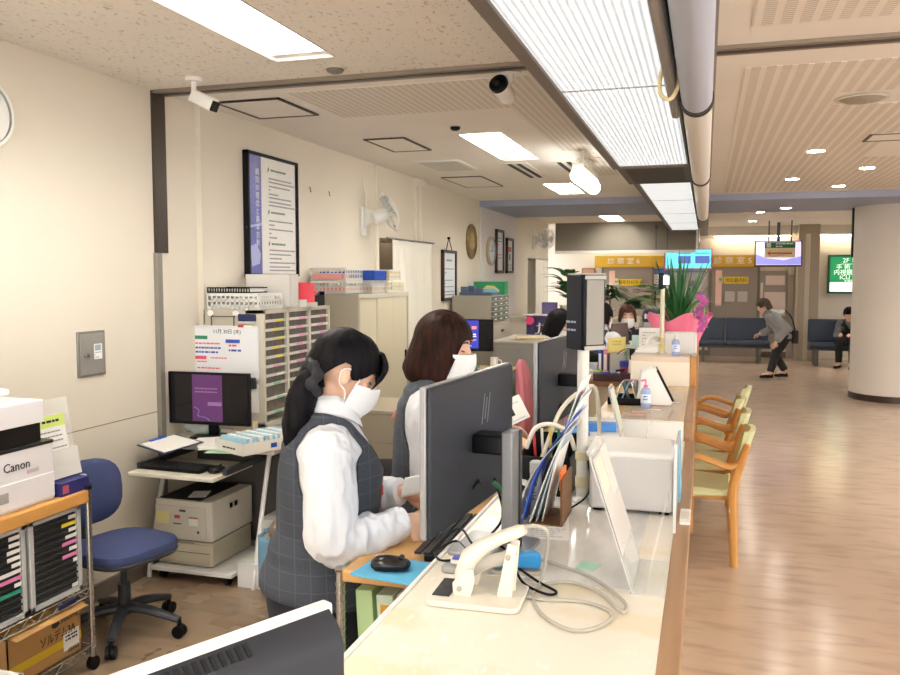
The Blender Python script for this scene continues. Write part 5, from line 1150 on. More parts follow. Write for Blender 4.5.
# clear sign stands
def clear_sign(label, loc, w, h, lean, cols, rz=0):
    t = thing('sign_holder', label, 'sign holder', loc, rz); T = M.Rotation(R(-lean), 4, 'Y')
    mb = MB(); mb.box((0, 0, h/2), (.003, w, h), T=T); mb.build('front_sheet', mat('sign_clear', '#eff2f1', .06, alpha=.45), t, smooth=0)
    mb = MB(); mb.box((.004, 0, h*.62), (.0012, w*.94, h*.7), T=T); 
    for k, (y0, y1, z0, z1) in enumerate(cols): mb.m(k+1).box((.0052, (y0+y1)/2*w, (z0+z1)/2*h), (.0008, (y1-y0)*w, (z1-z0)*h), T=T)
    mb.build('leaflet', [mat('leaflet_pale', '#e6e4e0', .6, alpha=.75), mat('leaflet_sage', '#d3dccb', .6), mat('leaflet_rose', '#ead8cf', .6)], t, smooth=0)
    mb = MB(); mb.box((.05, 0, h*.3), (.003, w, h*.62), T=M.Translation((-.025, 0, 0)) @ M.Rotation(R(12), 4, 'Y')); mb.build('rear_prop', CLR, t, smooth=0)
    mb = MB(); mb.bb(-.005, .07, -w/2, w/2, 0, .003); mb.build('base', CLR, t, smooth=0)
    return t
clear_sign('clear leaning sign stand with a green and pink leaflet in front of the white machine', (-.145, 2.0, Z0), .24, .325, 18, ((-.4, .0, .7, .95), (.05, .42, .62, .97)))
clear_sign('clear leaning sign stand with a sage leaflet, beyond the white machine', (-.25, 3.08, Z0), .13, .33, 14, ((-.4, .4, .5, .95), (-.3, .3, .3, .45)))
t = thing('divider_sheet', 'thin clear upright sheet standing along the counter edge by the white machine', 'divider', (-.07, 2.47, Z0)); mb = MB(); mb.bb(-.0015, .0015, -.1, .13, 0, .25); mb.build('sheet', mat('sign_clear', ''), t, smooth=0); mb = MB(); mb.bb(-.004, .004, -.104, -.1, 0, .255); mb.build('edge_strip', mat('strip_pale', '#d7d9d8', .3), t, smooth=0)
t = thing('edge_plate', 'small white plate on the brown counter edge beside the clear divider', 'plate', (-.044, 2.53, 1.003)); mb = MB(); mb.rbox((0, 0, .004), (.03, .15, .007), .006); mb.build('plate', PAP, t); mb = MB(); mb.bb(-.012, .012, -.04, .04, .0075, .0085); mb.build('tape', mat('tape_clear', ''), t, smooth=0)
# file organiser with leaning folders
t = thing('magazine_rack', 'open brown file rack holding the leaning folders beside the pole', 'file rack', (-.43, 2.42, Z0)); mb = MB(); mb.bb(-.05, .05, -.09, .09, 0, .006); mb.bb(.044, .05, -.09, .09, 0, .14); mb.build('rack', wood_mat('rack_brown', '#8a5f38', '#6d4827'), t, smooth=0); mb = MB(); mb.bb(.036, .044, -.06, .02, .1, .16); mb.build('orange_tab', mat('tab_orange', '#ef7a2c'), t, bevel=.002)
FD = (('clear folder leaning lowest on the file rack', MILK, -.075, 30, .33, 0), ('bright blue folder leaning in the file rack', mat('folder_blue', '#3b66d6', .35), -.055, 26, .36, 0), ('white folder leaning behind the blue one', PAP, -.035, 22, .4, 0), ('pale blue clear folder leaning near the pole', mat('folder_ice', '#cfe2ee', .25, alpha=.85), -.018, 19, .4, 0), ('tall leaflet with pink print in the file rack', PAP, -.002, 15, .43, 1))
for k, (lab, mm, dx, lean, h, pk) in enumerate(FD):
    t = thing('leaning_folder', lab, 'folder', (-.44+dx, 2.4+.012*k, 1.008))
    T = M.Rotation(R(lean), 4, 'Y')
    mb = MB(); mb.grid(lambda u, v: V((-.03*sin(v*pi)*(1 if k < 2 else .3), -.1+.2*u, h*v)), 6, 10, T); mb.build('sheet', mm, t, solid=.003)
    if pk: mb = MB(); lines(mb, T @ face((.004, -.02, h*.8), 90), -.06, .06, [.05, .03, .01, -.01, -.03], .014, rn); lines(mb, T @ face((-.0035, 0, h*.8), -90), -.08, .06, [.05, .03, .01, -.01], .014, rn); mb.build('print', mat('print_rose', '#e24d78'), t, smooth=0)
t = thing('glue_stick', 'fat white glue stick with blue lettering beside the folders', 'glue stick', (-.475, 2.42, Z0)); mb = MB(); mb.lathe([(.016, 0), (.018, .005), (.018, .13), (.016, .135)], 20); mb.build('tube', WH, t); mb = MB(); mb.lathe([(.0188, .135), (.0188, .165), (.015, .17)], 20); mb.build('cap', WH, t)
txt('PiT', .022, mat('letter_blue', '#27409a'), t, M.Translation((0, 0, .07)) @ M.Rotation(R(-8), 4, 'Z') @ M.Translation((0, -.0182, 0)) @ M.Rotation(R(90), 4, 'X') @ M.Rotation(R(90), 4, 'Z')); mb = MB(); mb.box((0, -.0178, .105), (.012, .001, .014)); mb.build('blue_square', mat('letter_blue', ''), t, smooth=0)
t = thing('tape_roll', 'white roll of tape on its stand between column and glue stick', 'tape', (-.53, 2.46, Z0)); mb = MB(); mb.lathe([(.03, -.012), (.045, -.012), (.045, .012), (.03, .012), (.03, -.012)], 28, M.Translation((0, 0, .055)) @ M.Rotation(R(80), 4, 'X'), cap=False); mb.build('roll', WH, t); mb = MB(); mb.rbox((0, 0, .006), (.09, .05, .012), .01); mb.bb(-.02, .02, -.02, .02, .012, .03); mb.build('stand', DKG, t)
t = thing('pen_tray', 'black desk organiser between the monitors', 'organiser', (-.5, 2.78, Z0)); mb = MB()
for q in ((-.09, .09, -.12, .12, 0, .005), (-.09, -.085, -.12, .12, 0, .13), (.085, .09, -.12, .12, 0, .13), (-.09, .09, -.12, -.115, 0, .13), (-.09, .09, .115, .12, 0, .17), (-.09, .09, -.003, .003, 0, .1)): mb.bb(*q)
mb.build('box', BLK, t, bevel=.002)
mb = MB(); mb.tube([(-.08, 0, .13), (-.05, 0, .2), (0, .02, .215), (.06, .02, .19), (.085, .02, .13)], .008, smooth=5); mb.build('cream_arch', CRM, t)
for k, mm in enumerate((RED, WH, mat('pen_yellow', '#e9d24a'), GRN, DKG)): mb = MB(); mb.cyl((-.05+.025*k, .05, .01), (-.07+.03*k, .07, .19), .005, n=8); mb.build('pen', mm, t)
t = thing('document_bundle', 'red and white printed packets behind the black organiser', 'packets', (-.5, 3.02, Z0)); mb = MB(); mb.box((0, 0, .05), (.16, .12, .1), 10); mb.build('packet', PAP, t, bevel=.004); mb = MB(); mb.box((-.02, .01, .115), (.09, .05, .03), -15); mb.build('red_packet', RED, t, bevel=.006); mb = MB(); mb.box((.05, .0, .11), (.05, .09, .02), 20); mb.build('green_packet', mat('packet_green', '#5da37c'), t, bevel=.004)
t = thing('cable_hose', 'cream cable arching up beside the second monitor', 'cable', (-.47, 2.95, Z0)); mb = MB(); mb.tube([(-.07, -.25, .03), (-.05, -.15, .12), (-.02, .0, .24), (.04, .1, .3), (.09, .14, .29), (.1, .2, .004)], .008, smooth=6); mb.build('cable', mat('cable_cream', '#cfc9b6', .5), t)
t = thing('paper_stack', 'white paper stack with blue packets beyond the white machine', 'papers', (-.42, 3.2, Z0)); mb = MB()
for j in range(6): mb.box((rn.uniform(-.01, .01), rn.uniform(-.01, .01), .01+.02*j), (.24, .3, .018), rn.uniform(-4, 4))
mb.build('sheets', PAP, t, smooth=0); mb = MB(); mb.box((.0, .05, .135), (.2, .07, .03), 5); mb.box((-.04, -.05, .128), (.08, .1, .016), 20); mb.build('blue_packet', mat('packet_sky', '#4d8fe0', .5), t, bevel=.004); mb = MB(); mb.box((-.09, .12, .135), (.05, .04, .03)); mb.build('pink_pad', mat('pad_pink', ''), t, bevel=.003)
# ------------------------------------------------------------------ on the middle counter
Z1 = 1.081
t = thing('payment_tablet', 'white wedge-shaped terminal with a black screen edge on the middle counter', 'terminal', (-.235, 4.3, Z1), 6)
mb = MB(); mb.prism([(-.1, 0), (.075, 0), (.085, .02), (-.0, .185), (-.02, .185), (-.07, .16)], .16, M.Translation((0, .08, 0)) @ M.Rotation(R(90), 4, 'X')); mb.build('wedge', WH, t, bevel=.006)
mb = MB(); mb.box((0, 0, 0), (.012, .165, .175), T=M.Translation((.046, 0, .1)) @ M.Rotation(R(-27), 4, 'Y')); mb.build('screen', BLK, t, bevel=.003)
def sanitizer(label, loc, s, body, pump):
    t = thing('sanitizer_bottle', label, 'bottle', loc)
    mb = MB(); mb.lathe([(.026*s, 0), (.03*s, .006*s), (.03*s, .1*s), (.022*s, .118*s), (.012*s, .125*s)], 22); mb.build('bottle', body, t)
    mb = MB(); mb.lathe([(.013*s, .125*s), (.013*s, .14*s), (.004*s, .142*s), (.004*s, .16*s)], 14); mb.tube([(0, 0, .16*s), (.0, 0, .17*s), (-.03*s, 0, .165*s)], .006*s, 8); mb.build('pump', pump, t)
    mb = MB(); mb.lathe([(.0305*s, .03*s), (.0305*s, .085*s)], 22, cap=False); mb.m(1); lines(mb, face((0, -.0306*s, .06*s), 0), -.014*s, .014*s, [.012*s, -.005*s], .012*s, rn); mb.build('label', [mat('label_ice', '#dfe7f4'), mat('label_violet', '')], t, smooth=0)
    return t
sanitizer('blue-tinted sanitizer bottle with a pink pump beside the white terminal', (-.27, 4.14, Z1), .8, mat('bottle_blue', '#a9bfe8', .15, alpha=.8), PNK)
t = thing('phone_tray', 'black tray of upright cards and papers on the middle counter', 'tray', (-.35, 4.28, Z1)); mb = MB()
for q in ((-.11, .08, -.09, .09, 0, .008), (-.11, .08, -.09, -.085, 0, .035), (-.11, .08, .085, .09, 0, .035), (-.11, -.105, -.09, .09, 0, .035), (.075, .08, -.09, .09, 0, .035)): mb.bb(*q)
mb.build('tray', BLK, t, smooth=0)
for k, (x, ln, mm) in enumerate(((-.08, 20, PAP), (-.05, 22, mat('card_blue', '#78c2e2')), (-.01, -18, DKG), (.03, -15, PAP), (.05, -20, mat('card_grey', '#9c9d9b')))): mb = MB(); mb.box((0, 0, .05), (.004, .12, .1), T=M.Translation((x, 0, .012)) @ M.Rotation(R(ln), 4, 'Y')); mb.build('card', mm, t, smooth=0)
t = thing('vinyl_mat', 'clear mat with printed cards under it on the middle counter', 'desk mat', (-.2, 4.25, Z1-.0005)); mb = MB(); mb.bb(-.16, .1, -.42, .5, 0, .0012); mb.build('mat', mat('vinyl_clear', '#eee6da', .08, alpha=.35), t, smooth=0); mb = MB(); rc = random.Random(21)
for k in range(9): mb.m(k % 3); mb.box((rc.uniform(-.12, .07), -.35+.09*k, .0016), (rc.uniform(.05, .1), rc.uniform(.03, .05), .0006), rc.uniform(-6, 6))
mb.build('card', [mat('card_rose', '#d9a69a'), mat('card_tan', '#c3a98c'), mat('card_pale', '#e3d9cf')], t, smooth=0)
t = thing('card_terminal', 'small dark pink-lit device at the back of the middle counter', 'device', (-.38, 4.9, Z1)); mb = MB(); mb.rbox((0, 0, .02), (.14, .1, .038), .02); mb.build('body', DKG, t, bevel=.006); mb = MB(); mb.bb(-.05, .05, -.03, .02, .0395, .041); mb.build('keypad', mat('keypad_pink', '#a0577e'), t, smooth=0)
# ------------------------------------------------------------------ on and behind the far counter
Z2 = 1.2505
t = thing('display_pole', 'slim cream pole with a small black camera head on the far counter', 'display', (-.25, 5.22, Z2))
mb = MB(); mb.cyl((0, 0, 0), (0, 0, .4), .013, n=16); mb.lathe([(.03, 0), (.03, .012)], 18); mb.build('pole', mat('pole_cream', '#d9d3bd', .4), t)
mb = MB(); mb.cyl((0, 0, .03), (0, 0, .06), .018, n=16); mb.cyl((0, 0, .085), (0, 0, .1), .018, n=16); mb.build('collar', mat('collar_yellow', '#d8c66a', .5), t)
mb = MB(); mb.box((-.01, 0, .445), (.03, .03, .1)); mb.build('camera_head', BLK, t, bevel=.004); mb = MB(); mb.box((.02, -.005, .45), (.035, .02, .055)); mb.build('screen', emis('small_screen', '#d5dcf0', .8), t, smooth=0)
t = thing('file_box', 'white upright box on the far counter in front of the wrapped plant', 'box', (-.14, 5.27, Z2)); mb = MB(); mb.box((0, 0, .065), (.19, .1, .13)); mb.build('box', mat('box_pale', '#e3e1de', .5), t, bevel=.004); mb = MB(); mb.box((0, 0, .1315), (.18, .085, .003)); mb.build('lid', WH, t, bevel=.001)
sanitizer('slim pale blue bottle in front of the white box on the far counter', (-.165, 5.14, Z2), .78, mat('bottle_blue', ''), WH)
t = thing('desk_phone', 'white desk telephone at the foot of the cream pole', 'telephone', (-.33, 5.3, Z2)); mb = MB(); mb.prism([(-.08, 0), (.08, 0), (.08, .05), (-.08, .02)], .15, M.Translation((0, .075, 0)) @ M.Rotation(R(90), 4, 'X')); mb.build('base', WH, t, bevel=.005); mb = MB(); mb.tube([(-.02, -.06, .06), (.0, -.05, .085), (.03, .0, .095), (.05, .06, .08)], [.018, .012, .012, .018], 12, smooth=4); mb.build('handset', WH, t)
mb = MB(); mb.tube([(-.05, -.07, .02), (-.14, -.02, .02), (-.2, .05, -.02)], .003, smooth=4); mb.build('cord', BLK, t)
t = thing('paper_forms', 'white forms standing beside the telephone on the far counter', 'papers', (-.33, 5.52, Z2)); mb = MB(); mb.box((0, 0, .07), (.16, .01, .14), 0, M.Rotation(R(-8), 4, 'X')); mb.m(1); lines(mb, M.Rotation(R(-8), 4, 'X') @ face((0, -.006, .07), 0), -.06, .06, [.04, .02, 0, -.02, -.04], .01, rn); mb.build('form', [PAP, mat('print_light', '#b9bbbd')], t, smooth=0); mb = MB(); mb.box((-.1, .02, .045), (.05, .02, .09)); mb.build('green_form', mat('form_mint', '#bcd8cf'), t, smooth=0)
# acrylic screen on the hall edge of the far counter
t = thing('acrylic_screen', 'clear acrylic screen along the hall edge of the far counter', 'screen', (-.058, 5.8, Z2)); mb = MB(); mb.bb(-.002, .002, -.7, .75, 0, .32); mb.build('sheet', mat('screen_clear', '#eef3f2', .05, alpha=.16), t, smooth=0)
for y in (-.7, .0, .72): mb = MB(); mb.bb(-.012, .012, y, y+.025, 0, .02); mb.build('clamp', ALU, t)
# wrapped plant
def leafblade(mb, base, az, L, w, up, droop, n=12):
    d = V((cos(az), sin(az), 0)); s = V((-sin(az), cos(az), 0)); rows = []
    for k in range(n+1):
        u = k/n; p = V(base) + d*(L*(u*up[0] + droop*u*u)) + V((0, 0, L*(u*up[1] - droop*.9*u**3)))
        ww = w*(min(1, .35+u*2.2))*(1-u**2.2) + .0006
        rows.append([p - s*ww + V((0, 0, .15*ww)), p, p + s*ww + V((0, 0, .15*ww))])
    vs = [q for r_ in rows for q in r_]
    mb.add(vs, [(3*k+j, 3*k+j+1, 3*k+j+4, 3*k+j+3) for k in range(n) for j in (0, 1)])
GL = mat('leaf_deep', '#2f6b38', .45, var=.3, scale=9); GL2 = mat('leaf_mid', '#4a8a45', .5, var=.25, scale=9); GL3 = mat('leaf_lime', '#86b85a', .5, var=.2, scale=8)
rp = random.Random(31)
t = thing('wrapped_plant', 'tall spiky orchid plant in bright pink wrapping on the far counter', 'plant', (-.17, 5.72, Z2))
mb = MB()
def wrap(u, v):
    a = 2*pi*u; r = .12 + .06*v + .014*v*sin(a*9) + .03*v*v*sin(a*4+1); return V((r*cos(a), r*sin(a)*.8, .21*v + .03*v*v*sin(a*4)))
mb.grid(wrap, 72, 12); mb.build('wrapping', mat('wrap_pink', '#f4809f', .55), t, solid=.003)
mb = MB(); mb.lathe([(.09, .002), (.11, .15), (.105, .15), (.085, .01)], 24); mb.build('pot', mat('pot_white', '#e9e3dc', .4), t)
mb = MB(); mb.lathe([(.001, .14), (.104, .14)], 24, cap=False); mb.build('soil', mat('soil', '#4a3a2a', .9), t)
mb = MB()
for k in range(70):
    a = rp.uniform(0, 2*pi); L = rp.uniform(.25, .52); r0 = rp.uniform(0, .06); lean = rp.uniform(.05, .4)
    leafblade(mb, (r0*cos(a), r0*sin(a), .14), a+rp.uniform(-.5, .5), L, rp.uniform(.008, .014), (lean, 1), rp.uniform(.02, .5)*lean*2)
mb.build('leaves', [GL], t, smooth=60, recalc=False)
mb = MB()
for k in range(14):
    a = rp.uniform(0, 2*pi); leafblade(mb, (.05*cos(a), .05*sin(a), .14), a, rp.uniform(.25, .42), .014, (.5, .85), .5)
mb.build('outer_leaves', [GL2], t, smooth=60, recalc=False)
mb = MB(); mb.tube([(.07, -.02, .15), (.11, -.05, .3), (.14, -.06, .34), (.16, -.07, .3), (.165, -.08, .18)], .004, smooth=5); mb.build('flower_stem', GL3, t)
for k in range(9):
    c = V((.12+.055*rp.random(), -.055-.03*rp.random(), .34-.026*k)); mb = MB()
    for j in range(5):
        a = 2*pi*j/5 + k; T = M.Translation(c) @ M.Rotation(R(70), 4, 'X') @ M.Rotation(a, 4, 'Z'); mb.ball((.016, 0, 0), (.017, .011, .003), 8, T, 5)
    mb.ball(c, .006, 8, None, 5); mb.build('blossom', mat('orchid_purple', '#c65aa6', .5, var=.2, scale=30), t)
t = thing('yellow_bloom', 'small yellow-flowered sprig behind the pink-wrapped plant', 'plant', (-.19, 5.98, Z2)); mb = MB(); mb.lathe([(.03, 0), (.045, .1), (.04, .1)], 16); mb.build('pot', OFFW, t); mb = MB(); mb.tube([(0, 0, .08), (.02, 0, .22), (.03, 0, .3)], .004); mb.build('stem', GL2, t)
for k in range(5): mb = MB(); mb.ball((.03+.02*cos(k*1.3), .02*sin(k*1.3), .3-.02*k), .016, 8, None, 6); mb.build('blossom', YEL, t)
# staff desk behind, with binders
t = thing('binder_desk', 'brown-edged staff desk below the far counter, crowded with binders', 'desk', (-.95, 6.15, 0))
mb = MB(); mb.bb(-.15, .5, -.5, .5, .98, 1.015); mb.build('desktop', wood_mat('desk_brown', '#94673f', '#7c5330', 16), t, bevel=.004)
mb = MB(); mb.bb(-.13, .48, -.45, -.42, 0, .98); mb.build('modesty_panel', mat('panel_beige', '#bfb096', .6), t, smooth=0)
for x in (-.13, .47): mb = MB(); mb.bb(x-.015, x+.015, -.42, .45, 0, .98); mb.build('side_panel', MATS['panel_beige'], t, smooth=0)
ZB = 1.0155
BD = (('blue binder standing on the brown-edged desk', BLU, -.69, 5.9, .22), ('pink binder standing beside the blue one', mat('binder_pink', '#e59cb3', .5), -.655, 5.91, .21), ('white binder leaning by the yellow note', PAP, -.61, 5.92, .22), ('pale green binder behind the blue and pink tub', mat('binder_mint', '#a9c9b2', .5), -.53, 5.98, .2))
for lab, mm, x, y, h in BD:
    t = thing('ring_binder', lab, 'binder', (x, y, ZB)); mb = MB(); mb.box((0, 0, h/2), (.028, .24, h)); mb.build('cover', mm, t, bevel=.003); mb = MB(); mb.box((0, -.121, h*.55), (.018, .002, h*.5)); mb.build('spine_label', PAP if mm is not PAP else mat('print_light', '#b9bbbd'), t, smooth=0)
t = thing('yellow_note', 'large yellow note propped on the binders', 'note', (-.575, 5.74, 1.2)); mb = MB(); mb.grid(lambda u, v: V((-.06+.12*u, .04*v+.01*sin(u*4), .1*v+.012*u)), 6, 6); mb.build('sheet', mat('note_yellow', '#f0e08a', .7), t, solid=.002); mb = MB(); lines(mb, face((0, .012, .06), 0, -20), -.03, .03, [.02, .0], .012, rn); mb.build('print', mat('print_tan', '#c9b568'), t, smooth=0)
mb = MB(); mb.bb(-.05, .05, .05, .2, -.185, -.0); mb.build('clear_holder', mat('holder_clear', '#e9ece9', .15, alpha=.6), t, smooth=0)
t = thing('pencil_tray', 'dark red tray with a clear box and pens on the brown-edged desk', 'tray', (-.59, 5.7, ZB)); mb = MB(); mb.bb(-.13, .13, -.05, .05, 0, .05); mb.build('tray', mat('tray_maroon', '#3d1c22', .4), t, bevel=.004)
for k, (x, mm, h) in enumerate(((-.1, mat('marker_lime', '#9fd04a'), .08), (-.05, BLU, .07), (.0, BLU, .065), (.05, BLK, .09))): mb = MB(); mb.cyl((x-.03, -.02, h-.02), (x+.03, -.03, h-.01), .008, n=10); mb.build('marker', mm, t)
t = thing('paste_tub', 'blue and pink tub with a white stick on the brown-edged desk', 'tub', (-.51, 5.8, ZB)); mb = MB(); mb.lathe([(.045, 0), (.045, .09)], 22); mb.build('tub', mat('tub_plum', '#9d3b5f', .4), t); mb = MB(); mb.lathe([(.048, .09), (.048, .125), (.04, .13)], 22); mb.build('lid', mat('lid_blue', '#2b3596', .4), t); mb = MB(); mb.cyl((.02, -.05, .03), (.03, -.055, .14), .01); mb.build('stick', WH, t)
t = thing('clear_box', 'clear plastic box of clips beside the blue binder', 'box', (-.8, 5.95, ZB)); mb = MB(); mb.bb(-.1, .08, -.08, .08, 0, .09); mb.build('box', mat('holder_clear', ''), t, bevel=.003); mb = MB(); mb.bb(-.08, .06, -.06, .06, .005, .05); mb.build('clips', mat('clip_grey', '#8f8f86', .6, var=.4, scale=60), t)
t = thing('violet_packets', 'violet and white packets by the pole on the brown-edged desk', 'packets', (-.79, 5.78, ZB)); mb = MB(); mb.box((0, 0, .03), (.1, .1, .06), 12); mb.build('packet', mat('packet_grey', '#d4d2d8'), t, bevel=.003); mb = MB(); mb.box((-.06, .03, .045), (.05, .07, .09), -8); mb.build('violet_packet', mat('packet_violet', '#7a58b4'), t, bevel=.003)
t = thing('label_printer', 'silver machine with a dark round head behind the seated staff', 'machine', (-.52, 8.86, 1.016)); mb = MB(); mb.rbox((0, 0, .12), (.2, .22, .24), .03); mb.build('body', mat('machine_silver', '#9fa1a2', .3, .4), t, bevel=.01); mb = MB(); mb.lathe([(.105, .24), (.11, .3), (.1, .36), (.04, .375)], 24); mb.build('head', mat('head_navy', '#2a3046', .3), t); mb = MB()
for k in (-1, 0, 1): mb.box((.06*k, -.108+.02*abs(k), .3), (.035, .008, .05))
mb.build('window', mat('window_silver', '#c9cfd5', .2), t, smooth=0)
t = thing('inner_desk', 'inner desk where two colleagues sit, beyond the far counter', 'desk', (-.78, 9.05, 0)); mb = MB(); mb.bb(-.5, .4, -.4, .32, .985, 1.015); mb.build('desktop', mat('ledge_cream', ''), t, bevel=.004)
for x in (-.46, .36):
    for y in (-.35, .28): mb = MB(); mb.bb(x-.02, x+.02, y-.02, y+.02, 0, .985); mb.build('leg', GRY, t)
def laptop_screen(label, loc, rz, w, h, mm, z):
    t = thing('desk_screen', label, 'monitor', loc, rz)
    mb = MB(); mb.box((0, 0, z+h/2), (w, .025, h), T=M.Rotation(R(-6), 4, 'X')); mb.build('housing', mm, t, bevel=.004)
    mb = MB(); mb.box((0, .014, z+h/2), (w-.02, .002, h-.02), T=M.Rotation(R(-6), 4, 'X')); mb.build('screen', emis('screen_glow', ''), t, smooth=0)
    mb = MB(); mb.box((0, .03, z/2+.03), (.05, .03, z+.06)); mb.rbox((0, .02, .006), (.2, .16, .012), .02); mb.build('stand', mm, t)
laptop_screen('brown-backed screen between the two seated colleagues', (-.84, 8.85, 1.016), 65, .3, .22, mat('screen_brown', '#6f5f5e', .4), .0)
laptop_screen('black-backed screen on the brown-edged desk', (-.97, 6.35, 1.016), -70, .42, .3, BLK, .08)
# plants on the low back wall
def pot_plant(label, loc, kind, s=1):
    t = thing('potted_plant', label, 'plant', loc)
    mb = MB(); mb.lathe([(.08*s, 0), (.11*s, .14*s), (.115*s, .16*s), (.1*s, .16*s), (.095*s, .14*s)], 22); mb.build('pot', mat('pot_cream', '#d5cfc0', .5), t)
    mb = MB()
    if kind == 'broad':
        for k in range(26):
            a = rp.uniform(0, 2*pi); h = rp.uniform(.15, .6)*s; base = (.08*s*cos(a)*h*2, .08*s*sin(a)*h*2, .14*s+h*.8); leafblade(mb, base, a, rp.uniform(.2, .32)*s, .085*s, (.7, .5), .35, 8)
    elif kind == 'weep':
        for k in range(90):
            a = rp.uniform(0, 2*pi); leafblade(mb, (.05*s*cos(a), .05*s*sin(a), (.3+rp.uniform(0, .25))*s), a, rp.uniform(.2, .36)*s, .032*s, (.55, .35), .65, 8)
    elif kind == 'trail':
        for k in range(60):
            a = rp.uniform(0, 2*pi); r_ = rp.uniform(0, .3)*s; leafblade(mb, (r_*cos(a), .5*r_*sin(a), (.2+rp.uniform(0, .22))*s), a, rp.uniform(.1, .17)*s, .065*s, (.8, .3), .3, 5)
    else:
        for k in range(110):
            a = rp.uniform(0, 2*pi); e = rp.uniform(.2, 1.4); leafblade(mb, (.1*s*cos(a)*cos(e), .1*s*sin(a)*cos(e), (.22+.14*sin(e))*s), a, .11*s, .055*s, (.7*cos(e)+.2, .8*sin(e)), .2, 4)
    mb.build('leaves', {'broad': GL2, 'weep': GL, 'trail': GL3, 'bush': mat('leaf_bottle', '#2b5238', .5, var=.3, scale=9)}[kind], t, smooth=60, recalc=False)
    mb = MB(); mb.cyl((0, 0, .1*s), (0, 0, .35*s), .012*s); mb.build('stem', mat('stem_brown', '#5b4a33', .8), t)
    return t
pot_plant('broad-leaved bright green plant on the low back wall', (-2.02, 12.72, 1.11), 'broad', 1.1)
pot_plant('dark weeping plant on the low back wall', (-1.38, 12.72, 1.11), 'weep', .85)
pot_plant('lime trailing plant between the weeping plant and the bush', (-1.05, 12.72, 1.11), 'trail', .7)
pot_plant('dark rounded bush behind the masked colleague', (-1.0, 12.3, 1.0), 'bush', .95)
pot_plant('pale trailing plant below the blue wall notice', (-.72, 12.72, 1.11), 'trail', 1.15)
t = thing('plant_stand', 'narrow stand under the rounded bush', 'stand', (-1.0, 12.3, 0)); mb = MB(); mb.bb(-.14, .14, -.14, .14, .96, .999); mb.build('board', GRY, t, bevel=.003); mb = MB(); mb.cyl((0, 0, .03), (0, 0, .96), .03); mb.bb(-.15, .15, -.15, .15, 0, .03); mb.build('stem', GRY, t)
carton('violet_box', 'violet box on the low back wall', (-2.3, 12.72, 1.111), (.22, .15, .22), m=mat('box_violet', '#6d619a', .6))

# ------------------------------------------------------------------ hall chairs
FABG = mat('lime_vinyl', '#d6dcac', .5)
CHW = wood_mat('chair_wood', '#d7a05a', '#c88d44', 16, (1, 1, .12), .35)
def armchair(label, loc, rz):
    """faces local -X (towards the counter); rear legs at +X"""
    t = thing('wooden_armchair', label, 'chair', loc, rz)
    mb = MB(); pr = [(-.24, .405), (-.25, .43), (-.22, .462), (0, .455), (.16, .445), (.2, .46), (.2, .41), (.0, .398)]
    mb.prism(pr, .45, M.Translation((0, .225, 0)) @ M.Rotation(R(90), 4, 'X')); mb.build('seat', FABG, t, bevel=.012)
    mb = MB()
    def bk(u, v, off=0): y = -.235+.47*u; c = (2*u-1)**2; h = .55+.245*v; rr = 1-.25*max(0, v-.6)/.4*c*1.6; return V((.215 + .28*(h-.45) - .035*c*-1*-1 + off, y*rr, h))
    n, m_ = 14, 8
    fr = [[bk(i/n, j/m_) for i in range(n+1)] for j in range(m_+1)]; bk_ = [[bk(i/n, j/m_, .032) for i in range(n+1)] for j in range(m_+1)]
    for A, o in ((fr, 1), (bk_, -1)): mb.add([p for r_ in A for p in r_], [(j*(n+1)+i, j*(n+1)+i+1, (j+1)*(n+1)+i+1, (j+1)*(n+1)+i) for j in range(m_) for i in range(n)])
    loop_f = fr[0] + [r_[-1] for r_ in fr[1:]] + fr[-1][::-1][1:] + [r_[0] for r_ in fr[::-1]][1:-1]
    loop_b = bk_[0] + [r_[-1] for r_ in bk_[1:]] + bk_[-1][::-1][1:] + [r_[0] for r_ in bk_[::-1]][1:-1]
    k = len(loop_f); mb.add(loop_f + loop_b, [(i, (i+1) % k, k+(i+1) % k, k+i) for i in range(k)])
    bmesh.ops.remove_doubles(mb.bm, verts=mb.bm.verts, dist=1e-4); mb.build('backrest', FABG, t)
    for s in (-1, 1):
        y = s*.262
        mb = MB(); mb.tube([(.235, y, 0), (.225, y, .2), (.215, y, .45), (.25, y, .6), (.295, y, .74)], [.02, .021, .024, .022, .018], 10, smooth=5, flat=1.3); mb.build('leg', CHW, t)
        mb = MB(); mb.tube([(-.2, y, 0), (-.19, y, .3), (-.15, y, .5), (-.11, y, .6), (-.05, y, .645), (.02, y, .65), (.12, y, .62), (.2, y, .6), (.255, y, .63)], [.016, .018, .018, .018, .017, .017, .017, .017, .014], 10, smooth=6, flat=1.25); mb.build('arm', CHW, t)
    mb = MB()
    for y in (-.17, .17): mb.bb(-.19, .2, y-.011, y+.011, .375, .402)
    mb.build('side_rail', CHW, t, bevel=.004)
    mb = MB(); mb.bb(-.2, -.18, -.25, .25, .365, .4); mb.bb(.195, .215, -.25, .25, .365, .41); mb.build('cross_rail', CHW, t, bevel=.004)
    mb = MB(); mb.bb(.2, .23, -.2805, -.2795, .33, .36); mb.build('sticker', PAP, t, smooth=0)
    return t
for k, (y, x, rz, lab) in enumerate(((5.38, -.03, -2, 'green-cushioned wooden armchair nearest the camera beside the counter'), (6.08, -.02, -3, 'second green-cushioned wooden armchair along the counter'), (6.76, -.03, -2, 'third green-cushioned wooden armchair along the counter'), (7.42, .05, -6, 'farthest of the four green-cushioned wooden armchairs'))): armchair(lab, (x, y, 0), rz)
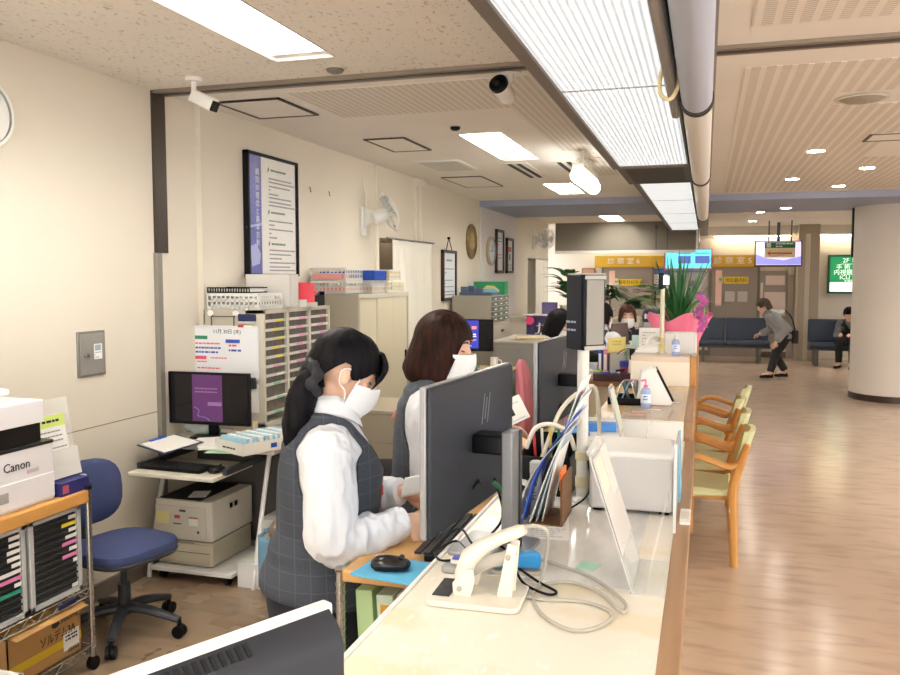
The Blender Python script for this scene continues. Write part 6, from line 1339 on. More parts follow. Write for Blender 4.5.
# ------------------------------------------------------------------ benches
BN = mat('bench_navy', '#2c3a4e', .4)
def bench(label, x0, x1, n, y):
    t = thing('waiting_bench', label, 'bench', ((x0+x1)/2, y, 0)); w = (x1-x0)/n
    for k in range(n):
        c = x0 - (x0+x1)/2 + w*(k+.5)
        mb = MB(); mb.box((c, 0, .4), (w-.02, .5, .1)); mb.build('seat', BN, t, bevel=.03)
        mb = MB(); mb.box((c, .27, .66), (w-.02, .1, .46), T=None); mb.build('backrest', BN, t, bevel=.03)
    mb = MB(); mb.bb(-(x1-x0)/2, (x1-x0)/2, -.2, .2, .3, .35); mb.build('rail', DKG, t, smooth=0)
    for s in (-1, 0, 1):
        mb = MB(); mb.bb(s*(x1-x0)*.42-.03, s*(x1-x0)*.42+.03, -.22, .25, 0, .3); mb.build('leg', mat('bench_leg', '#5a5850', .4, .5), t)
    return t
bench('long navy waiting bench in front of the room 5 door', -1.3, 1.25, 3, 17.75)
bench('navy waiting bench by the round column, under the green guide', 1.95, 3.6, 2, 17.6)
mb = MB(); txtp = None
# ------------------------------------------------------------------ signs on the far wall
SGY = mat('sign_yellow', '#e0b53a', .5); SGE = mat('sign_yellow_edge', '#c79a1e', .5)
def room_sign(label, x0, x1, s, tx, lh):
    t = thing('room_sign', label, 'sign', ((x0+x1)/2, 18.9, 2.07)); w = x1-x0
    mb = MB(); mb.bb(-w/2, w/2, -.03, .03, -.12, .12); mb.build('board', SGY, t, bevel=.004); mb = MB(); mb.bb(-w/2, w/2, -.04, .03, -.14, -.12); mb.build('lower_rail', SGE, t, smooth=0)
    txt(s, lh, mat('sign_letter_edge', '#fdf9ee', .5), t, face((tx, -.0325, -.005), 0), ext=.004, sx=1.1)
    return t
room_sign('yellow room sign reading 診察室6 over the left-hand door', -2.4, .0, '診 察 室 6', -.56, .15)
room_sign('yellow room sign reading 診察室5 over the right-hand door', .02, 1.75, '診 察 室 5', -.345, .165)
def door_plate(label, x, z, s, w, small):
    t = thing('door_sign', label, 'sign', (x, 18.92, z)); mb = MB(); mb.bb(-w/2, w/2, -.008, .008, -.075, .075); mb.build('plate', mat('plate_yellow', '#f0cf2c', .5), t, smooth=0)
    txt(s, .1, INK, t, face((0, -.009, -.005), 0), sx=.9)
    mb = MB(); mb.bb(-w/2-.12, -w/2-.02, -.006, .006, -.07, .09); mb.m(1).bb(-w/2-.1, -w/2-.04, -.007, -.005, -.01, .04); mb.build('icon_card', [mat('card_cream', '#d8cfa2', .6), mat('card_grey', '')], t, smooth=0)
door_plate('yellow door sign with dark print on the room 6 door', -1.6, 1.6, '整形外科外来', .5, 0)
door_plate('yellow door sign reading 消化器内科 on the room 5 door', .62, 1.65, '消化器内科', .5, 0)
for x, lab in ((.5, 'white notice on the room 5 door, the one below the door sign icon'), (.76, 'white notice on the room 5 door, the one farther from the pink pane')):
    t = thing('door_notice', lab, 'notice', (x, 18.925, 1.3)); mb = MB(); mb.bb(-.1, .1, -.003, .003, -.11, .11); mb.m(1); lines(mb, face((0, -.0035, 0), 0), -.08, .08, [.07, .03, -.01, -.05], .02, rn); mb.build('sheet', [mat('notice_pale', '#cfc8c2', .6), mat('print_light', '')], t, smooth=0)
t = thing('wall_notice', 'blue and white notice on the wall between room 6 door and orchid', 'notice', (-.93, 18.97, 1.66)); mb = MB(); mb.bb(-.2, .2, -.01, .01, -.25, .25); mb.m(1).bb(-.17, .17, -.012, -.009, -.2, .12); mb.m(2); lines(mb, face((0, -.0125, 0), 0), -.14, .14, [.06, 0, -.06, -.14], .03, rn); mb.build('board', [mat('notice_blue', '#5d78b5', .5), PAP, mat('notice_mid', '#8ea2c8')], t, smooth=0)
t = thing('notice_board', 'pale notice board with a blue header, behind the orchid', 'notice board', (-.36, 18.97, 1.52)); mb = MB(); mb.bb(-.36, .36, -.015, .015, -.5, .42); mb.m(1).bb(-.34, .34, -.018, -.014, .3, .37); mb.m(2).bb(-.0, .14, -.018, -.014, .0, .12); mb.bb(.12, .3, -.018, -.014, -.2, -.12); mb.m(3); lines(mb, face((0, -.019, 0), 0), -.32, .3, [.2, .14, .08, -.04, -.28, -.34], .03, rn); mb.build('board', [mat('board_pale', '#bdb7b6', .6), mat('board_blue', '#5f93b8'), mat('board_mauve', '#7e6f96'), mat('board_line', '#a5a0a4')], t, smooth=0)
for x, z, w, h, lab, m_ in ((-2.55, 1.72, .3, .4, 'framed picture beside the room 6 door', mat('pic_red', '#b58a72')), (-2.72, 1.5, .18, .5, 'narrow framed list beyond the far doorway', mat('pic_pale', '#cfc8b8'))):
    t = thing('framed_picture', lab, 'picture frame', (x, 18.97, z)); mb = MB(); mb.bb(-w/2, w/2, -.02, .02, -h/2, h/2); mb.build('frame', mat('frame_brown', '#8b5d42', .5), t, bevel=.003); mb = MB(); mb.bb(-w/2+.025, w/2-.025, -.022, -.019, -h/2+.025, h/2-.025); mb.build('picture', m_, t, smooth=0)
t = thing('display_screen', 'hanging screen with a cyan picture and pink border beyond the counter light', 'screen', (-.36, 17.9, 2.05)); mb = MB(); mb.bb(-.48, .48, -.03, .03, -.19, .25); mb.build('housing', mat('housing_pink', '#d9829c', .4), t, bevel=.004)
mb = MB(); mb.bb(-.45, .45, -.034, -.03, -.15, .23); mb.m(1).bb(-.2, .05, -.036, -.033, -.05, .1); mb.bb(.14, .42, -.036, -.033, -.05, .1); mb.bb(-.2, .05, -.036, -.033, .15, .165); mb.bb(.14, .42, -.036, -.033, .15, .165); mb.build('picture', [emis('picture_cyan', '#6fdcec', .55), emis('picture_slate', '#4a5fa8', .6)], t, smooth=0)
mb = MB(); mb.cyl((-.2, 0, .25), (-.2, 0, .74), .02); mb.cyl((.2, 0, .25), (.2, 0, .74), .02); mb.build('hanger', ALU, t)
t = thing('hanging_sign', 'green and cream hanging sign with a red arrow', 'sign', (1.33, 17.0, 2.22)); mb = MB(); mb.bb(-.27, .27, -.02, .02, -.13, .16); mb.build('board', mat('sign_cream', '#e7d9b0', .5), t, bevel=.004)
mb = MB(); mb.bb(-.27, .27, -.022, -.019, .05, .16); mb.build('green_band', mat('sign_green', '#1c6b46', .5), t, smooth=0)
mb = MB(); T = face((0, -.022, -.05), 0); mb.prism([(-.23, 0), (-.15, .06), (-.18, .015), (.22, .015), (.22, -.015), (-.18, -.015), (-.15, -.06)], .003, T); mb.build('red_arrow', mat('arrow_red', '#d0443a', .5), t, smooth=0)
mb = MB(); lines(mb, face((0, -.023, .105), 0), -.08, .24, [.025, -.025], .04, rn); mb.box((-.2, -.023, .105), (.08, .002, .09)); mb.build('print', mat('sign_mint', '#cfe2d2', .5), t, smooth=0)
mb = MB(); mb.cyl((-.2, 0, .16), (-.2, 0, .57), .012); mb.cyl((.2, 0, .16), (.2, 0, .57), .012); mb.build('hanger', DKG, t)
t = thing('wall_television', 'television with a pale violet picture behind the arrow sign', 'television', (1.33, 17.35, 2.17)); T = M.Rotation(R(-12), 4, 'X')
mb = MB(); mb.box((0, 0, 0), (.86, .06, .5), T=T); mb.build('housing', BLK, t, bevel=.006); mb = MB(); mb.box((0, -.032, 0), (.82, .004, .46), T=T); mb.m(1).prism([(-.41, -.22), (.41, -.22), (.41, -.06), (.1, -.14), (-.2, -.1), (-.41, -.02)], .003, T @ face((0, -.034, 0), 0)); mb.build('screen', [emis('tv_violet', '#c9bfee', .6), emis('tv_blue', '#8f8fd6', .45)], t, smooth=0)
mb = MB(); mb.cyl((0, .05, .2), (0, .05, .61), .03); mb.box((0, .045, .05), (.2, .04, .2)); mb.build('hanger', DKG, t)
t = thing('call_display', 'tiny bright display on the wall post beside the television', 'display', (1.72, 18.88, 2.02)); mb = MB(); mb.bb(-.06, .06, -.02, .02, -.25, .12); mb.build('plate', mat('post_light', ''), t, bevel=.004); mb = MB(); mb.bb(-.045, .045, -.024, -.02, -.04, .1); mb.build('screen', emis('call_glow', '#b9c6f2', 1.1), t, smooth=0)
t = thing('floor_guide', 'glowing green floor guide with white letters, partly behind the round column', 'sign', (3.03, 18.95, 1.78)); mb = MB(); mb.bb(-.6, .6, -.05, .05, -.4, .4); mb.build('case', mat('case_green', '#175c40', .4), t, bevel=.006)
mb = MB(); mb.bb(-.56, .56, -.055, -.05, -.17, .36); mb.m(1).bb(-.56, .56, -.055, -.05, -.36, -.17); mb.build('lit_face', [emis('lit_green', '#0f8a50', .45), emis('lit_white', '#f4fbf2', .8)], t, smooth=0)
LT = emis('lit_letter', '#eefbee', .6)
for s, z, x, sz in (('2F ビル', .28, -.12, .13), ('手 術 センター', .14, -.06, .12), ('内視鏡 センター', .03, -.06, .12), ('ICU  CCU', -.07, -.12, .12), ('生理検査室', -.145, -.14, .06)): txt(s, sz, LT, t, face((x, -.0565, z), 0))
mb = MB(); mb.bb(-.36, .4, -.058, -.055, .205, .212); mb.build('rule', LT, t, smooth=0)
# ------------------------------------------------------------------ people
SKIN = mat('skin', '#e2b79c', .5, var=.06, scale=20)
LASH = mat('lash', '#231915', .6); EYEW = mat('eye_white', '#efebe6', .3)
MASKM = mat('mask_white', '#f2f3f4', .8, bump=.1, bscale=120)
BLOUSE = mat('blouse_white', '#dfe1e6', .8)
VESTM = check_mat('vest_check', '#3d424c', '#7c838f'); VEST2 = mat('vest_dark', '#3c4655', .85)
SKIRT = mat('skirt_navy', '#1b1e29', .85, bump=.1, bscale=200)
HAIRB = hair_mat('hair_black', '#08070a', '#1c1a1e', .5); HAIRR = hair_mat('hair_brown', '#160d0b', '#40231a', .5); HAIRC = hair_mat('hair_chestnut', '#3a2018', '#6e4230', .4)
def remeshed(mb, name, mats, parent, voxel, smooth=2, wrinkle=0, wscale=14):
    bmesh.ops.recalc_face_normals(mb.bm, faces=mb.bm.faces)
    me = bpy.data.meshes.new(name); mb.bm.to_mesh(me); mb.bm.free()
    o = bpy.data.objects.new(name, me); tmp = bpy.data.scenes.new('workbench'); tmp.collection.objects.link(o)
    r = o.modifiers.new('r', 'REMESH'); r.mode = 'VOXEL'; r.voxel_size = voxel; r.use_smooth_shade = True
    k = o.modifiers.new('s', 'SMOOTH'); k.factor = .5; k.iterations = smooth
    tmp.view_layers[0].update(); dg = tmp.view_layers[0].depsgraph
    m2 = bpy.data.meshes.new_from_object(o.evaluated_get(dg)); bpy.data.objects.remove(o); bpy.data.meshes.remove(me); bpy.data.scenes.remove(tmp)
    m2.name = name; m2.materials.clear(); m2.materials.append(mats)
    if wrinkle:
        nrm = [v.normal.copy() for v in m2.vertices]
        for v, nv in zip(m2.vertices, nrm):
            p = v.co.copy(); n = noise.noise(V((p.x*wscale, p.y*wscale, p.z*wscale*.55))) + .5*noise.noise(V((p.x*wscale*2.3, p.y*wscale*2.3, p.z*wscale)))
            v.co = p + nv * (wrinkle * (1 - 2.4*abs(n)))
    for p in m2.polygons: p.use_smooth = True
    q = bpy.data.objects.new(name, m2); COL.objects.link(q)
    if parent: q.parent = parent
    return q
def ell(cx, cy, z, a, b, n=40, pw=1): return [V((cx + a*math.copysign(abs(cos(t))**pw, cos(t)), cy + b*math.copysign(abs(sin(t))**pw, sin(t)), z)) for t in [2*pi*k/n for k in range(n)]]
def interp(rings, z):
    for r0, r1 in zip(rings, rings[1:]):
        if r0[1] <= z <= r1[1]:
            t = (z-r0[1])/(r1[1]-r0[1]); t = t*t*(3-2*t)
            return [r0[i]+(r1[i]-r0[i])*t for i in range(4)]
    return list(rings[0] if z < rings[0][1] else rings[-1])
def add_hand(mb, w, d, nrm, thumb, curl=25, s=1.0):
    w = V(w); d = V(d).normalized(); nrm = (V(nrm) - d*V(nrm).dot(d)).normalized(); sd = d.cross(nrm)*thumb   # sd points to the thumb side
    def ring(t, ww, th): return [w + d*t*s + sd*ww*s*cos(a) + nrm*th*s*sin(a) for a in [2*pi*k/12 for k in range(12)]]
    mb.skin([ring(-.03, .022, .02), ring(0, .024, .018), ring(.025, .033, .018), ring(.055, .039, .015), ring(.08, .039, .012), ring(.09, .034, .008)])
    for k, (off, L) in enumerate(((.029, .07), (.010, .08), (-.010, .074), (-.028, .058))):
        p = w + d*.078*s + sd*off*s; a = 0; P = [w + d*.05*s + sd*off*.9*s, p]; rad = [.009*s, .0092*s]
        for j, f in enumerate((.45, .32, .23)):
            a += R(curl*(.7 if j == 0 else 1)); dd = d*cos(a) - nrm*sin(a); p = p + dd*L*f*s; P.append(p); rad.append((.0086-.0011*j)*s)
        mb.tube(P, rad, 10)
    b = w + d*.02*s + sd*.024*s
    mb.tube([b - sd*.008*s, b + (d*.5+sd*.75)*.03*s - nrm*.006*s, b + (d*.5+sd*.75)*.03*s + (d*.95+sd*.25)*.026*s - nrm*.014*s, b + (d*.5+sd*.75)*.03*s + (d*.95+sd*.1)*.045*s - nrm*.024*s], [.013*s, .0115*s, .010*s, .0075*s], 10)
def add_head(mb, T):
    mb.ball((-.008, 0, .02), (.098, .077, .088), 28, T, 18)
    def r(cx, z, a, b): return [T @ q for q in ell(cx, 0, z, a, b, 24)]
    mb.skin([r(.055, -.113, .02, .022), r(.05, -.103, .036, .036), r(.036, -.075, .055, .052), r(.024, -.04, .07, .063), r(.012, 0, .083, .07), r(.006, .04, .085, .07)])
    mb.tube([T @ V(p) for p in ((.088, 0, .018), (.1, 0, -.005), (.108, 0, -.026), (.098, 0, -.034))], [.008, .009, .013, .008], 10)
    for s in (-1, 1):
        mb.ball((.098, s*.011, -.03), (.009, .008, .007), 8, T, 6)
        mb.ball((-.002, s*.078, -.012), (.02, .009, .031), 12, T, 8); mb.ball((.066, s*.043, -.02), (.02, .018, .02), 10, T, 6)
    mb.ball((.084, 0, -.066), (.013, .024, .006), 10, T, 6); mb.ball((.08, 0, -.076), (.013, .02, .006), 10, T, 6)
def face_parts(T, t, closed=False, mask=True):
    for s in (-1, 1):
        mb = MB(); 
        if closed: mb.tube([T @ V(p) for p in ((.083, s*.018, .004), (.087, s*.03, -.001), (.079, s*.044, .003))], .0022, 6, smooth=4)
        else: mb.ball((.0785, s*.031, .006), (.012, .014, .0095), 12, T, 8); mb.m(1).ball((.0865, s*.031, .005), (.0048, .0062, .0068), 10, T, 6)
        mb.build('eye', LASH if closed else [EYEW, LASH], t)
        mb = MB(); mb.tube([T @ V(p) for p in ((.09, s*.014, .03), (.09, s*.03, .036), (.078, s*.048, .03))], [.002, .003, .0015], 6, smooth=4); mb.build('eyebrow', LASH, t)
    if mask:
        def f(u, v):
            q = 2*u-1; a = q*R(80); vv = v*(1-.28*abs(q)); return T @ V((.02 + (.097 + .022*(1-abs(q))*(.35+sin(pi*min(1, v*1.15))*.75) - .012*v)*cos(a), .081*sin(a)*(1-.14*v), .0 - .018*abs(q) - .122*vv))
        mb = MB(); mb.grid(f, 24, 14); m_ = mb.build('face_mask', MASKM, t, solid=.0015)
        for s in (0, 1):
            sg = 1 if s else -1; mb = MB(); mb.tube([f(s, .04), T @ V((.04, sg*.08, .0)), T @ V((.0, sg*.089, .015)), T @ V((-.02, sg*.086, .0)), T @ V((-.012, sg*.084, -.035)), T @ V((.02, sg*.078, -.055)), f(s, .92)], .0019, 6, smooth=5); mb.build('ear_loop', MASKM, m_)
def hair_cap(T, t, mat_, low, grow=1.0, name='hair', nz=26, flare=0, seed=0):
    """low(angle) -> height of the hair edge in the head frame; angle 0 is the face, 180 the nape"""
    mb = MB()
    def f(u, v):
        a = -pi + 2*pi*u; zl = low(abs(math.degrees(a))); top = .128*grow
        z = top*cos(v*pi/2) if zl > 0 and False else top + (zl-top)*(1-cos(v*pi/2))
        k = max(0, 1-((z-.022)/(top-.018))**2)**.5 if z > .022 else 1
        zl += .006*noise.noise(V((a*7, seed, .3))) + .004*noise.noise(V((a*19, seed, 2)))
        z = top + (zl-top)*(1-cos(v*pi/2))
        nn = .004*noise.noise(V((cos(a)*9, sin(a)*9, z*6+seed)))
        fl = flare*max(0, -z)/.15*(1-.3*cos(a))
        rx = (.113*grow*k + nn*k + fl); ry = (.092*grow*k + nn*k + fl)
        tk = 1 - .35*max(0, (-z-.12))/.06 if flare else 1
        return T @ V((-.012 + rx*cos(a)*tk, ry*sin(a)*tk, z))
    mb.grid(f, 64, nz); bmesh.ops.remove_doubles(mb.bm, verts=mb.bm.verts, dist=1e-4)
    return mb.build(name, mat_, t, solid=.008, smooth=60)
def person(label, loc, yaw, rings, head, pitch, hyaw, arms, legs, c, voxel=.008, closed=False, mask=True, hair=None, vneck=1.02, roll=0):
    t = thing('person', label, 'person', loc, yaw)
    T = M.Translation(V(head)) @ M.Rotation(R(hyaw), 4, 'Z') @ M.Rotation(R(pitch), 4, 'Y') @ M.Rotation(R(roll), 4, 'X')
    top = rings[-1]; sh = rings[-3]
    mb = MB(); mb.skin([ell(r[0], 0, r[1], r[2]*.96, r[3]*.96) for r in rings])
    mb.tube([V((top[0], 0, top[1]-.05)), V((top[0]+.005, 0, top[1])), T @ V((-.012, 0, -.06)), T @ V((-.005, 0, -.02))], [.056, .05, .047, .05], 20, smooth=4)
    add_head(mb, T)
    for side, (s_, e, w, hd, nrm, curl) in arms.items():
        P, Q = spline([V(s_) , V(e), V(w)], [.048, .04, .026], 6); mb.tube([V(s_)*.85 + V((top[0]*.15, 0, s_[2]*.15))] + P, [.05] + Q, 16); add_hand(mb, w, hd, nrm, 1 if side == 'R' else -1, curl)
    for h, k, a, toe in legs:
        mb.tube([V(h), V(h)*.5+V(k)*.5, V(k), V(k)*.6+V(a)*.4, V(a)], [.085, .075, .055, .052, .036], 16); mb.tube([V(a)+V((0, 0, .01)), V(a)+V((0, 0, -.03)), V(a)*.4+V(toe)*.6, V(toe)], [.036, .036, .032, .022], 12)
    remeshed(mb, 'body', SKIN, t, voxel)
    # blouse or jacket
    mb = MB(); mb.skin([ell(r[0], 0, r[1], r[2]+.006, r[3]+.006) for r in rings[c.get('blouse_from', 1):-1]])
    sr = c.get('sleeve', (.066, .062, .056, .05, .04))
    for side, (s_, e, w, hd, nrm, curl) in arms.items():
        sg = -1 if side == 'R' else 1
        p = [V((s_[0], s_[1]*.6, s_[2]-.01)), V(s_), V(s_)*.45+V(e)*.55, V(e), V(e)*.5+V(w)*.5+V((0, 0, -.008)), V(w)*.96+V(e)*.04]
        mb.tube(p, [sr[0]*.85, sr[0], sr[1], sr[2], sr[3], sr[4]], 20, smooth=6)
    remeshed(mb, c.get('top_name', 'blouse'), c['top'], t, voxel*1.1, 3, c.get('wrinkle', .004), 16)
    if c.get('cuff'):
        for side, (s_, e, w, hd, nrm, curl) in arms.items():
            d = (V(w)-V(e)).normalized(); mb = MB(); mb.tube([V(w)-d*.06, V(w)-d*.055, V(w)-d*.005, V(w)-d*.002], [sr[4]*.9, sr[4]*1.06, sr[4]*1.02, sr[4]*.85], 20); mb.build('cuff', c['top'], t)
    if c.get('collar', True):
        mb = MB(); z0 = top[1]-.035
        tx = (T @ V((-.01, 0, -.07))); lean = (tx.x-top[0])/max(.03, tx.z-z0)
        def cf(u, v):
            a = R(28) + (2*pi-R(56))*u; q = [(.079, 0), (.068, .045), (.066, .052), (.082, .036), (.098, -.008)]; i = min(3, int(v*4)); f_ = v*4-i
            r_ = q[i][0]+(q[i+1][0]-q[i][0])*f_; h_ = q[i][1]+(q[i+1][1]-q[i][1])*f_; h_ -= .035*(max(0, cos(a))**2)*(1 if i < 2 else 1.5)
            return V((top[0] + lean*max(0, h_)*.6 + r_*cos(a), r_*.92*sin(a), z0+h_+.012))
        mb.grid(cf, 40, 12); mb.build('collar', c['top'], t, solid=.003)
    if c.get('vest'):
        hem = c.get('hem', rings[0][1]); ztop = sh[1]+.055
        mb = MB(); n, nz = 96, 60; sz = (rings[-3][1] + rings[-4][1])/2; ax = arms['R'][0][0]; az = arms['R'][0][2]-.055
        def vf(u, v):
            z = hem + (ztop-hem)*v; r = interp(rings, z); a = 2*pi*u; off = .019 + .004*noise.noise(V((cos(a)*3, sin(a)*3, z*7))) + .012*max(0, (hem+.09-z)/.09)
            return V((r[0] + (r[2]+off)*cos(a), (r[3]+off)*sin(a), z - (.025*cos(a) if v < .02 else 0)))
        mb.grid(vf, n, nz); bmesh.ops.remove_doubles(mb.bm, verts=mb.bm.verts, dist=1e-4)
        kill = []
        for f in mb.bm.faces:
            p = f.calc_center_median(); r = interp(rings, p.z)
            if p.x > r[0] and p.z > vneck and abs(p.y) < .105*(p.z-vneck)/(ztop-vneck): kill.append(f)
            elif abs(p.y) > .085 and ((p.z-az)/.125)**2 + ((p.x-ax)/.088)**2 < 1: kill.append(f)
            elif abs(p.y) > .115 and p.z > az+.04: kill.append(f)
        bmesh.ops.delete(mb.bm, geom=kill, context='FACES')
        bd = [v for v in mb.bm.verts if any(len(e.link_faces) == 1 for e in v.link_edges)]
        for _ in range(14):
            new = []
            for v in bd:
                nb = [e.other_vert(v).co for e in v.link_edges if len(e.link_faces) == 1]
                new.append(v.co*.4 + (sum(nb, V())/len(nb))*.6 if nb else v.co.copy())
            for v, q in zip(bd, new): v.co = q
        mb.build('vest', c['vest'], t, solid=.008, smooth=60)
    if c.get('skirt'):
        z0, z1, b0 = c['skirt'][1:4]; mb = MB()
        r1 = interp(rings, z1)
        mb.skin([ell(r1[0], 0, z0, b0*.8, b0), ell(r1[0], 0, z0+.15, b0*.85, b0*1.02), *[ell(q[0], 0, z, q[2]+.008, q[3]+.008) for z, q in [(z, interp(rings, z)) for z in (rings[0][1]-.02, rings[0][1]+.03, rings[1][1]+.02, (rings[1][1]+z1)/2, z1)]]]); mb.build('skirt', c['skirt'][0], t)
    if c.get('trousers'):
        mb = MB()
        for h, k, a, toe in legs: mb.tube([V(h)+V((0, 0, .03)), V(h)*.5+V(k)*.5, V(k), V(k)*.5+V(a)*.5, V(a)+V((0, 0, .03))], [.1, .088, .07, .065, .058], 18, smooth=3)
        r = rings[0]; mb.skin([ell(r[0], 0, r[1]-.03, r[2], r[3]), ell(rings[1][0], 0, rings[1][1]+.04, rings[1][2]+.003, rings[1][3]+.003)]); remeshed(mb, 'trousers', c['trousers'], t, .012, 2, .003)
    for h, k, a, toe in legs:
        mb = MB(); a_, q = V(a), V(toe); d = (q-a_); d.z = 0; d.normalize(); s_ = V((-d.y, d.x, 0)); zb = min(a_.z, q.z)-.05
        def rr(x, w, z0, z1): b = a_ + d*x; return [V((b.x, b.y, 0)) + s_*w*cos(w2) + V((0, 0, z0 + (z1-z0)*(.5+.5*sin(w2)))) for w2 in [2*pi*j/16 for j in range(16)]]
        L = (q-a_).length + .03
        mb.skin([rr(-.05, .02, zb+.01, zb+.05), rr(-.04, .034, zb, zb+.075), rr(.03, .04, zb, zb+.08), rr(L*.6, .044, zb, zb+.06), rr(L*.9, .034, zb, zb+.045), rr(L, .012, zb+.008, zb+.03)]); mb.build('shoe', c.get('shoe', BLK), t)
    face_parts(T, t, closed, mask)
    if hair: hair(T, t)
    return t
# the nearer woman: ponytail, checked vest, sorting papers at the wooden desk
RW = [(-.005, .72, .168, .2), (-.005, .80, .168, .195), (0, .88, .152, .172), (.008, .95, .134, .15), (.018, 1.05, .14, .157), (.024, 1.12, .142, .166), (.012, 1.2, .118, .165), (.008, 1.255, .088, .135), (.02, 1.30, .066, .085), (.032, 1.33, .055, .06)]
def hair1(T, t):
    hair_cap(T, t, HAIRB, lambda d: .026 if d < 20 else (.034+.0*d if d < 40 else (.034-.05*(d-40)/30 if d < 70 else (-.016 if d < 77 else (-.016+.04*(d-77)/7 if d < 84 else (.024 if d < 98 else (.024-.1*(d-98)/34 if d < 132 else -.076-.01*(d-132)/48)))))), .965)
    for k in range(9):
        y0 = -.05+.0125*k; mb = MB(); mb.tube([T @ V(p) for p in ((.075, y0*.7, .1), (.1, y0*.9, .07), (.108-.25*abs(y0)*abs(y0)*8, y0*1.1, .035), (.106-.3*abs(y0), y0*1.2, -.002-.25*abs(y0)))], [.008, .012, .009, .0015], 8, smooth=5, flat=.5); mb.build('fringe_strand', HAIRB, t)
    b = T @ V((-.072, -.045, -.058)); mb = MB()
    for k in range(9): a = 2*pi*k/9; mb.ball(b + V((-.008+.012*sin(k*2.1), .042*cos(a), .042*sin(a))), (.02, .022, .022), 10, None, 6)
    remeshed(mb, 'scrunchie', mat('scrunchie_black', '#26262c', .8), t, .006, 2)
    mb = MB(); q = b
    mb.tube([q + V((.02, 0, 0)), q + V((-.02, 0, -.01)), q + V((-.045, -.01, -.06)), q + V((-.06, -.012, -.13)), q + V((-.07, -.01, -.19)), q + V((-.066, -.008, -.235))], [.026, .036, .042, .04, .03, .006], 18, smooth=6, flat=1.1)
    for v in mb.bm.verts: v.co += V((1, 0, 0))*.005*noise.noise(V((v.co.x*90, v.co.y*90, v.co.z*5)))
    mb.build('ponytail', HAIRB, t, smooth=60)
C1 = dict(top=BLOUSE, vest=VESTM, skirt=(SKIRT, .42, .98, .2), sleeve=(.074, .076, .07, .06, .044), cuff=True, wrinkle=.007, hem=.752)
w1 = person('woman with a black ponytail in mask and checked vest, sorting papers at the wooden desk', (-1.13, 2.33, 0), 28, RW, (.07, 0, 1.43), 29, 2,
    {'R': ((.005, -.178, 1.2), (.015, -.235, .965), (.235, -.15, .985), (.8, .3, -.28), (.1, -.75, .6), 18), 'L': ((.01, .178, 1.21), (.06, .235, .97), (.255, .07, 1.02), (.85, -.45, -.2), (.1, .6, .75), 22)},
    [((.0, -.09, .8), (.01, -.09, .46), (-.01, -.09, .08), (.14, -.1, .05)), ((.0, .09, .8), (.03, .09, .46), (.01, .09, .08), (.16, .1, .05))], C1, .0048, True, True, hair1)
mb = MB()
for k in (0, 1): mb.cyl((.172, -.02+.012*k, 1.0), (.176, -.02+.012*k, 1.06), .004, n=8); mb.box((.182, -.02+.012*k, 1.05), (.004, .006, .03))
mb.build('pocket_pens', RED, w1)
mb = MB(); mb.bb(.15, .165, -.03, .03, .9, .98); mb.build('pocket', NAVY, w1, bevel=.004)
t = thing('paper_sheet', 'white sheet held between the hands of the ponytailed woman', 'paper', (-.80, 2.32, 1.06), 28); mb = MB(); mb.grid(lambda u, v: V((-.06+.15*u, -.09+.13*v+.0*u, .0+.06*u*0 + .035*v + .012*sin(u*3))), 8, 8, M.Rotation(R(-55), 4, 'X')); mb.build('sheet', PAP, t, solid=.0012)
# the second woman: brown bob
def hair2(T, t):
    hair_cap(T, t, HAIRR, lambda d: .045 if d < 32 else (.045-.12*(d-32)/20 if d < 52 else -.155), .98, flare=.016, nz=30, seed=4)
C2 = dict(top=BLOUSE, vest=VESTM, skirt=(SKIRT, .42, .98, .2), sleeve=(.072, .074, .066, .056, .042), cuff=True, wrinkle=.006, hem=.74)
RW2 = [(r[0], r[1]+.03, r[2]*.95, r[3]*.97) for r in RW]
person('bob-haired woman in a face mask and grey checked vest, behind the first large monitor', (-1.0, 2.98, 0), 15, RW2, (.06, 0, 1.463), 14, -14,
    {'R': ((.0, -.172, 1.235), (.03, -.225, .985), (.25, -.15, 1.07), (.85, .2, .1), (.1, -.7, .65), 25), 'L': ((.0, .172, 1.235), (.04, .225, .985), (.25, .14, 1.1), (.9, -.1, .15), (.1, .6, .75), 25)},
    [((.0, -.09, .8), (.01, -.09, .46), (-.01, -.09, .08), (.14, -.1, .05)), ((.0, .09, .8), (.03, .09, .46), (.01, .09, .08), (.16, .1, .05))], C2, .0065, True, True, hair2)
t = thing('printed_form', 'printed form held up between the two large monitors', 'paper', (-.715, 3.06, 1.2), 0)
T = M.Rotation(R(-25), 4, 'Z') @ M.Rotation(R(-28), 4, 'Y'); T = face((0, 0, 0), 8, -25) @ M.Rotation(R(28), 4, 'Z')
mb = MB(); mb.box((0, 0, 0), (.15, .1, .001), T=T); mb.m(1).box((.02, .005, .0008), (.016, .05, .0006), T=T); mb.box((-.06, -.005, .0008), (.02, .03, .0006), T=T); mb.m(2); lines(mb, T @ M.Translation((0, 0, .0006)), -.06, .06, [.035, .025, -.03, -.04], .006, rn); mb.build('sheet', [PAP, INK, mat('print_light', '')], t, smooth=0)
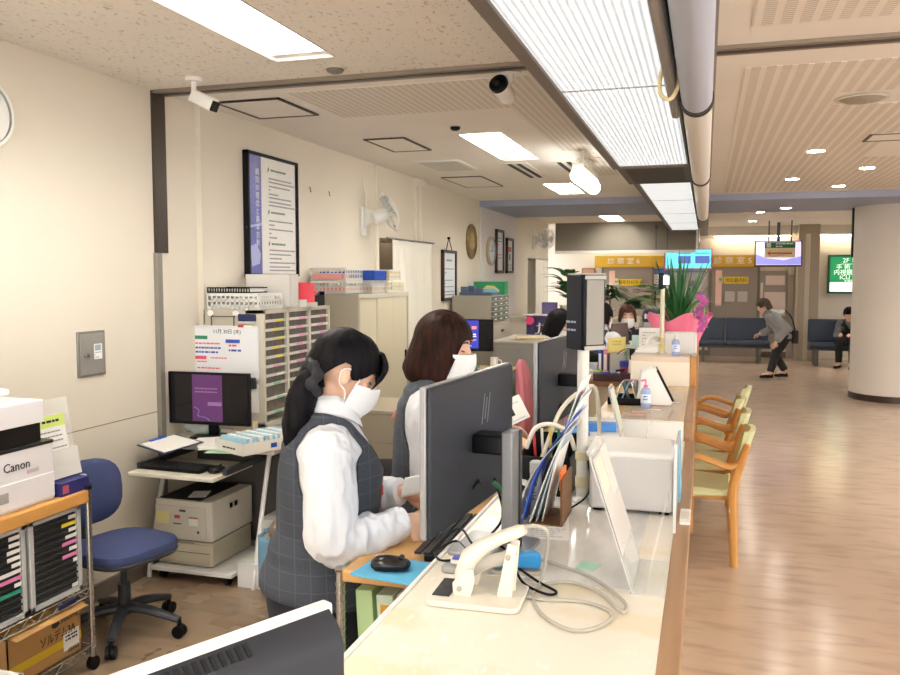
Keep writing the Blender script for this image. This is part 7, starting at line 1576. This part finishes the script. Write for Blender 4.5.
# seated colleagues
def stool(label, loc, rz, back=False):
    t = thing('tall_stool', label, 'stool', loc, rz)
    mb = MB(); mb.lathe([(.17, .55), (.2, .56), (.2, .59), (.17, .6)], 28); mb.build('seat', BLK, t)
    mb = MB(); mb.cyl((0, 0, .05), (0, 0, .55), .028); mb.build('column', CHR, t)
    mb = MB(); mb.lathe([(.24, 0), (.24, .02), (.05, .05)], 28); mb.build('base', BLK, t)
    mb = MB(); mb.tube([(.17*cos(a), .17*sin(a), .28) for a in [2*pi*k/24 for k in range(25)]], .01); mb.build('foot_ring', CHR, t)
    if back: mb = MB(); mb.grid(lambda u, v: V((-.2-.03*cos((u-.5)*2.4)+.03*v, -.2+.4*u, .78+.22*v - .05*v*(2*u-1)**2)), 12, 6); mb.build('backrest', BLK, t, solid=.035); mb = MB(); mb.tube([(-.1, 0, .57), (-.2, 0, .6), (-.22, 0, .8)], .016, smooth=4); mb.build('back_bar', BLK, t)
    return t
SEAT = .605
RS = [(0, SEAT+.01, .13, .18), (0, SEAT+.08, .14, .175), (-.005, SEAT+.2, .12, .15), (0, SEAT+.3, .125, .155), (.0, SEAT+.4, .115, .17), (-.005, SEAT+.46, .085, .14), (0, SEAT+.5, .062, .085), (.005, SEAT+.53, .052, .06)]
def seated(label, loc, yaw, hair, c, pitch=15, hyaw=0, mask=True, rings=RS, dz=0, reach=.26, sh=.17):
    z = rings[0][1]
    legs = [((.03, s*.1, z+.06), (.42, s*.1, z+.03), (.36, s*.1, z-.38 if z > .5 else .08), (.5, s*.1, z-.41 if z > .5 else .05)) for s in (-1, 1)]
    zs = rings[-4][1]+.03
    arms = {'R': ((0, -sh-.005, zs), (.04, -sh-.06, zs-.26), (reach, -.12, zs-.24), (.95, .2, -.05), (0, -.5, .8), 25), 'L': ((0, sh+.005, zs), (.04, sh+.06, zs-.26), (reach, .12, zs-.24), (.95, -.2, -.05), (0, .5, .8), 25)}
    return person(label, loc, yaw, rings, (.05, 0, rings[-1][1]+.115), pitch, hyaw, arms, legs, c, .009, False, mask, hair, vneck=zs-.2)
bob = lambda m_, lo: (lambda T, t: hair_cap(T, t, m_, lambda d: .06 if d < 34 else (.06-(.06-lo)*(d-34)/22 if d < 56 else lo), 1.06, flare=.012))
CS = dict(top=BLOUSE, vest=VEST2, trousers=SKIRT, cuff=False, blouse_from=1, hem=SEAT+.03)
seated('black-haired colleague in a mask behind the second large monitor', (-1.22, 7.0, .06), -25, bob(HAIRB, -.1), CS, 20)
stool('black stool under the colleague behind the second large monitor', (-1.22, 7.0, 0), -25)
seated('short-haired colleague in a navy vest, seen from behind', (-1.0, 8.3, .08), 62, (lambda T, t: hair_cap(T, t, HAIRB, lambda d: .045 if d < 40 else (.0 if d < 95 else -.085), 1.05)), CS, 12)
stool('black-backed stool of the colleague in the navy vest', (-1.0, 8.3, 0), 62, True)
CJ = dict(top=mat('jacket_black', '#20222a', .8), trousers=SKIRT, top_name='jacket', blouse_from=1, collar=True)
def hairc(T, t): bob(HAIRC, -.06)(T, t)
w5 = seated('brown-haired colleague in a mask and dark jacket facing the camera behind the inner desk', (-.86, 9.75, .02), -80, hairc, CJ, 8)
mb = MB(); mb.grid(lambda u, v: V((.128+.012*v*(1-v) - .055*v, (-.045+.09*u)*(.4+.75*v), SEAT+.24+.25*v)), 6, 8); mb.build('shirt_front', BLOUSE, w5, solid=.004)
stool('black stool under the colleague who faces the camera', (-.86, 9.75, 0), -80)
# hall people
SB = .46
RB = [(0, SB+.01, .14, .19), (0, SB+.08, .15, .185), (.04, SB+.2, .135, .17), (.1, SB+.3, .13, .175), (.15, SB+.37, .12, .185), (.18, SB+.42, .09, .15), (.21, SB+.45, .062, .085), (.235, SB+.47, .055, .06)]
p = person('person in a dark vest with grey sleeves, seated on the bench by the round column', (2.72, 17.45, 0), -115, RB, (.3, 0, SB+.565), 30, 0,
    {'R': ((.15, -.19, SB+.39), (.2, -.24, SB+.14), (.42, -.1, SB+.18), (.9, .2, 0), (0, -.5, .8), 30), 'L': ((.15, .19, SB+.39), (.2, .24, SB+.14), (.42, .1, SB+.18), (.9, -.2, 0), (0, .5, .8), 30)},
    [((.05, -.1, SB+.07), (.44, -.12, SB+.05), (.42, -.12, .08), (.56, -.13, .05)), ((.05, .1, SB+.07), (.44, .12, SB+.05), (.42, .12, .08), (.56, .13, .05))],
    dict(top=mat('sleeve_grey', '#6e6f72', .8), top_name='jumper', vest=mat('vest_black', '#1c1e22', .8), trousers=mat('trouser_black', '#17181b', .85), collar=False), .011, False, False, (lambda T, t: hair_cap(T, t, HAIRB, lambda d: .05 if d < 45 else (.0 if d < 95 else -.08), 1.02)), vneck=SB+.25)
RK = [(-.12, .68, .15, .19), (-.11, .76, .155, .19), (-.05, .86, .15, .18), (.03, .95, .15, .185), (.1, 1.03, .135, .195), (.14, 1.08, .1, .155), (.17, 1.11, .066, .09), (.195, 1.13, .056, .062)]
p = person('stooping person in a grey coat walking past the far waiting bench', (1.2, 15.1, 0), 188, RK, (.26, 0, 1.225), 25, 0,
    {'R': ((.1, -.19, 1.05), (.06, -.27, .82), (.26, -.22, .74), (.85, .1, -.35), (0, -.6, .7), 35), 'L': ((.1, .19, 1.05), (-.02, .27, .83), (.1, .3, .64), (.5, .1, -.85), (0, .8, .3), 35)},
    [((-.1, -.1, .72), (.02, -.1, .42), (-.14, -.1, .1), (.0, -.1, .06)), ((-.1, .1, .72), (.06, .1, .43), (.14, .1, .09), (.28, .1, .06))],
    dict(top=mat('coat_grey', '#96979a', .8), top_name='coat', trousers=mat('trouser_charcoal', '#2a2b2d', .85), collar=True, blouse_from=0, sleeve=(.08, .08, .074, .066, .05)), .011, False, False, (lambda T, t: hair_cap(T, t, hair_mat('hair_grey_brown', '#3d332c', '#71655a'), lambda d: .05 if d < 45 else (.0 if d < 95 else -.085), 1.03)))
mb = MB(); mb.tube([(.05, -.17, 1.13), (.12, -.05, 1.15), (.13, .06, 1.15), (.05, .18, 1.12), (-.03, .1, 1.14), (-.03, -.1, 1.14), (.05, -.17, 1.13)], .04, 12, smooth=5, flat=.7); mb.build('scarf', mat('scarf_pale', '#d5d6d4', .85), p)
t = thing('shoulder_bag', 'dark bag hanging at the side of the stooping person', 'bag', (1.45, 15.0, .62)); mb = MB(); mb.rbox((0, 0, .1), (.1, .22, .22), .04); mb.build('bag', mat('bag_black', '#1b1b1d', .6), t, bevel=.015); mb = MB(); mb.tube([(0, -.08, .2), (-.06, -.02, .42), (-.16, .06, .54), (-.05, .07, .4), (0, .08, .2)], .008, smooth=5); mb.build('strap', mat('bag_black', ''), t)
# a thing with a single part is that part: collapse it into one mesh object
for o in [q for q in COL.objects if q.type == 'EMPTY' and not q.parent and 'label' in q.keys() and len(q.children) == 1]:
    c = o.children[0]; nm = o.name; T = o.matrix_basis @ c.matrix_basis
    props = {k: o[k] for k in ('label', 'category', 'group') if k in o.keys()}
    c.parent = None; c.matrix_basis = T
    bpy.data.objects.remove(o); c.name = nm
    for k, v in props.items(): c[k] = v
# ------------------------------------------------------------------ camera, world
cam = bpy.data.cameras.new('camera'); cam.sensor_width = 36; cam.lens = 830/900*36; cam.clip_start = .05; cam.clip_end = 100
co = bpy.data.objects.new('camera', cam); COL.objects.link(co)
co.location = (0, 0, 1.72); co.rotation_euler = (R(90-4.169), 0, R(17.099)); S.camera = co
w = bpy.data.worlds.new('world'); S.world = w; w.use_nodes = True
w.node_tree.nodes['Background'].inputs[0].default_value = (1, .98, .95, 1); w.node_tree.nodes['Background'].inputs[1].default_value = 2.2
S.view_settings.view_transform = 'Standard'; S.view_settings.look = 'None'; S.view_settings.gamma = 1; S.view_settings.use_curve_mapping = False
S.view_settings.exposure = .96
